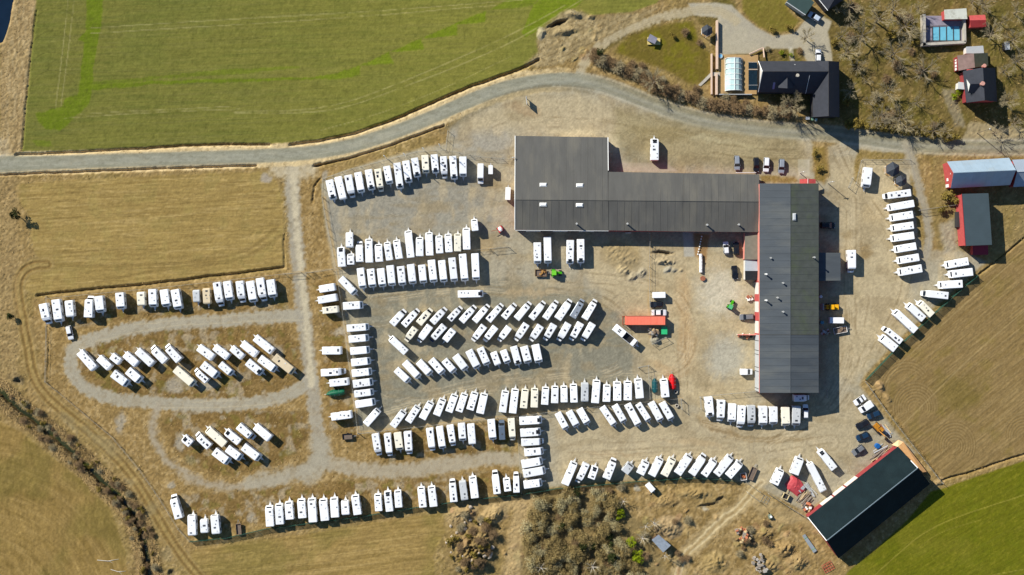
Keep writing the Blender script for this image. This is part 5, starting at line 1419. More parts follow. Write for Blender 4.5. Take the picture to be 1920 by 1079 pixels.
west_panel(345, 434, 5.0, 6.6, SALM, "wall_cladding", .06); west_panel(436, 528, 4.0, 6.6, SALM, "wall_cladding", .06)
for x, y, hh in ((1445, 484, .6), (1436, 514.5, 1.3), (1468, 531, .8), (1457.5, 558.5, .9), (1436, 563.5, 1.3), (1468, 585, .9), (1526, 483, 1.2)):
    h = RC - abs(x - 1481.8) / 57 * 1.5
    c.vent(x, y, h, hh * 1.4, .2, TRIM if hh == 1.3 else STEEL_L)
p = c.pt((1489.2, 407, 8.3)); o = MB().box(-.5, .5, -1.05, 1.05, -.4, .2).build("rooflight_kerb", WALLG, c.e, p); MB().hexa([(-.45, -1, .202), (.45, -1, .202), (.45, 1, .202), (-.45, 1, .202)], [(-.3, -.8, .38), (.3, -.8, .38), (.3, .8, .38), (-.3, .8, .38)]).build("rooflight_dome", WALLG, o)
for k in range(1, 30):
    y = 345 + k * 13.1
    c.bar((1424.5, y, EC + .03), (1481, y, RC + .01), .02, ROOFGY, "sheet_joint"); c.bar((1482.6, y, RC + .01), (1534.5, y, EC + .03), .02, ROOFGY, "sheet_joint")
# annexes: west lean-to, flat east annex, red porch
MB().slab([c.pt((1396, 487, 3.4)), c.pt((1421, 487, 3.9)), c.pt((1421, 435.5, 3.9)), c.pt((1397, 435, 3.4))], .15).build("annex_roof", mat("brown_felt", rgb(110, 106, 92), .8, .1, 1), c.e)
c.block([(1397, 486.5, 3.4), (1420, 486.5, 3.4), (1420, 436.5, 3.4), (1398, 436.5, 3.4)], 3.2, SALM, "annex_wall")
MB().slab([c.pt((1534.5, 527, 4.6)), c.pt((1576, 526.5, 4.4)), c.pt((1576, 474.5, 4.4)), c.pt((1534.5, 474, 4.6))], .16).build("annex_roof", ROOFGY, c.e)
c.block([(1534, 526, 4.4), (1575, 525.5, 4.4), (1575, 475.5, 4.4), (1534, 475.5, 4.4)], 4.2, REDB, "annex_wall")
MB().slab([c.pt((1499.5, 344.3, 2.9)), c.pt((1514.6, 344.3, 3.5)), c.pt((1514.6, 335.5, 3.5)), c.pt((1499.5, 336.5, 2.9))], .1).build("porch_roof", RED, c.e)
MB().slab([c.pt((1514.8, 344.3, 3.5)), c.pt((1529.5, 344.3, 2.9)), c.pt((1529.5, 336.5, 2.9)), c.pt((1514.8, 335.5, 3.5))], .1).build("porch_roof", RED, c.e)
c.bar((1514.7, 335.4, 3.56), (1514.7, 344.3, 3.56), .07, TRIM, "ridge_cap")
for x in (1500.5, 1529):
    c.bar((x, 337, .0), (x, 337, 2.85), .08, TRIM, "porch_post")
# hut beside the long hall
h = House("courtyard_hut", "small hut with pale north slope and black south slope by the hall", "hut", 1397, 487)
h.roof([(1421, 487, 3.0), (1397.3, 487, 3.0), (1397, 508.6, 4.2), (1421.8, 508.6, 4.2)], mat("hut_grey", rgb(150, 158, 162), .5, .05, 1, wave=('X', .4, .3)))
h.roof([(1397, 508.9, 4.2), (1397.3, 525.5, 3.0), (1422, 525.5, 3.0), (1421.8, 508.9, 4.2)], mat("hut_black", rgb(44, 52, 54), .5, .05, 1, wave=('X', .4, .3)))
h.block([(1398, 524.5, 3), (1421, 524.5, 3), (1421, 488.5, 3), (1398, 488.5, 3)], 2.8, WALLW)
h.bar((1397, 508.7, 4.24), (1421.8, 508.7, 4.24), .06, DARKW, "ridge_cap")

# --- black-roofed barn, south-east
b = House("black_roofed_barn", "large red barn with black pitched roof at the green field", "barn", 1515, 971)
EV, RV = 3.4, 9.8
A, B_, C_, D_ = (1514.5, 970.5), (1683.5, 838), (1743.8, 907.8), (1572, 1047.6)
R0, R1 = (1549.8, 1014.4), (1721, 877.8)
b.roof([(*B_, EV), (*A, EV), (*R0, RV), (*R1, RV)], ROOFT)
b.roof([(*R0, RV), (*D_, EV), (*C_, EV), (*R1, RV)], ROOFT)
b.bar((*R0, RV + .03), (*R1, RV + .03), .14, mat("ridge_steel", rgb(110, 124, 130), .4, .05, 2), "ridge_cap")
def mix(p, q, t): return (p[0] + (q[0] - p[0]) * t, p[1] + (q[1] - p[1]) * t)
ctr = (1629, 943)
fa, fb_, fc, fd = [mix(p, ctr, .012) for p in (A, B_, C_, D_)]
BRED = mat("barn_red", rgb(146, 58, 58), .8, .12, 1.5, dirt=rgb(120, 46, 46), dirt_amt=.4)
b.block([(*fd, EV), (*fc, EV), (*fb_, EV), (*fa, EV)], EV - .2, BRED)
for p0, p1, rr_ in ((fa, fd, R0), (fb_, fc, R1)):
    q0, q1, q2 = b.pt((*p0, EV - .25)), b.pt((*p1, EV - .25)), b.pt((*mix(rr_, ctr, .012), RV - .25))
    d = (b.pt((*ctr, EV)) - (q0 + q1) / 2); d.z = 0; d = d.normalized() * .2
    MB().hexa([q0, q1, q2], [q0 + d, q1 + d, q2 + d]).build("gable", BRED, b.e)
for p0, p1 in (((*A, EV + .02), (*R0, RV + .02)), ((*R1, RV + .02), (*mix(R1, B_, .35), RV - 2.1))):
    b.bar(p0, p1, .14, TRIM, "barge_board")
na = b.pt((*fa, EV)); nb = b.pt((*fb_, EV)); na.z = nb.z = 0
u = (nb - na).normalized(); nrm = Vector((-u.y, u.x, 0)); Ln = (nb - na).length
for t0, t1, m, nm in ((.0, .155, BRED, "wall_cladding"), (.16, .285, WALLW, "sliding_door"), (.30, .42, WALLW, "sliding_door"), (.435, .56, WALLW, "sliding_door"), (.57, .99, BRED, "wall_cladding")):
    p0 = na + u * (Ln * t0); p1 = na + u * (Ln * t1); o_ = nrm * (.1 if nm == "sliding_door" else .05)
    z1 = 2.9 if nm == "sliding_door" else 3.15
    MB().hexa([p0, p1, p1 + o_, p0 + o_], [v + Vector((0, 0, z1)) for v in (p0, p1, p1 + o_, p0 + o_)]).build(nm, m, b.e)
# orange-tan lean-to sheet along its north-east gable
MB().slab([b.pt((1694, 829, 1.8)), b.pt((1684.5, 838.3, 2.9)), b.pt((1729.5, 886, 2.9)), b.pt((1737.5, 885, 1.6))], .06).build("lean_to_roof", mat("tan_boards", rgb(216, 162, 104), .8, .08, 1.5), b.e)
MB().slab([b.pt((1672, 834.5, 1.8)), b.pt((1683.5, 838, 2.9)), b.pt((1693.5, 829, 1.8)), b.pt((1685, 825, 1.7))], .06).build("lean_to_roof", mat("tan_boards_pale", rgb(230, 186, 134), .8, .08, 1.5), b.e)
for px_, py_ in ((1737, 885.5), (1715, 858), (1694, 830)):
    b.bar((px_, py_, 0), (px_, py_, 1.6), .07, GREYD, "lean_to_post")

# --- eastern red barns
g = House("pale_roofed_barn", "red barn with pale sheet roof at the right edge", "barn", 1776, 303)
EE, RE = 4.2, 9.4
g.ribs([(1775.4, 303.4, EE), (1892, 296.3, EE), (1905, 319.3, RE), (1787.7, 324.4, RE)], 9, ROOFP)
g.ribs([(1782.6, 353.4, EE), (1894, 347.3, EE), (1905, 319.6, RE), (1787.7, 324.7, RE)], 9, ROOFP)
g.block([(1784, 351.5, EE), (1893, 346, EE), (1891, 298, EE), (1777.5, 305, EE)], EE - .15, RED)
q0, q1, q2 = g.pt((1777.5, 305, EE - .2)), g.pt((1784, 351.5, EE - .2)), g.pt((1789, 324.5, RE - .2))
MB().hexa([q0, q1, q2], [v + Vector((.25, 0, 0)) for v in (q0, q1, q2)]).build("gable", RED, g.e)
q0, q1, q2 = g.pt((1891, 298, EE - .2)), g.pt((1893, 346, EE - .2)), g.pt((1904, 319.5, RE - .2))
MB().hexa([q0, q1, q2], [v + Vector((-.25, 0, 0)) for v in (q0, q1, q2)]).build("gable", RED, g.e)
g.bar((1787.7, 324.5, RE + .06), (1905, 319.4, RE + .06), .1, ROOFP, "ridge_cap")
wx0 = P3(1779, 312, 2.5) - g.o
for yy, zz, hw, hh in ((325, 5.4, .45, .45), (336, 2.1, .45, .6), (347, 1.2, .5, 1.1)):
    t = (yy - 305) / 46.5
    p = g.pt((1777.5 + 6.5 * t, yy, EE)); MB().box(-.06, .04, -hw, hw, zz - hh, zz + hh).build("window", TRIM, g.e, (p.x, p.y, 0))
g2 = House("low_barn_extension", "lower grey-roofed barn extension cut by the right edge", "barn", 1900, 300)
g2.roof([(1960, 297, 3.8), (1898, 300, 3.8), (1907, 322.5, 6.6), (1960, 320, 6.6)], mat("blue_grey_roof", rgb(140, 150, 160), .5, .06, .5, wave=('X', .6, .2)))
g2.roof([(1907, 322.8, 6.6), (1900, 351, 3.8), (1960, 348, 3.8), (1960, 320.3, 6.6)], MATS["blue_grey_roof"])
g2.block([(1902, 349.5, 3.8), (1959, 346, 3.8), (1959, 299, 3.8), (1902, 302, 3.8)], 3.6, RED)
g2.bar((1907, 322.6, 6.64), (1960, 320.2, 6.64), .08, WALLG, "ridge_cap")
s_ = House("flat_roofed_shed", "red shed with flat slate-grey roof below the pale-roofed barn", "shed", 1803, 364)
s_.roof([(1810, 461.4, 5.4), (1860, 459.4, 5.8), (1853.3, 362.6, 5.8), (1803, 364, 5.4)], mat("slate_flat_roof", rgb(60, 72, 76), .6, .06, .4, dirt=rgb(54, 66, 68), wave=('Y', .5, .2)))
s_.block([(1810.5, 460.5, 5.4), (1859, 458.5, 5.4), (1852.5, 364, 5.4), (1804, 365, 5.4)], 5.2, RED)
s_.bar((1803, 364, 5.42), (1810, 461.4, 5.42), .1, mat("fascia_red", rgb(150, 40, 44), .7, .05, 2), "fascia")
MB().slab([s_.pt((1824, 478.5, 2.3)), s_.pt((1853, 478, 2.3)), s_.pt((1852.5, 460, 2.8)), s_.pt((1823.5, 460.5, 2.8))], .1).build("porch_roof", mat("maroon_roof", rgb(140, 40, 54), .6, .1, 1), s_.e)
s_.block([(1825, 477.5, 2.3), (1852, 477, 2.3), (1852, 461, 2.3), (1825, 461, 2.3)], 2.15, RED, "porch_wall")
p = s_.pt((1798.5, 412, 1.5)); MB().box(-.4, .3, -2.3, 2.3, 0, 2.2).build("dark_door", DARKW, s_.e, (p.x - .4, p.y, 0))

# --- dark house with the glazed pool, north
d = House("dark_tiled_house", "dark tiled house with dormer and cross wing beside the glazed pool", "house", 1424, 120)
ED, RD = 4.2, 10.2
d.roof([(1553, 115, ED), (1422, 115, ED), (1429.5, 134.4, RD), (1553.4, 134.4, RD)], ROOFD)
d.roof([(1429.5, 134.7, RD), (1421.6, 173, ED), (1545, 176, ED), (1553.4, 134.7, RD)], ROOFD)
RW = mat("black_tile_roof_ns", rgb(54, 56, 62), .7, .12, .8, spec=.25, wave=('Y', .34, .3))
d.roof([(1525, 115.5, ED - .1), (1524, 220, ED - .1), (1553.4, 218, RD - .15), (1553.4, 114.5, RD - .15)], RW, name="wing_roof")
d.roof([(1553.7, 114.5, RD - .15), (1553.7, 218, RD - .15), (1574, 220, ED - .1), (1573.5, 116, ED - .1)], RW, name="wing_roof")
d.block([(1424, 171.5, ED), (1545, 173.5, ED), (1545, 117, ED), (1425, 117, ED)], ED - .2, DARKW)
d.block([(1526, 217.5, ED), (1572, 217.5, ED), (1572, 118, ED), (1526, 118, ED)], ED - .3, DARKW)
for y0 in (217, 118.5):
    q0, q1, q2 = d.pt((1526, y0, ED - .3)), d.pt((1572, y0, ED - .3)), d.pt((1553.5, y0, RD - .35)); dv = Vector((0, .2 if y0 > 200 else -.2, 0))
    MB().hexa([q0, q1, q2], [v + dv for v in (q0, q1, q2)]).build("gable", DARKW, d.e)
q0, q1, q2 = d.pt((1425, 117, ED - .2)), d.pt((1424, 171.5, ED - .2)), d.pt((1431, 134.5, RD - .25))
MB().hexa([q0, q1, q2], [v + Vector((.2, 0, 0)) for v in (q0, q1, q2)]).build("gable", WALLW, d.e)
d.bar((1422, 115, ED + .05), (1429.5, 134.5, RD + .05), .12, TRIM, "barge_board"); d.bar((1429.5, 134.5, RD + .05), (1421.6, 173, ED + .05), .12, TRIM, "barge_board")
d.bar((1429.5, 134.5, RD + .03), (1553, 134.5, RD + .03), .1, DARKW, "ridge_cap"); d.bar((1553.5, 115, RD - .1), (1553.5, 218, RD - .1), .1, DARKW, "ridge_cap")
d.bar((1518, 142, 9.3), (1510.5, 176, 4.4), .07, TRIM, "roof_ladder")
d.roof([(1459.5, 148, 6.6), (1459.5, 165, 6.6), (1476.4, 166, 8.6), (1476.4, 143.5, 8.8)], ROOFD, .1, "dormer_roof"); d.roof([(1476.5, 143.5, 8.8), (1476.5, 166, 8.6), (1490, 165, 6.6), (1490, 148, 6.6)], ROOFD, .1, "dormer_roof")
d.block([(1461, 163.5, 6.4), (1488.5, 163.5, 6.4), (1488.5, 150, 6.4), (1461, 150, 6.4)], 6.5, DARKW, "dormer_wall", 3.6)
d.vent(1495, 142, 9.2, .9, .35, CONC, "chimney"); d.vent(1490, 122.5, 6, .4, .18)
d.roof([(1448, 167.5, 5.3), (1452, 167.5, 5.3), (1454, 155, 7.2), (1450, 155, 7.2)], mat("roof_window_glass", rgb(90, 110, 150), .15, .1, 2, spec=.5), .05, "roof_window")
# solar canopy between pool deck and house
for r_ in range(2):
    MB().slab([d.pt((1403.5, 169.5 - r_ * 40, 3.0)), d.pt((1420, 169.5 - r_ * 40, 3.3)), d.pt((1420, 131.5 - r_ * 14, 3.3)), d.pt((1403.5, 131.5 - r_ * 14, 3.0))], .06).build("solar_canopy", mat("solar_black", rgb(20, 34, 42), .15, .2, 2, spec=.5), d.e)
for y in (130.6, 160, 117):
    d.bar((1403, y, 3.12), (1421, y, 3.4), .06, WALLG, "canopy_bar")
# deck, walls, glazed pool cover
k_ = House("pool_terrace", "tan timber terrace with low pink walls round the glazed pool", "terrace", 1345, 178)
k_.block([(1346, 177.5), (1422, 177.5), (1421, 104), (1346, 103)], 0, DECK, "deck", 0.0, tops=[.4] * 4)
for a, b2 in (((1343.5, 40), (1342.5, 131)), ((1342.5, 139), (1342.5, 179))):
    pa, pb = k_.pt((*a, 0)), k_.pt((*b2, 0))
    MB().box(pa.x - .28, pa.x + .28, pb.y, pa.y, 0, 1.3).build("garden_wall", PINKW, k_.e)
pa, pb = k_.pt((1333.5, 102, 0)), k_.pt((1333.5, 178, 0)); MB().box(pa.x - .2, pa.x + .2, pb.y, pa.y, 0, 1.0).build("low_wall", PINKW, k_.e)
pa, pb = k_.pt((1347, 178.6, 0)), k_.pt((1408, 178.6, 0)); MB().box(pa.x, pb.x, pa.y - .1, pa.y + .1, 0, 1.4).build("low_wall", WALLG, k_.e)
MB().bar(k_.pt((1405, 102, .8)), k_.pt((1431, 90, .8)), .25).bar(k_.pt((1431, 90, .8)), k_.pt((1433, 108, .8)), .25).build("low_wall", PINKW, k_.e)
pg = House("pool_enclosure", "arched glazed swimming pool enclosure with white ribs", "pool cover", 1358, 171)
PGL = mat("pale_glazing", rgb(176, 200, 196), .15, .1, 1.0, spec=.5, dirt=rgb(216, 222, 214), dirt_amt=.6)
n = 6
for k in range(n):
    y0 = 170 - k * 10.1; y1 = y0 - 9.5
    for j in range(6):
        t0, t1 = math.pi * j / 6, math.pi * (j + 1) / 6
        rx = (16 - .25 * k) * S * .985
        cx = pg.pt((1374.8 + .4 * (k > 2), 100, 0)).x
        pts = [(cx - rx * math.cos(t0), pg.pt((0, y0, 1)).y, .42 + 1.9 * math.sin(t0)), (cx - rx * math.cos(t1), pg.pt((0, y0, 1)).y, .42 + 1.9 * math.sin(t1)), (cx - rx * math.cos(t1), pg.pt((0, y1, 1)).y, .42 + 1.9 * math.sin(t1)), (cx - rx * math.cos(t0), pg.pt((0, y1, 1)).y, .42 + 1.9 * math.sin(t0))]
        MB().slab(pts, .04).build("glass_pane", PGL, pg.e)
for k in range(n + 1):
    y0 = 170.3 - k * 10.1; yy = pg.pt((0, y0, 1)).y; m = MB()
    for j in range(6):
        t0, t1 = math.pi * j / 6, math.pi * (j + 1) / 6; rx = 16.1 * S * .985; cx = pg.pt((1374.9, 100, 0)).x
        m.bar((cx - rx * math.cos(t0), yy, .42 + 1.95 * math.sin(t0)), (cx - rx * math.cos(t1), yy, .42 + 1.95 * math.sin(t1)), .1)
    m.build("white_rib", TRIM, pg.e)
for tt in (.0, .5, 1.0):
    t0 = math.pi * tt; cx = pg.pt((1374.9, 100, 0)).x; rx = 16.1 * S * .985
    MB().bar((cx - rx * math.cos(t0), pg.pt((0, 170.3, 1)).y, .44 + 1.97 * math.sin(t0)), (cx - rx * math.cos(t0), pg.pt((0, 109.7, 1)).y, .44 + 1.97 * math.sin(t0)), .09).build("white_purlin", TRIM, pg.e)
hp = House("plunge_pool", "small round blue plunge pool at the terrace corner", "pool", 1350, 106)
MB().lathe([(.78, 0), (.78, .75), (.62, .75), (.62, .55)], 16).build("tub", CONC, hp.e); MB().lathe([(.6, .5), (.6, .62)], 16).build("pool_water", mat("pool_blue", rgb(120, 180, 214), .1, .05, 2, spec=.5), hp.e)
# bridge-like timber steps and little garden plants boxes
st = House("garden_steps", "sloping timber walkway down from the terrace to the lawn", "steps", 1333, 139)
MB().slab([st.pt((1309, 160, .12)), st.pt((1314, 162, .12)), st.pt((1336, 141, .5)), st.pt((1332, 137, .5))], .1).build("walkway", CONC, st.e); MB().slab([st.pt((1334, 143, .5)), st.pt((1350, 143, .5)), st.pt((1350, 136, .5)), st.pt((1334, 136, .5))], .1).build("landing", CONC, st.e)

def gazebo(px, py, r, lab, h=2.6, hh=4.2):
    e = House("gazebo", lab, "gazebo", px, py); rr = r * S; m_ = mat("gazebo_black", rgb(56, 60, 66), .6, .1, 2)
    apex = Vector((0, 0, hh))
    for k in range(6):
        a0, a1 = math.pi / 3 * k + .52, math.pi / 3 * (k + 1) + .52
        p0, p1 = Vector((rr * math.cos(a0), rr * math.sin(a0), h)), Vector((rr * math.cos(a1), rr * math.sin(a1), h))
        MB().hexa([p0 - Vector((0, 0, .08)), p1 - Vector((0, 0, .08)), apex - Vector((0, 0, .08))], [p0, p1, apex]).build("roof", m_, e.e)
        MB().bar((p0.x * .9, p0.y * .9, 0), (p0.x * .9, p0.y * .9, h), .06).build("post", TRIM, e.e)
        if k % 2 == 0:
            MB().bar((p0.x * .9, p0.y * .9, .9), (p1.x * .9, p1.y * .9, .9), .05).build("rail", TRIM, e.e)
    MB().lathe([(rr * .88, .0), (rr * .88, .12)], 6).build("floor", DECK, e.e)
gazebo(1323, 61, 11, "black hexagonal gazebo on the dark house's lawn")
gazebo(1668.5, 319.5, 14, "larger black gazebo roof in the fenced plot", 2.6, 4.4); gazebo(1684, 341, 11, "smaller black gazebo roof in the fenced plot", 2.4, 3.8)

# garage, top
t = House("garage", "green-black roofed garage at the top edge with pale front", "garage", 1475, 5)
t.roof([(1474.5, 3.5, 3.0), (1510.5, 28, 3.0), (1527, 4.5, 3.3), (1494, -20, 3.3)], mat("garage_roof", rgb(52, 70, 66), .6, .08, .6))
t.block([(1475.5, 4, 3), (1510.5, 27, 3), (1525.5, 4.5, 3), (1493, -19, 3)], 2.8, WALLG)
t.bar((1474.3, 4, 3.04), (1510.3, 28.4, 3.04), .16, WALLG, "fascia")
t2 = House("top_house", "black-roofed house cut by the top edge", "house", 1530, 0)
t2.roof([(1526, -12, 4), (1552, 20, 4), (1564, 0, 6.5), (1540, -30, 6.5)], ROOFD); t2.roof([(1564, .2, 6.5), (1552.3, 20, 4), (1590, -6, 4), (1575, -30, 5)], ROOFD)
t2.block([(1529, -10, 4), (1552, 18, 4), (1586, -6, 4), (1560, -30, 4)], 3.8, DARKW); t2.bar((1526, -12, 4.05), (1552, 20, 4.05), .12, TRIM, "barge_board")

# --- old red house and its yard buildings, far north-east
q = House("old_red_house", "old red house with brown and black roofs and white porch gable", "house", 1800, 130)
q.roof([(1795, 104.5, 3.6), (1797.5, 133, 3.6), (1828, 127, 5.4), (1826, 100.5, 5.4)], ROOFBR, name="brown_roof")
q.roof([(1826.3, 100.5, 5.4), (1828.3, 127, 5.4), (1853, 124, 3.6), (1852, 99.5, 3.6)], mat("moss_roof", rgb(72, 74, 58), .8, .15, 1), name="mossy_roof")
q.block([(1798, 131, 3.6), (1851, 123.5, 3.6), (1850, 101.5, 3.6), (1796.5, 105.5, 3.6)], 3.4, BRED)
q.roof([(1805.5, 133.5, 3.6), (1812, 193, 3.6), (1846.5, 188.5, 9.6), (1843, 127, 9.6)], ROOFD, name="main_roof")
q.roof([(1843.3, 127, 9.6), (1846.8, 188.5, 9.6), (1870, 191, 3.6), (1866, 128, 3.6)], ROOFD, name="main_roof")
q.block([(1813.5, 190.5, 3.6), (1868, 189, 3.6), (1864.5, 130, 3.6), (1807.5, 134.5, 3.6)], 3.4, BRED)
for y0, x0, x1, xr in ((191, 1813, 1868, 1846.5), (131, 1807, 1864.5, 1843)):
    q0, q1, q2 = q.pt((x0, y0, 3.4)), q.pt((x1, y0, 3.4)), q.pt((xr, y0 - 2, 9.3)); dv = Vector((0, .2 if y0 > 150 else -.2, 0))
    MB().hexa([q0, q1, q2], [v + dv for v in (q0, q1, q2)]).build("gable", RED, q.e)
q.roof([(1811.5, 147.5, 6.4), (1819, 158, 8.8), (1841, 157.5, 9.0), (1839, 143, 6.6)][::-1], ROOFD, .1, "dormer_roof"); q.roof([(1819, 158.3, 8.8), (1815.5, 174.5, 6.4), (1838, 176, 6.6), (1841, 158, 9.0)], ROOFD, .1, "dormer_roof")
q0, q1, q2 = q.pt((1812, 148.5, 6.2)), q.pt((1816, 173.5, 6.2)), q.pt((1819.5, 158.3, 8.6)); MB().hexa([q0, q1, q2], [v + Vector((.2, 0, 0)) for v in (q0, q1, q2)]).build("dormer_gable", TRIM, q.e)
q.roof([(1812, 100.8, 2.6), (1845, 100, 2.6), (1843.5, 86, 2.8), (1811.5, 88, 2.8)], WALLG, .1, "porch_roof"); q.block([(1813, 99.5, 2.6), (1844, 99, 2.6), (1843, 87.5, 2.6), (1812.5, 89, 2.6)], 2.45, WALLW, "porch_wall")
q.roof([(1796, 167, 2.4), (1808.5, 168, 2.6), (1808, 155, 2.6), (1797, 154, 2.4)], WALLG, .1, "porch_roof"); q.block([(1797, 166.5, 2.4), (1808, 167, 2.4), (1807.5, 155.5, 2.4), (1798, 155, 2.4)], 2.2, WALLW, "porch_wall")
q.vent(1841.5, 157.5, 9.0, 1.1, .45, mat("chimney_brick", rgb(190, 140, 124), .9, .15, 4), "chimney"); q.vent(1845, 124, 5, .9, .4, MATS["chimney_brick"], "chimney")
for yy in (110, 116, 122, 128):
    pw = q.pt((1796.8, yy, 3.5)); MB().box(-.05, .05, -.35, .35, 1.0, 2.2).build("window", TRIM, q.e, (pw.x, pw.y, 0))
# walled pool
v_ = House("walled_pool", "blue swimming pool inside pale walls by the red house", "pool", 1728, 87)
v_.block([(1730, 86, .3), (1808, 84, .3), (1806, 30, .3), (1729, 30, .3)], .3, mat("pool_paving", rgb(136, 130, 140), .9, .12, 1.5, dirt=rgb(104, 96, 100), dirt_amt=.5), "paving")
v_.roof([(1749, 76, .45), (1800, 76, .45), (1800, 49.5, .45), (1748.5, 51, .45)], mat("pool_water_blue", rgb(108, 176, 196), .12, .06, 1.2, spec=.5, bump=.05, dirt=rgb(60, 130, 150), dirt_amt=.6), .08, "pool_water")
for x in (1748.5, 1761.5, 1774.5, 1787.5, 1800):
    v_.bar((x, 76.5, .62), (x - .3, 50, .62), .1, GREYD, "cover_rail")
v_.bar((1734, 50, .62), (1776, 48.5, .62), .12, GREYD, "cover_rail"); v_.bar((1735, 77.5, .62), (1802, 76.5, .62), .16, GREYD, "cover_rail")
for a, b2, wd in (((1731, 28), (1731.5, 87), .45), ((1728, 84.5), (1809, 80), .4), ((1807, 36), (1808, 80), .3)):
    pa, pb = v_.pt((*a, 1.2)), v_.pt((*b2, 1.2)); dv = (pb - pa).normalized(); nn = Vector((-dv.y, dv.x, 0)) * wd
    MB().hexa([Vector((p.x, p.y, 0)) for p in (pa - nn, pb - nn, pb + nn, pa + nn)], [Vector((p.x, p.y, 2.0)) for p in (pa - nn, pb - nn, pb + nn, pa + nn)]).build("garden_wall", CONC, v_.e)
z_ = House("pool_house", "small shed with moss-stained white roof above the walled pool", "shed", 1771, 36)
z_.roof([(1771.5, 36.5, 3.0), (1814, 36, 3.0), (1812, 16, 3.2), (1770.5, 18.5, 3.2)], mat("stained_white_roof", rgb(196, 196, 180), .7, .06, .8, dirt=rgb(110, 100, 66), dirt_amt=.8)); z_.block([(1772.5, 35.5, 3), (1813, 35, 3), (1811, 17.5, 3), (1771.5, 19.5, 3)], 2.8, RED)
r2 = House("red_roofed_shed", "little red-roofed shed at the far upper right", "shed", 1818, 50)
r2.roof([(1849, 38, 3.4), (1847, 28, 2.6), (1817, 29.5, 2.6), (1819, 38.5, 3.4)], RED); r2.roof([(1819, 38.8, 3.4), (1820.5, 52, 2.6), (1849.5, 50.5, 2.6), (1849, 38.3, 3.4)], mat("maroon_roof2", rgb(160, 54, 52), .7, .1, 1)); r2.block([(1821, 50.5, 2.6), (1848, 49.5, 2.6), (1846.5, 29.5, 2.6), (1819, 31, 2.6)], 2.4, RED)
r3 = House("garden_shed", "tiny grey-white hut among the trees at upper right", "shed", 1884, 86)
r3.roof([(1885, 94, 2.2), (1894, 93, 2.2), (1892.5, 78, 2.4), (1883.5, 79, 2.4)], WALLG); r3.block([(1885.5, 93, 2.2), (1893, 92.5, 2.2), (1892, 79, 2.2), (1884.5, 80, 2.2)], 2.05, DARKW)
pl = House("play_hut", "small play hut with grey roof and yellow deck on the lawn", "hut", 1222, 78)
pl.roof([(1213, 76, 2.3), (1228, 83, 1.6), (1233, 72, 1.6), (1219, 64, 2.3)], mat("hut_sheet", rgb(158, 154, 162), .6, .12, 1.5)); pl.block([(1214, 84, .5), (1238, 84, .5), (1238, 72, .5), (1214, 70, .5)], .5, mat("yellow_deck", rgb(196, 176, 112), .8, .1, 2), "deck")
pl.block([(1215, 76, 1.6), (1227, 81, 1.6), (1231, 72, 1.6), (1219, 66, 1.6)], 1.5, CONC)
# old bus-like shed and skip in the south thicket
ol = House("tin_shed", "weathered grey tin-roofed shed among bare trees at bottom", "shed", 1240, 1022)
ol.roof([(1222, 1013, 2.4), (1243.5, 1036.5, 2.4), (1258, 1023, 2.5), (1235, 1003, 2.5)], mat("weathered_tin", rgb(132, 140, 148), .6, .15, 1.5, dirt=rgb(96, 92, 88), dirt_amt=.5)); ol.block([(1223.5, 1013, 2.4), (1243.5, 1034.5, 2.4), (1256, 1023, 2.4), (1235, 1005, 2.4)], 2.2, mat("shed_boards", rgb(90, 70, 58), .9, .15, 2))
# ------------------------------------------------------------------ trees, bushes, grass
TW_PALE = mat("bark_pale_twigs", rgb(158, 144, 110), 1, .2, .6, spec=.05, rand=.12)
TW_GREY = mat("bark_grey_twigs", rgb(146, 134, 106), 1, .2, .6, spec=.05, rand=.12)
TW_BRN = mat("bark_brown_twigs", rgb(138, 114, 82), 1, .25, .6, spec=.05, rand=.15)
BARK = mat("trunk_bark", rgb(124, 112, 92), 1, .2, 2, spec=.05)
BIRCH = mat("birch_bark", rgb(206, 196, 178), .9, .2, 3, spec=.1)
SCRUB = mat("scrub_leaf", rgb(150, 130, 84), 1, .35, .9, spec=.05, rand=.18, dirt=rgb(104, 100, 56), dirt_amt=.6)
SCRUB2 = mat("scrub_leaf_pale", rgb(164, 152, 112), 1, .35, .9, spec=.05, rand=.15, dirt=rgb(96, 92, 52), dirt_amt=.6)
LIME = mat("spring_leaf", rgb(126, 138, 26), 1, .3, .9, spec=.05, rand=.1)
CONIF = mat("conifer_needles", rgb(52, 58, 30), 1, .35, .9, spec=.05, rand=.2)
OLIVE = mat("olive_shrub", rgb(134, 116, 56), 1, .3, .9, spec=.05, rand=.15, dirt=rgb(84, 74, 28), dirt_amt=.6)

def rvec(r_):
    while True:
        v = Vector((r_.uniform(-1, 1), r_.uniform(-1, 1), r_.uniform(-1, 1)))
        if .05 < v.length < 1:
            return v.normalized()

def blade(m, a, b, w):
    d = (b - a)
    s = d.cross(Vector((0, 0, 1)))
    if s.length < 1e-4: s = Vector((1, 0, 0))
    s = s.normalized() * (w / 2)
    n = len(m.v)
    m.v += [tuple(a - s), tuple(a + s), tuple(b + s * .4), tuple(b - s * .4)]
    m.f.append((n, n + 1, n + 2, n + 3))

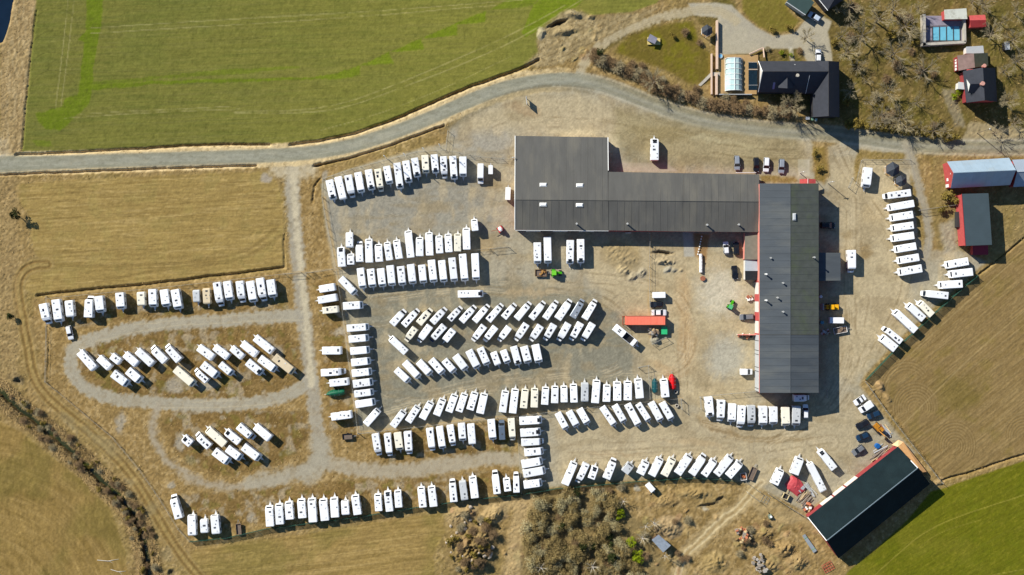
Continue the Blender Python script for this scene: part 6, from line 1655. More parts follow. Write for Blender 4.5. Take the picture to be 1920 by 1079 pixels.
def bare_tree(seed, H, spread, dens=1.0, twig_w=.07):
    r_ = random.Random(seed)
    T = MB(); C = MB()
    lean = Vector((r_.uniform(-.1, .1), r_.uniform(-.1, .1), 1)).normalized()
    top = lean * (H * .38)
    T.bar((0, 0, -.3), top * .5, H * .028, H * .024, 6); T.bar(top * .5, top, H * .024, H * .018, 6)
    nl = r_.randint(6, 8)
    for i in range(nl):
        az = 2 * math.pi * (i + r_.uniform(-.3, .3)) / nl
        up = r_.uniform(.35, 1.1)
        d = Vector((math.cos(az), math.sin(az), up)).normalized()
        p = top * r_.uniform(.7, 1.0); L = spread * r_.uniform(.55, .85)
        mid = p + d * L * .55; d2 = (d + rvec(r_) * .25).normalized(); end = mid + d2 * L * .55
        T.bar(p, mid, H * .013, H * .009, 4); T.bar(mid, end, H * .009, H * .004, 4)
        for j in range(9):
            t = r_.uniform(.15, 1)
            q = p.lerp(mid, t * 2) if t < .5 else mid.lerp(end, t * 2 - 1)
            e_ = (d2 + rvec(r_) * .6 + Vector((0, 0, .1))).normalized(); l2 = L * r_.uniform(.3, .62)
            q2 = q + e_ * l2
            C.bar(q, q2, .045, .025, 3)
            for k in range(int(7 * dens)):
                u_ = q.lerp(q2, r_.uniform(.15, 1)); f_ = (e_ + rvec(r_) * .6).normalized(); l3 = l2 * r_.uniform(.35, .75)
                u2 = u_ + f_ * l3
                blade(C, u_, u2, twig_w)
                for l in range(int(3 * dens)):
                    g_ = u_.lerp(u2, r_.uniform(.3, 1)); blade(C, g_, g_ + (f_ + rvec(r_) * .8).normalized() * l3 * .5, twig_w * .8)
    return T, C

def twig_bush(seed, H, Rr, n=240, w=.08):
    r_ = random.Random(seed); T = MB(); C = MB()
    for i in range(7):
        az = r_.uniform(0, 6.28); d = Vector((math.cos(az) * .5, math.sin(az) * .5, 1))
        T.bar((0, 0, -.2), d * H * .5, .06, .03, 4)
    for i in range(n):
        az = r_.uniform(0, 6.28); q = r_.random() ** .6
        a = Vector((math.cos(az) * q * Rr * .35, math.sin(az) * q * Rr * .35, H * r_.uniform(0, .3)))
        b = Vector((math.cos(az + r_.uniform(-.5, .5)) * q * Rr, math.sin(az + r_.uniform(-.5, .5)) * q * Rr, H * (1.05 - q * q * .7) * r_.uniform(.7, 1.05)))
        blade(C, a, b, w)
        for k in range(3):
            g_ = a.lerp(b, r_.uniform(.4, 1)); blade(C, g_, g_ + (rvec(r_) + Vector((0, 0, .4))).normalized() * H * .28, w * .9)
    return T, C

def leaf_clump(seed, H, Rr, n=520, s=.34, lobes=7):
    r_ = random.Random(seed); T = MB(); C = MB()
    T.bar((0, 0, -.3), (0, 0, H * .5), .12, .06, 5)
    cs = [(Vector((r_.uniform(-.55, .55) * Rr, r_.uniform(-.55, .55) * Rr, H * r_.uniform(.35, .75))), Rr * r_.uniform(.3, .55)) for _ in range(lobes)]
    for c_, rr_ in cs:
        T.bar((0, 0, H * .2), c_, .05, .03, 3)
    for i in range(n):
        c_, rr_ = r_.choice(cs); v = rvec(r_); v.z = abs(v.z) * 1.0 - .15
        p = c_ + Vector((v.x, v.y, v.z * .9)) * rr_ * r_.uniform(.6, 1.08)
        a = (v + rvec(r_) * .8).normalized(); u_ = a.orthogonal().normalized() * s * r_.uniform(.4, .8); w_ = a.cross(u_).normalized() * s * r_.uniform(.25, .5)
        k = len(C.v); C.v += [tuple(p - u_), tuple(p - w_), tuple(p + u_ * 1.2), tuple(p + w_)]; C.f.append((k, k + 1, k + 2, k + 3))
    return T, C

PROTO = {}
def proto(kind, var):
    key = (kind, var)
    if key in PROTO: return PROTO[key]
    sd = hash((len(kind), var)) % 1000 + var * 31
    if kind == 'tree': T, C, tm, cm = *bare_tree(sd + 3, 9, 4.6, .85, .045), BARK, TW_PALE if var % 2 else TW_GREY
    elif kind == 'big': T, C, tm, cm = *bare_tree(sd + 9, 12, 5.9, 1.35, .055), BARK, TW_PALE
    elif kind == 'thin': T, C, tm, cm = *bare_tree(sd + 17, 8, 3.2, .5, .045), BIRCH, TW_PALE
    elif kind == 'hedge': T, C, tm, cm = *twig_bush(sd + 21, 2.4, 1.9, 170), BARK, TW_PALE if var == 2 else TW_BRN
    elif kind == 'scrub': T, C, tm, cm = *leaf_clump(sd + 33, 3.0, 2.3, 900, .22, 12), BARK, SCRUB if var % 3 else SCRUB2
    elif kind == 'lime': T, C, tm, cm = *leaf_clump(sd + 41, 3.4, 2.3, 560), BARK, LIME
    elif kind == 'conif': T, C, tm, cm = *leaf_clump(sd + 51, 4.2, 1.9, 560), BARK, CONIF
    elif kind == 'olive': T, C, tm, cm = *leaf_clump(sd + 61, 2.4, 2.0, 420), BARK, OLIVE
    PROTO[key] = (T.mesh("trunk", tm, False), C.mesh("crown", cm, False))
    return PROTO[key]
BASER = {'tree': 4.8, 'big': 6.4, 'thin': 3.4, 'hedge': 1.9, 'scrub': 2.3, 'lime': 2.3, 'conif': 1.9, 'olive': 2.0}
BASEH = {'tree': 5, 'big': 7, 'thin': 4.5, 'hedge': 1.4, 'scrub': 2, 'lime': 2, 'conif': 2.4, 'olive': 1.4}
VN = {'tree': 4, 'big': 2, 'thin': 2, 'hedge': 4, 'scrub': 6, 'lime': 2, 'conif': 2, 'olive': 3}
ENAME = {'tree': 'bare_tree', 'big': 'bare_tree', 'thin': 'birch_tree', 'hedge': 'twiggy_bush', 'scrub': 'willow_bush', 'lime': 'green_bush', 'conif': 'conifer', 'olive': 'shrub'}
CATN = {'tree': 'tree', 'big': 'tree', 'thin': 'tree', 'hedge': 'bush', 'scrub': 'bush', 'lime': 'bush', 'conif': 'conifer', 'olive': 'shrub'}
TI = 0
def plant(kind, px, py, rpx, label, group=None):
    global TI
    TI += 1
    k = rpx * S / BASER[kind]
    x, y = P(px, py, BASEH[kind] * k)
    e = empty(ENAME[kind], (x, y, gz(x, y)), R.uniform(0, 6.28), label, CATN[kind], group)
    e.scale = (k, k, k * R.uniform(.85, 1.15))
    T, C = proto(kind, TI % VN[kind])
    obj("trunk", T, e); obj("crown", C, e)

def over_vehicle(px, py, pad=3):
    for (x1, y1, x2, y2, w) in VFOOT:
        dx, dy = x2 - x1, y2 - y1; L2 = dx * dx + dy * dy
        t = max(0, min(1, ((px - x1) * dx + (py - y1) * dy) / L2))
        if (px - x1 - t * dx) ** 2 + (py - y1 - t * dy) ** 2 < (w / 2 + pad) ** 2: return True
    return False

for p, r_, lab in (((1514, 68), 22, "bare forked tree on the drive in front of the dark house"), ((1484, 197), 33, "big pale bare tree overhanging the dark house's south eave"), ((1226, 152), 30, "big bare tree standing in the roadside hedge below the lawn"), ((1892, 188), 26, "broad bare tree right of the old red house")):
    plant('big', *p, r_, lab)
wood = [(1600, 42), (1622, 66), (1652, 34), (1682, 16), (1700, 46), (1590, 96), (1612, 124), (1626, 152), (1598, 172), (1632, 190), (1668, 168), (1692, 132), (1735, 132), (1692, 218), (1722, 192),
        (1660, 214), (1640, 226), (1712, 66), (1724, 16), (1640, 8), (1580, 66), (1575, 18), (1600, 10), (1680, 100)]
for k, p in enumerate(sorted(wood)):
    plant('tree', *p, R.choice([R.uniform(13, 19), R.uniform(20, 28), R.uniform(26, 36)]), f"bare grey tree on the wooded slope beside the dark house, {ORD[k]} from left", "bare trees on the wooded slope")
for k, p in enumerate(sorted([(1850, 8), (1882, 40), (1905, 72), (1912, 112), (1888, 132), (1862, 62), (1905, 230), (1912, 20), (1830, 0), (1872, 246)])):
    plant('tree', *p, R.uniform(18, 26), f"bare tree in the garden around the old red house's right, {ORD[k]} from left", "bare trees right of the red house")
for k in range(30):
    px, py = R.uniform(1585, 1780), R.uniform(0, 250)
    if 1722 < px < 1815 and py < 95: continue
    plant('olive' if k % 2 else 'hedge', px, py, R.uniform(6, 12), "low brown-olive undergrowth shrub on the wooded slope" if k % 2 else "low twiggy bush on the wooded slope", "undergrowth on the wooded slope")
hl = [(1112, 106), (1130, 112), (1150, 120), (1172, 130), (1195, 140), (1215, 152), (1240, 165), (1265, 174), (1290, 182), (1318, 190), (1345, 197), (1375, 202), (1405, 206), (1435, 210), (1462, 212), (1490, 214)]
for (xa, ya), (xb, yb) in zip(hl[:-1], hl[1:]):
    for t in (0, .5):
        px, py = xa + (xb - xa) * t + R.uniform(-2, 2), ya + (yb - ya) * t + R.uniform(-3, 3)
        plant('hedge', px, py, R.uniform(11, 15), "leafless bush in the long roadside hedge below the dark house", "roadside hedge bushes")
        if R.random() < .55: plant('hedge', px + R.uniform(-8, 8), py - R.uniform(8, 18), R.uniform(8, 12), "leafless bush in the long roadside hedge below the dark house", "roadside hedge bushes")
for px in range(1585, 1800, 12):
    plant('olive' if px % 24 else 'hedge', px + R.uniform(-3, 3), 232 + (px - 1585) * .12 + R.uniform(-4, 4), R.uniform(9, 13), "bush along the road verge below the wooded slope", "verge bushes below the wooded slope")
for k, p in enumerate(((1648, 226), (1676, 232), (1702, 236), (1728, 240), (1752, 244), (1776, 246))):
    plant('tree', *p, R.uniform(17, 23), f"bare roadside tree below the wooded slope, {ORD[k]} from left", "bare roadside trees below the wooded slope")
for p, r_, k, lab in (((28, 404), 12, 'conif', "dark bush alone left of the stubble field"), ((18, 592), 9, 'conif', "dark bush beside the west tractor track"), ((1782, 374), 20, 'olive', "brown-green shrub between the two eastern red barns"), ((1768, 392), 12, 'olive', "small shrub left of the flat-roofed shed"),
                      ((1162, 964), 14, 'lime', "bright green bush, uppermost by the thicket"), ((1186, 1016), 12, 'lime', "bright green bush, middle one by the thicket"), ((1196, 1044), 15, 'lime', "bright green bush, lowest beside the thicket"),
                      ((1798, 172), 9, 'lime', "clipped green shrub by the old red house porch"), ((1790, 182), 8, 'lime', "lower clipped green shrub by the old red house"), ((1465, 98), 6, 'lime', "clipped green hedge block left of the house path"), ((1484, 103), 5, 'lime', "clipped green hedge block right of the house path"),
                      ((1566, 80), 10, 'olive', "dark green shrub by the dark house's drive wall"), ((1440, 92), 6, 'hedge', "low bush at the dark house's forecourt edge"), ((1500, 95), 7, 'hedge', "brown bush under the forked tree"), ((1450, 55), 9, 'olive', "dark shrub at the drive bend, left one"), ((1480, 52), 9, 'olive', "dark shrub at the drive bend, right one"),
                      ((1528, 288), 8, 'olive', "small shrub on the grass strip north of the hall"), ((1538, 318), 9, 'olive', "larger shrub on the grass strip north of the hall"), ((1285, 60), 9, 'hedge', "twiggy bush on the lawn left of the gazebo"), ((1312, 80), 7, 'hedge', "twiggy bush on the lawn below the gazebo"),
                      ((1125, 100), 9, 'conif', "dark juniper at the hedge's west tip"), ((1262, 66), 8, 'olive', "rounded shrub beside the play hut"), ((1148, 1045), 12, 'conif', "dark conifer at the thicket's right edge")):
    plant(k, *p, r_, lab)
for k, p in enumerate(sorted(((1170, 943), (1212, 990), (1228, 984), (1206, 1012), (1248, 1046), (1112, 1066), (1014, 1068)))):
    plant('thin', *p, R.uniform(13, 20), f"pale bare birch at the edge of the south thicket, {ORD[k]} from left", "pale birches by the south thicket")
tp = [(985, 985), (1000, 945), (1040, 926), (1110, 916), (1150, 928), (1160, 960), (1158, 1000), (1180, 1035), (1215, 1079), (1215, 1100), (985, 1100)]
def in_poly(x, y, pts):
    s = False
    for (ax, ay), (bx, by) in zip(pts, pts[1:] + pts[:1]):
        if (ay > y) != (by > y) and x < (bx - ax) * (y - ay) / (by - ay) + ax: s = not s
    return s
n = 0
while n < 200:
    px, py = R.uniform(975, 1230), R.uniform(915, 1098)
    if in_poly(px, py, tp):
        n += 1
        k = R.random()
        if k < .86: plant('scrub', px, py, R.uniform(10, 17), "grey-green willow bush in the dense thicket at the bottom", "willow bushes in the south thicket")
        elif k < .93: plant('conif', px, py, R.uniform(6, 10), "dark young conifer in the dense thicket at the bottom", "conifers in the south thicket")
        else: plant('hedge', px, py, R.uniform(9, 13), "brown leafless bush in the dense thicket at the bottom", "leafless bushes in the south thicket")
for k in range(34):
    a = R.uniform(0, 6.28); q = R.random() ** .5
    plant('hedge' if k % 3 else 'olive', 885 + math.cos(a) * q * 46, 1020 + math.sin(a) * q * 58, R.uniform(6, 11), "brown bush on the rubble mound left of the thicket", "bushes on the rubble mound")
for k in range(30):
    px, py = R.choice([(R.uniform(1190, 1290), R.uniform(960, 1075)), (R.uniform(1380, 1450), R.uniform(980, 1040)), (R.uniform(1060, 1170), R.uniform(910, 925))])
    plant('hedge', px, py, R.uniform(5, 10), "brown bush scattered over the rough ground south of the lane", "bushes on the southern rough ground")

for k in range(90):
    t = R.random() * (len(ck) - 3) + 1; a, b = ck[int(t)], ck[int(t) + 1]; f = t - int(t)
    off = R.choice([-1, 1]) * R.uniform(4, 20)
    dx, dy = b[0] - a[0], b[1] - a[1]; L = math.hypot(dx, dy)
    plant('hedge' if k % 4 else 'olive', a[0] + dx * f - dy / L * off, a[1] + dy * f + dx / L * off, R.uniform(4, 8.5), "low brown scrub on the creek bank at lower left", "scrub on the creek banks")
# boulders on the rubble mound
for k in range(26):
    a = R.uniform(0, 6.28); q = R.random() ** .5; px, py = 882 + math.cos(a) * q * 48, 1010 + math.sin(a) * q * 60
    x, y = P(px, py); bm = bmesh.new(); bmesh.ops.create_icosphere(bm, subdivisions=1, radius=R.uniform(.3, .8))
    for v in bm.verts: v.co *= R.uniform(.75, 1.15); v.co.z *= .7
    me = bpy.data.meshes.new("boulder"); bm.to_mesh(me); bm.free(); me.materials.append(mat("boulder_stone", rgb(172, 158, 138), .9, .15, 2, dirt=rgb(120, 106, 84)))
    tag(obj("boulder", me, None, (x, y, gz(x, y) + .1)), "pale boulder on the rubble mound left of the thicket", "boulder", "boulders on the rubble mound")

# loose dry grass and reeds: uncountable
def scatter_blades(name, pts, hmin, hmax, w, m, label, n_each=3):
    M = MB()
    for (x, y, z) in pts:
        for k in range(n_each):
            a = R.uniform(0, 6.28); hh = R.uniform(hmin, hmax); b = Vector((x + math.cos(a) * hh * .9, y + math.sin(a) * hh * .9, z + hh * R.uniform(.4, .9)))
            blade(M, Vector((x + R.uniform(-.15, .15), y + R.uniform(-.15, .15), z - .05)), b, w)
    o = M.mesh(name, m, False); o = obj(name, o); o["kind"] = "stuff"; return tag(o, label, name.replace("_", " "))
TAN = mat("straw_tan", rgb(182, 154, 104), 1, .25, .3, spec=.05, dirt=rgb(122, 98, 56), dirt_amt=.7)
TAN2 = mat("straw_dark", rgb(120, 98, 54), 1, .3, .3, spec=.05, dirt=rgb(150, 126, 78), dirt_amt=.7)
rng = np.random.default_rng(4)
cand = np.argwhere((ROU > .62) & (ZON == 0) & (d_ck > 9) & (d_rv < -8))
sel = cand[rng.choice(len(cand), 15000, replace=False)]
pl_ = []; pd_ = []
for k, (j, i) in enumerate(sel):
    px, py = float(PX[j, i]), float(PY[j, i])
    if over_vehicle(px, py, 4): continue
    (pl_ if k % 2 else pd_).append((float(gx[i]), float(gy[j]), float(HGT[j, i])))
scatter_blades("dry_grass", pl_, .2, .5, .1, TAN, "loose straw-coloured winter grass on the rough verges")
scatter_blades("withered_grass", pd_, .15, .4, .1, TAN2, "brown withered grass between the straw tufts")
cand = np.argwhere((d_ck > 7) & (d_ck < 22)); sel = cand[rng.choice(len(cand), min(len(cand), 5200), replace=False)]
scatter_blades("reeds", [(float(gx[i]), float(gy[j]), float(HGT[j, i])) for j, i in sel], .5, 1.1, .1, TAN, "dead tan reeds lining both banks of the creek")
# ------------------------------------------------------------------ fences, gates, yard clutter
POST = mat("fence_post_zinc", rgb(170, 166, 154), .6, .1, 3); NETG = mat("green_net", rgb(40, 86, 70), .9, .15, 1.5, alpha=.42); RUST = mat("rusty_steel", rgb(150, 92, 66), .8, .25, 3, dirt=rgb(96, 60, 44))
LINK = mat("chain_link", rgb(150, 146, 132), .7, .1, 2)
def fence(pts, label, style, hgt=1.6, step=3.0, name="wire_fence"):
    pts = [P(*p) for p in pts]
    e = empty(name, (*pts[0], 0), 0, label, "fence")
    o = Vector((*pts[0], 0))
    for a, b in zip(pts[:-1], pts[1:]):
        a = Vector((*a, 0)); b = Vector((*b, 0)); L = (b - a).length; n = max(1, round(L / step)); u = (b - a).normalized(); ang = math.atan2(u.y, u.x)
        for k in range(n):
            p = a.lerp(b, k / n); z = gz(p.x, p.y)
            me = cached(('post', hgt, style), lambda: MB().box(-.05, .05, -.05, .05, -.3, hgt + .1).mesh("post", POST if style != 'net' else GREYD))
            obj("post", me, e, (p.x - o.x, p.y - o.y, z))
            q = a.lerp(b, (k + 1) / n); ln = (q - p).length
            if style == 'net':
                m = MB().hexa([(0, -.02, .05), (ln, -.02, .05), (ln, .02, .05), (0, .02, .05)], [(0, -.025, hgt), (ln, -.025, hgt), (ln, .025, hgt), (0, .025, hgt)])
                obj("netting", cached(('net', round(ln, 2), hgt), lambda: m.mesh("netting", NETG)), e, (p.x - o.x, p.y - o.y, z), (0, 0, ang))
            else:
                m = MB()
                for zz in (.15, hgt * .5, hgt): m.bar((0, 0, zz), (ln, 0, zz), .035 if zz == hgt else .02)
                for q_ in range(1, int(ln / .5)): m.bar((q_ * .5, 0, .15), (q_ * .5, 0, hgt), .012, sides=3)
                obj("wire_panel", cached(('wire', round(ln, 1), hgt), lambda: m.mesh("wire_panel", LINK)), e, (p.x - o.x, p.y - o.y, z), (0, 0, ang))
    p = Vector((*pts[-1], 0)); obj("post", cached(('post', hgt, style), lambda: MB().box(-.05, .05, -.05, .05, -.3, hgt + .1).mesh("post", POST)), e, (p.x - o.x, p.y - o.y, gz(p.x, p.y)))
fence([(357, 1015), (425, 1008), (500, 991), (600, 978), (690, 966), (780, 951), (870, 938), (980, 926), (1042, 916)], "green netted fence along the southern grass row", 'net', name="netted_fence")
fence([(1042, 916), (1120, 909), (1200, 902), (1290, 896), (1345, 898), (1378, 902)], "green netted fence behind the slanted southern row", 'net', name="netted_fence")
fence([(1830, 517), (1780, 560), (1730, 606), (1680, 652), (1622, 712)], "green netted fence along the ploughed field", 'net', 1.9, name="netted_fence")
fence([(1622, 716), (1660, 770), (1700, 822), (1765, 905)], "wire fence down the ploughed field's west side", 'wire', 1.2)
fence([(585, 511), (640, 503), (720, 490), (800, 480), (915, 467)], "long wire fence between the two upper caravan rows", 'wire')
fence([(605, 372), (612, 412), (622, 460), (634, 520), (644, 590), (652, 660), (662, 730), (672, 812)], "wire fence down the yard's west side", 'wire')
fence([(672, 813), (760, 803), (860, 791), (967, 780)], "wire fence along the yard's lower left side", 'wire')
fence([(969, 780), (1060, 769), (1180, 756), (1276, 747)], "wire fence between the lower upright and slanted rows", 'wire')
fence([(968, 784), (973, 850), (978, 924)], "short wire fence beside the column on the gravel lane", 'wire')
fence([(1218, 438), (1217, 500), (1217, 545), (1221, 640)], "wire fence running down from the workshop's middle", 'wire')
fence([(840, 246), (836, 282), (780, 286), (660, 318), (606, 336), (605, 370)], "wire fence behind the northern caravan row", 'wire')
fence([(842, 284), (900, 295), (962, 300)], "wire fence from the northern row to the workshop", 'wire')
fence([(1616, 301), (1706, 300)], "white-railed fence north of the small fenced plot", 'wire', 1.4); fence([(1614, 302), (1604, 345)], "low fence west of the small fenced plot", 'wire', 1.2)
fence([(1312, 744), (1370, 738), (1416, 734)], "wire fence from the hall's corner towards the lower gate", 'wire'); fence([(1215, 687), (1218, 748)], "wire fence beside the teal covered boat", 'wire')
fence([(1398, 903), (1424, 922)], "short fence stub by the brown trailer", 'wire', 1.4); fence([(1440, 925), (1478, 950), (1512, 971)], "fence from the junk pile to the barn corner", 'wire', 1.6)
fence([(88, 556), (88, 640), (86, 716), (130, 752), (210, 818), (262, 880), (300, 935), (335, 992), (357, 1015)], "thin wire fence beside the west tractor track", 'wire', 1.0, 5.0)
fence([(534, 514), (300, 540), (160, 553), (92, 560)], "thin wire fence between the stubble field and west row", 'wire', 1.0, 5.0)
def gate(px, py, ang, w, label, hgt=2.0):
    x, y = P(px, py); e = empty("gate", (x, y, gz(x, y)), ang, label, "gate")
    for s in (0, w): MB().box(s - .06, s + .06, -.06, .06, -.2, hgt + .15).build("gate_post", POST, e)
    MB().bar((.1, 0, .2), (w - .1, 0, .2), .04).bar((.1, 0, hgt), (w - .1, 0, hgt), .05).bar((.1, 0, hgt * .55), (w - .1, 0, hgt * .55), .03).build("gate_frame", LINK, e)
    for k in range(1, int(w / .5)): MB().bar((k * .5, 0, .2), (k * .5, 0, hgt), .015, sides=3).build("gate_bar", LINK, e)
gate(534, 514, .08, 5.0, "gate leaf left of the pale track by the stubble field"); gate(574, 512, .1, 2.2, "gate leaf right of the pale track by the stubble field"); gate(918, 467, .1, 5.6, "open yard gate leaf near the workshop's corner"); gate(1222, 645, .45, 4.6, "gate leaf below the rubble near the orange container"); gate(1196, 689, .2, 3.2, "gate leaf above the lower upright row's end")
gate(1721, 395, .14, 11.0, "wide steel gate across the eastern track"); gate(1590, 352, 1.2, 3.0, "small gate with planters west of the fenced plot"); gate(1548, 744, 1.5, 2.0, "small gate at the hall's south-east corner"); gate(1312, 745, -1.5, 3.4, "gate leaf at the lower yard entrance"); gate(1276, 748, -1.5, 3.0, "gate leaf by the two concrete rings"); gate(1400, 922, -.65, 4.4, "field gate across the southern track")

def thing(name, px, py, label, cat, h=0, rz=0, group=None):
    x, y = P(px, py, h); return empty(name, (x, y, gz(x, y)), rz, label, cat, group)
# orange container
e = thing("shipping_container", 1210.5, 601.3, "long orange-red shipping container in the yard", "container", 2.6)
OR = mat("container_orange", rgb(232, 118, 92), .6, .06, .8, wave=('X', .28, .4), dirt=rgb(214, 92, 66), dirt_amt=.5); Lc, Wc = 36.5 * S, 8.3 * S
MB().box(-Lc, Lc, -Wc, Wc, .15, 2.6).build("body", OR, e)
for k in range(12): MB().box(-.03, .03, -Wc + .06, Wc - .06, 2.6, 2.63).build("roof_rib", OR, e, (-Lc + (k + .5) * Lc / 6, 0, 0))
for s in (-1, 1):
    MB().box(-Lc, Lc, -.05, .05, 2.55, 2.68).build("top_rail", RUST, e, (0, s * (Wc - .02), 0)); MB().box(-.03, .03, -.03, .03, .3, 2.4).build("lock_rod", STEEL_L, e, (Lc + .04, s * .3, 0))
MB().box(-.02, .02, -Wc + .1, Wc - .1, .25, 2.5).build("door", OR, e, (Lc + .015, 0, 0))
e = thing("rusty_frame", 1169.5, 601, "rusty steel frame at the orange container's west end", "frame")
for s in (-1, 1): MB().bar((-.5, s * 1.2, .1), (.6, s * 1.2, .1), .1).build("rail", RUST, e); MB().bar((s * .45, -1.2, .1), (s * .45, -1.2, 1.8), .08).build("post", RUST, e)
MB().bar((-.45, -1.2, 1.8), (.45, -1.2, 1.8), .08).bar((-.4, -1.2, .2), (-.4, 1.2, .2), .08).bar((.3, -1.2, .2), (.3, 1.2, .2), .08).build("crossbar", RUST, e)
e = thing("skip", 1245.5, 620, "bright green skip below the orange container", "skip", 1.2)
GS_ = mat("skip_green", rgb(48, 176, 110), .5, .1, 1.5, dirt=rgb(30, 110, 70)); MB().hexa([(-.7, -1.0, 0), (.7, -1.0, 0), (.7, 1.0, 0), (-.7, 1.0, 0)], [(-.85, -1.1, 1.15), (.85, -1.1, 1.15), (.85, 1.1, 1.15), (-.85, 1.1, 1.15)]).build("bin", GS_, e); MB().slab([(-.9, -1.15, 1.25), (.9, -1.15, 1.25), (.9, 1.15, 1.3), (-.9, 1.15, 1.3)], .08).build("lid", GS_, e)
for px, py, lab in ((1266.8, 734.8, "upper concrete ring at the lower yard gate"), (1268.8, 760.9, "lower concrete ring at the lower yard gate")):
    e = thing("concrete_ring", px, py, lab, "concrete ring"); m = MB(); m.lathe([(.55, 0), (.55, .6), (.36, .6), (.36, .05)], 16); m.build("ring", CONC, e)
    MB().lathe([(.34, .02), (.34, .06)], 16).build("dark_inside", DARKW, e)
# white tanks, stakes, reel
e = thing("septic_tank", 1313.6, 487, "white cylindrical tank, upper of two beside the courtyard mud", "tank", 0, .03); MB().lathe([(.3, -1.7), (.5, -1.6), (.5, 1.6), (.3, 1.7)], 12, 'y', (0, 0, .5)).build("shell", TRIM, e)
for yy in (-.8, .1, .9): MB().lathe([(.54, -.05), (.54, .05)], 12, 'y', (0, yy, .5)).build("band", WALLG, e)
MB().lathe([(.22, .95), (.22, 1.15)], 10).build("manhole", TRIM, e, (.1, -.2, 0))
e = thing("septic_tank", 1313.8, 504.5, "white cylindrical tank, lower of two beside the courtyard mud", "tank", 0, .0); MB().lathe([(.28, -1.15), (.48, -1.05), (.48, 1.05), (.28, 1.15)], 12, 'y', (0, 0, .48)).build("shell", TRIM, e); MB().lathe([(.2, .9), (.2, 1.1)], 10).build("manhole", TRIM, e)
for k in range(8):
    t = k / 7; e_ = MB().box(-.14, .14, -.2, .2, 0, .5).mesh("block", TRIM); x, y = P(1315.5 - 7.5 * t, 444 + 33 * t); tag(obj("stone_block", e_, None, (x, y, gz(x, y)), (0, 0, .2)), "white kerb block in the short line above the tanks", "block", "line of white blocks above the tanks")
e = thing("cable_reel", 1317.5, 522.5, "dark cable reel below the white tanks", "reel"); MB().lathe([(.75, 0), (.75, .1), (.35, .12), (.35, .5), (.75, .52), (.75, .6)], 14).build("drum", RUST, e); MB().lathe([(.5, .15), (.5, .48)], 14).build("cable", TYRE, e)
# red-white lift by the gate
e = thing("boom_lift", 938, 430, "red machine with white drum beside the yard gate", "machine", 1, .6); RDM = mat("machine_red", rgb(206, 50, 44), .5, .1, 2)
MB().box(-.8, .8, -.8, .8, .5, 1.1).build("chassis", RDM, e); MB().lathe([(.45, -.7), (.6, -.3), (.6, .3), (.4, .7)], 12, 'y', (0, 0, 1.6)).build("drum", TRIM, e); MB().bar((-.6, .2, 1.2), (-2.6, 1.0, 1.6), .09).build("arm", RUST, e)
for s in (-1, 1):
    add_wheel(e, s * .8, -.6, .35); add_wheel(e, s * .8, .6, .35)
# flagpoles on the bank
for k, (px, py) in enumerate(((725, 298), (761, 294), (796, 284), (826, 277))):
    e = thing("flagpole", px, py, f"white flagpole on the road bank, {ORD[k]} from left", "flagpole", group="flagpoles on the bank"); MB().lathe([(.07, 0), (.05, 8.5)], 8).build("pole", TRIM, e); MB().lathe([(.09, 8.5), (.09, 8.65)], 8).build("knob", TRIM, e)
    MB().hexa([(0, -.01, 6.0), (.25, -.01, 6.0), (.25, .01, 6.0), (0, .01, 6.0)], [(0, -.01, 8.3), (.3, -.01, 8.3), (.3, .01, 8.3), (0, .01, 8.3)]).build("furled_flag", BRIGHT, e)
# sign board by the bend
e = thing("sign_board", 988, 191, "free-standing sign board on the sandy apron below the bend", "sign", 0, -1.45)
for s in (-1, 1): MB().box(-.07, .07, -.07, .07, 0, 2.6).build("post", GREYD, e, (s * .9, 0, 0))
MB().box(-1.2, 1.2, -.06, .06, .9, 2.7).build("panel", WALLG, e, (0, -.15, 0))
# poles and lamps
for px, py, hh, lab in ((1832, 250, 9, "wooden power pole by the old red house's drive"), (962, 299, 5, "lamp post at the workshop's north-west corner"), (1552, 344, 5, "lamp post at the hall's north-east corner"), (1500, 325, 4, "short lamp post on the concrete pad")):
    e = thing("lamp_post" if 'lamp' in lab else "power_pole", px, py, lab, "post"); MB().lathe([(.12, -.2), (.08, hh)], 8).build("pole", BARK if hh == 9 else POST, e); MB().box(-.7, .7, -.06, .06, hh - .3, hh - .15).build("crossarm", BARK if hh == 9 else POST, e); MB().lathe([(.1, hh), (.16, hh + .12), (.04, hh + .25)], 8).build("cap", TRIM, e)
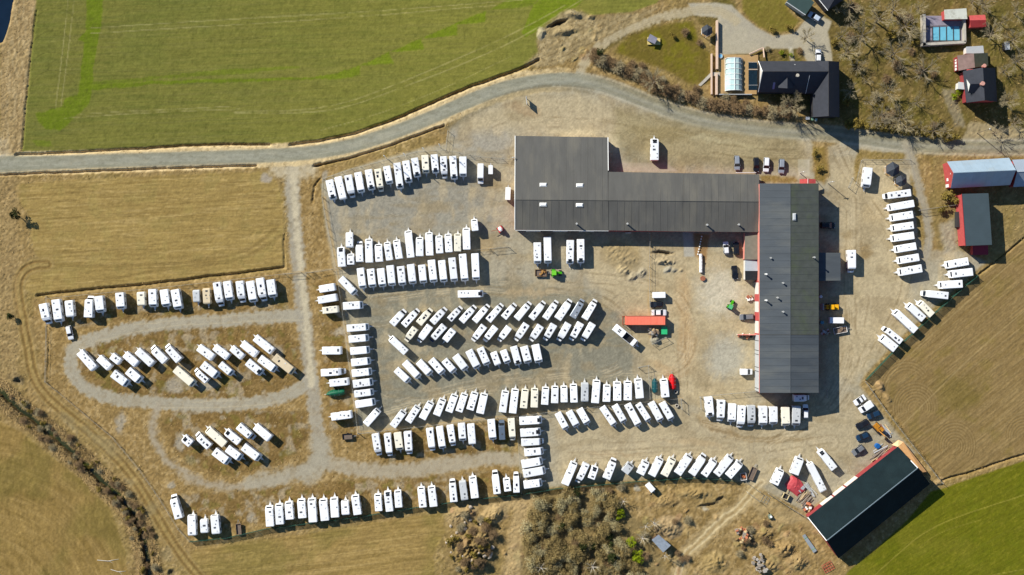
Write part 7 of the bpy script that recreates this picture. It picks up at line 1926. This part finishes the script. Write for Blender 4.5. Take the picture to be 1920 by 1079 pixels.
# clutter along the hall's east wall and at the junk corner
for px, py, s, c_, lab in ((1537.5, 556.5, .45, rgb(226, 232, 238), "white drum in the hall's eastern shadow"), (1540, 605, .5, rgb(90, 150, 170), "pale blue ring-shaped tub in the hall's eastern shadow"), (1644, 836, .8, rgb(30, 96, 160), "blue drum among the junk at the barn's upper end")):
    e = thing("drum", px, py, lab, "drum"); MB().lathe([(s, 0), (s, .5), (s * .96, .55), (s, .6), (s, 1.05), (s * .85, 1.1)], 14).build("barrel", mat("drum_" + str(px), c_, .5, .1, 2), e); MB().lathe([(s * .8, 1.101), (s * .8, 1.13)], 14).build("lid", mat("drumlid_" + str(px), tuple(v * .8 for v in c_), .5, .1, 2), e)
def pile(name, px, py, w, l, n, mats_, label, cat, rz=0, hmax=1.0, piece="board", seed=1, long_=True):
    e = thing(name, px, py, label, cat, 0, rz); rr = random.Random(seed)
    for k in range(n):
        if long_: sx, sy, sz = rr.uniform(.06, .16), l * rr.uniform(.5, 1) / 2, rr.uniform(.03, .08)
        else: sx, sy, sz = rr.uniform(.15, .5), rr.uniform(.15, .5), rr.uniform(.1, .35)
        MB().box(-sx, sx, -sy, sy, -sz, sz).build(piece, rr.choice(mats_), e, (rr.uniform(-w/2, w/2), rr.uniform(-l/2, l/2) * (.25 if long_ else 1), sz + hmax * k / n), (rr.uniform(-.08, .08), rr.uniform(-.1, .1), rr.uniform(-.2, .2) if long_ else rr.uniform(0, 3)))
TAN_T = mat("fresh_timber", rgb(204, 176, 128), .8, .12, 2); GRYT = mat("grey_timber", rgb(150, 138, 122), .9, .15, 2); BRK = mat("brick_orange", rgb(196, 120, 84), .9, .15, 2); STN = mat("stone_grey", rgb(166, 158, 146), .9, .12, 2)
pile("timber_stack", 1506, 934, 3.2, 5, 20, [TAN_T, GRYT, TIMB], "stack of timber beside the red tarpaulin near the barn", "timber", -.75, .8, seed=4); pile("aluminium_ladders", 1518, 916, 1.0, 5.5, 7, [STEEL_L, WALLG], "silver ladders lying between the red tarpaulin and caravan", "ladders", .65, .5, "ladder", 6)
pile("junk_heap", 1512, 950, 2.4, 2.4, 14, [RUST, TAN_T, BRK, TRIM], "small heap of rusty junk at the barn's west corner", "junk", .3, .6, "piece", 7, False)
pile("board_stack", 1648, 848, 2.6, 7, 16, [GRYT, TAN_T, WALLG], "stack of pale boards along the barn's red front", "boards", -.92, .8, seed=9); pile("brick_heap", 1391, 1000, 3, 4.2, 34, [BRK, TAN_T, GRYT], "heap of orange bricks and pallets on the rough ground", "bricks", .4, .9, "brick", 11, False)
pile("stone_heap", 1424, 1058, 3.4, 5.4, 34, [STN, GRYT], "heap of cut grey stones at the bottom edge", "stones", .5, .8, "stone", 12, False); pile("plank_heap", 1400, 1000, 3, 3.4, 12, [GRYT, TIMB], "pile of weathered planks beside the orange bricks", "planks", 1.4, .7, seed=14)
pile("scrap_heap", 1660, 805, 1.6, 6, 12, [GRYT, TAN_T, RUST, WALLG], "strip of scrap wood beside the yellow digger", "scrap", .75, .5, seed=15); pile("rubble_heap", 1224, 622, 2.6, 2.0, 30, [TAN_T, STN, TIMB], "rubble heap with pale timber below the orange container", "rubble", 0, .8, "piece", 16, False)
pile("scrap_pallets", 1548, 624, 2.4, 1.6, 16, [GRYT, WALLG, RUST], "scrap on pallets in the hall's eastern shadow", "scrap", 0, .6, "piece", 17, False); pile("garden_furniture", 1402, 559, 2.6, 1.0, 10, [RUST, TAN_T, TRIM], "clutter of boxes by the hall's red doorway", "boxes", 0, .5, "box", 18, False)
pile("door_clutter", 1396, 631, 4.4, .9, 10, [RUST, TRIM, TYRE, BRK], "clutter along the low partition by the hall's doors", "clutter", 0, .5, "piece", 19, False)
e = thing("partition_wall", 1399, 627.5, "low pale partition wall jutting from the hall's west front", "wall"); MB().box(-2.9, 2.9, -.1, .1, 0, 1.6).build("panel", WALLW, e); MB().box(-2.95, 2.95, -.14, .14, 1.6, 1.68).build("capping", SALM, e)
# red tarpaulin heap and beige cart
e = thing("red_tarpaulin", 1490, 911, "large red tarpaulin over scrap between caravans and barn", "tarpaulin"); o_ = Vector((*P(1490, 911), 0)); rr = random.Random(8)
pts = [(1484, 892), (1494, 894), (1502, 903), (1511, 917), (1508, 924), (1495, 931), (1484, 923), (1477, 918), (1472, 908)]; vv = []; ff = []
for ring, (s, z) in enumerate(((1, .25), (.75, .7), (.4, 1.0), (.08, 1.1))):
    for (px, py) in pts:
        q_ = P3(490 * 0 + 1491 + (px - 1491) * s, 911 + (py - 911) * s) - o_; vv.append((q_.x + rr.uniform(-.1, .1), q_.y + rr.uniform(-.1, .1), z + rr.uniform(-.12, .12)))
n_ = len(pts)
for r_ in range(3):
    for k in range(n_): ff.append((r_*n_ + k, r_*n_ + (k+1) % n_, (r_+1)*n_ + (k+1) % n_, (r_+1)*n_ + k))
ff.append(tuple(3*n_ + k for k in range(n_)))
obj("sheet", mesh("sheet", vv, ff, mat("tarp_red", rgb(176, 66, 70), .6, .12, 1, bump=.4, bscale=3), True), e); MB().box(-.5, .5, -1.1, 1.1, 0, .06).build("pale_board", WALLG, e, (2.0, -.9, .75), (0, .2, -.7))
e = thing("beige_cart", 1473, 931, "beige tipping cart beside the red tarpaulin", "cart", .8, -.45); BG = mat("cart_beige", rgb(196, 178, 134), .7, .1, 2)
MB().box(-.9, .9, -.9, .9, .5, .6).build("floor", BG, e)
for s in (-1, 1): MB().box(-.06, .06, -.9, .9, .6, 1.2).build("side", BG, e, (s * .85, 0, 0)); MB().box(-.78, .78, -.05, .05, .6, 1.2).build("end", BG, e, (0, s * .84, 0)); add_wheel(e, s * 1.05, 0, .3)
MB().bar((0, .9, .5), (0, 2.6, .4), .09).build("shaft", BG, e); MB().box(-.7, .7, -.7, .7, .605, .7).build("dark_inside", DARKW, e)
e = thing("grey_pontoon", 1517, 1019, "long grey pontoon lying on the grass left of the barn", "pontoon", 0, .6); MB().hexa([(-.5, -2.9, 0), (.5, -2.9, 0), (.4, 3.0, 0), (-.4, 3.0, 0)], [(-.6, -3, .5), (.6, -3, .5), (.5, 3.2, .5), (-.5, 3.2, .5)]).build("hull", mat("pontoon_grey", rgb(134, 142, 146), .6, .08, 1), e); MB().bar((-.6, -2, .52), (.6, -2, .52), .04).bar((-.5, 2, .52), (.5, 2, .52), .04).build("strap", GREEN, e)
e = thing("red_harrow", 1552, 1063, "red harrow rusting on the grass at the bottom", "harrow", 0, .5); HR = mat("harrow_red", rgb(180, 60, 60), .7, .15, 2)
for k in range(4): MB().bar((-1.6, -1.2 + k * .8, .35), (1.6, -1.2 + k * .8, .35), .06).build("beam", HR, e)
for k in range(5): MB().bar((-1.5 + k * .75, -1.3, .4), (-1.5 + k * .75, 1.3, .4), .05).build("crossbeam", HR, e)
for k in range(10): MB().bar((-1.5 + (k % 5) * .75, -1 + (k // 5) * 1.6, .35), (-1.5 + (k % 5) * .75, -1 + (k // 5) * 1.6, 0), .03).build("tine", RUST, e)
e = thing("green_pump", 1443, 968, "small green pump on the bare ground below the junk", "pump", 0, .3); MB().box(-.5, .5, -.6, .6, .1, .8).build("housing", mat("pump_green", rgb(120, 130, 110), .7, .1, 2), e); MB().lathe([(.35, .8), (.35, 1.1)], 10).build("tank", TRIM, e, (.2, -.1, 0)); MB().bar((0, .6, .4), (0, 1.3, .2), .1).build("pipe", TYRE, e)
e = thing("pallet_gate_panels", 1435, 937, "grey mesh panels lying by the southern track", "panels", 0, -.5)
for k in range(3): MB().box(-1.2, 1.2, -.04, .04, .0, .08).build("slat", LINK, e, (0, -1 + k * 1.0, .12), (0, 0, 0)); MB().box(-.04, .04, -1.1, 1.1, 0, .06).build("rail", LINK, e, (-1 + k * 1.0, 0, .05))
for px, py, hx, hy, c_, lab in ((1513, 223, 3.5, 2.4, rgb(226, 226, 220), "white bin, left of three below the dark house"), (1522, 224.5, 2.2, 2.2, rgb(150, 190, 150), "pale green bin, middle of three below the dark house"), (1528.5, 226, 1.9, 2.4, rgb(210, 220, 200), "white bin, right of three below the dark house")):
    e = thing("wheelie_bin", px, py, lab, "bin"); mm = mat("bin_" + str(px), c_, .5, .05, 2); MB().hexa([(-hx*S*.8, -hy*S*.8, .08), (hx*S*.8, -hy*S*.8, .08), (hx*S*.8, hy*S*.8, .08), (-hx*S*.8, hy*S*.8, .08)], [(-hx*S, -hy*S, 1.0), (hx*S, -hy*S, 1.0), (hx*S, hy*S, 1.0), (-hx*S, hy*S, 1.0)]).build("bin_body", mm, e); MB().slab([(-hx*S-.03, -hy*S-.03, 1.1), (hx*S+.03, -hy*S-.03, 1.1), (hx*S+.03, hy*S+.03, 1.06), (-hx*S-.03, hy*S+.03, 1.06)], .05).build("lid", mm, e); MB().lathe([(.09, -.2), (.09, .2)], 8, 'x', (0, -hy*S*.8, .09)).build("wheel_axle", TYRE, e)
# fallen pale branches on the south-west field
for px, py, L_, a in ((203, 1050, 6.5, .02), (222, 1070, 4.6, -.15)):
    x, y = P(px, py); e = empty("fallen_branch", (x, y, gz(x, y)), a, f"bleached fallen branch beside the creek, {'upper' if py < 1060 else 'lower'} one", "branch"); MB().bar((-L_/2, 0, .12), (0, -.35, .12), .1, .09).bar((0, -.35, .12), (L_/2, .2, .12), .09, .03).build("limb", BIRCH, e); MB().bar((.3, -.3, .12), (1.4, -1.0, .15), .05, .02).build("side_twig", BIRCH, e)
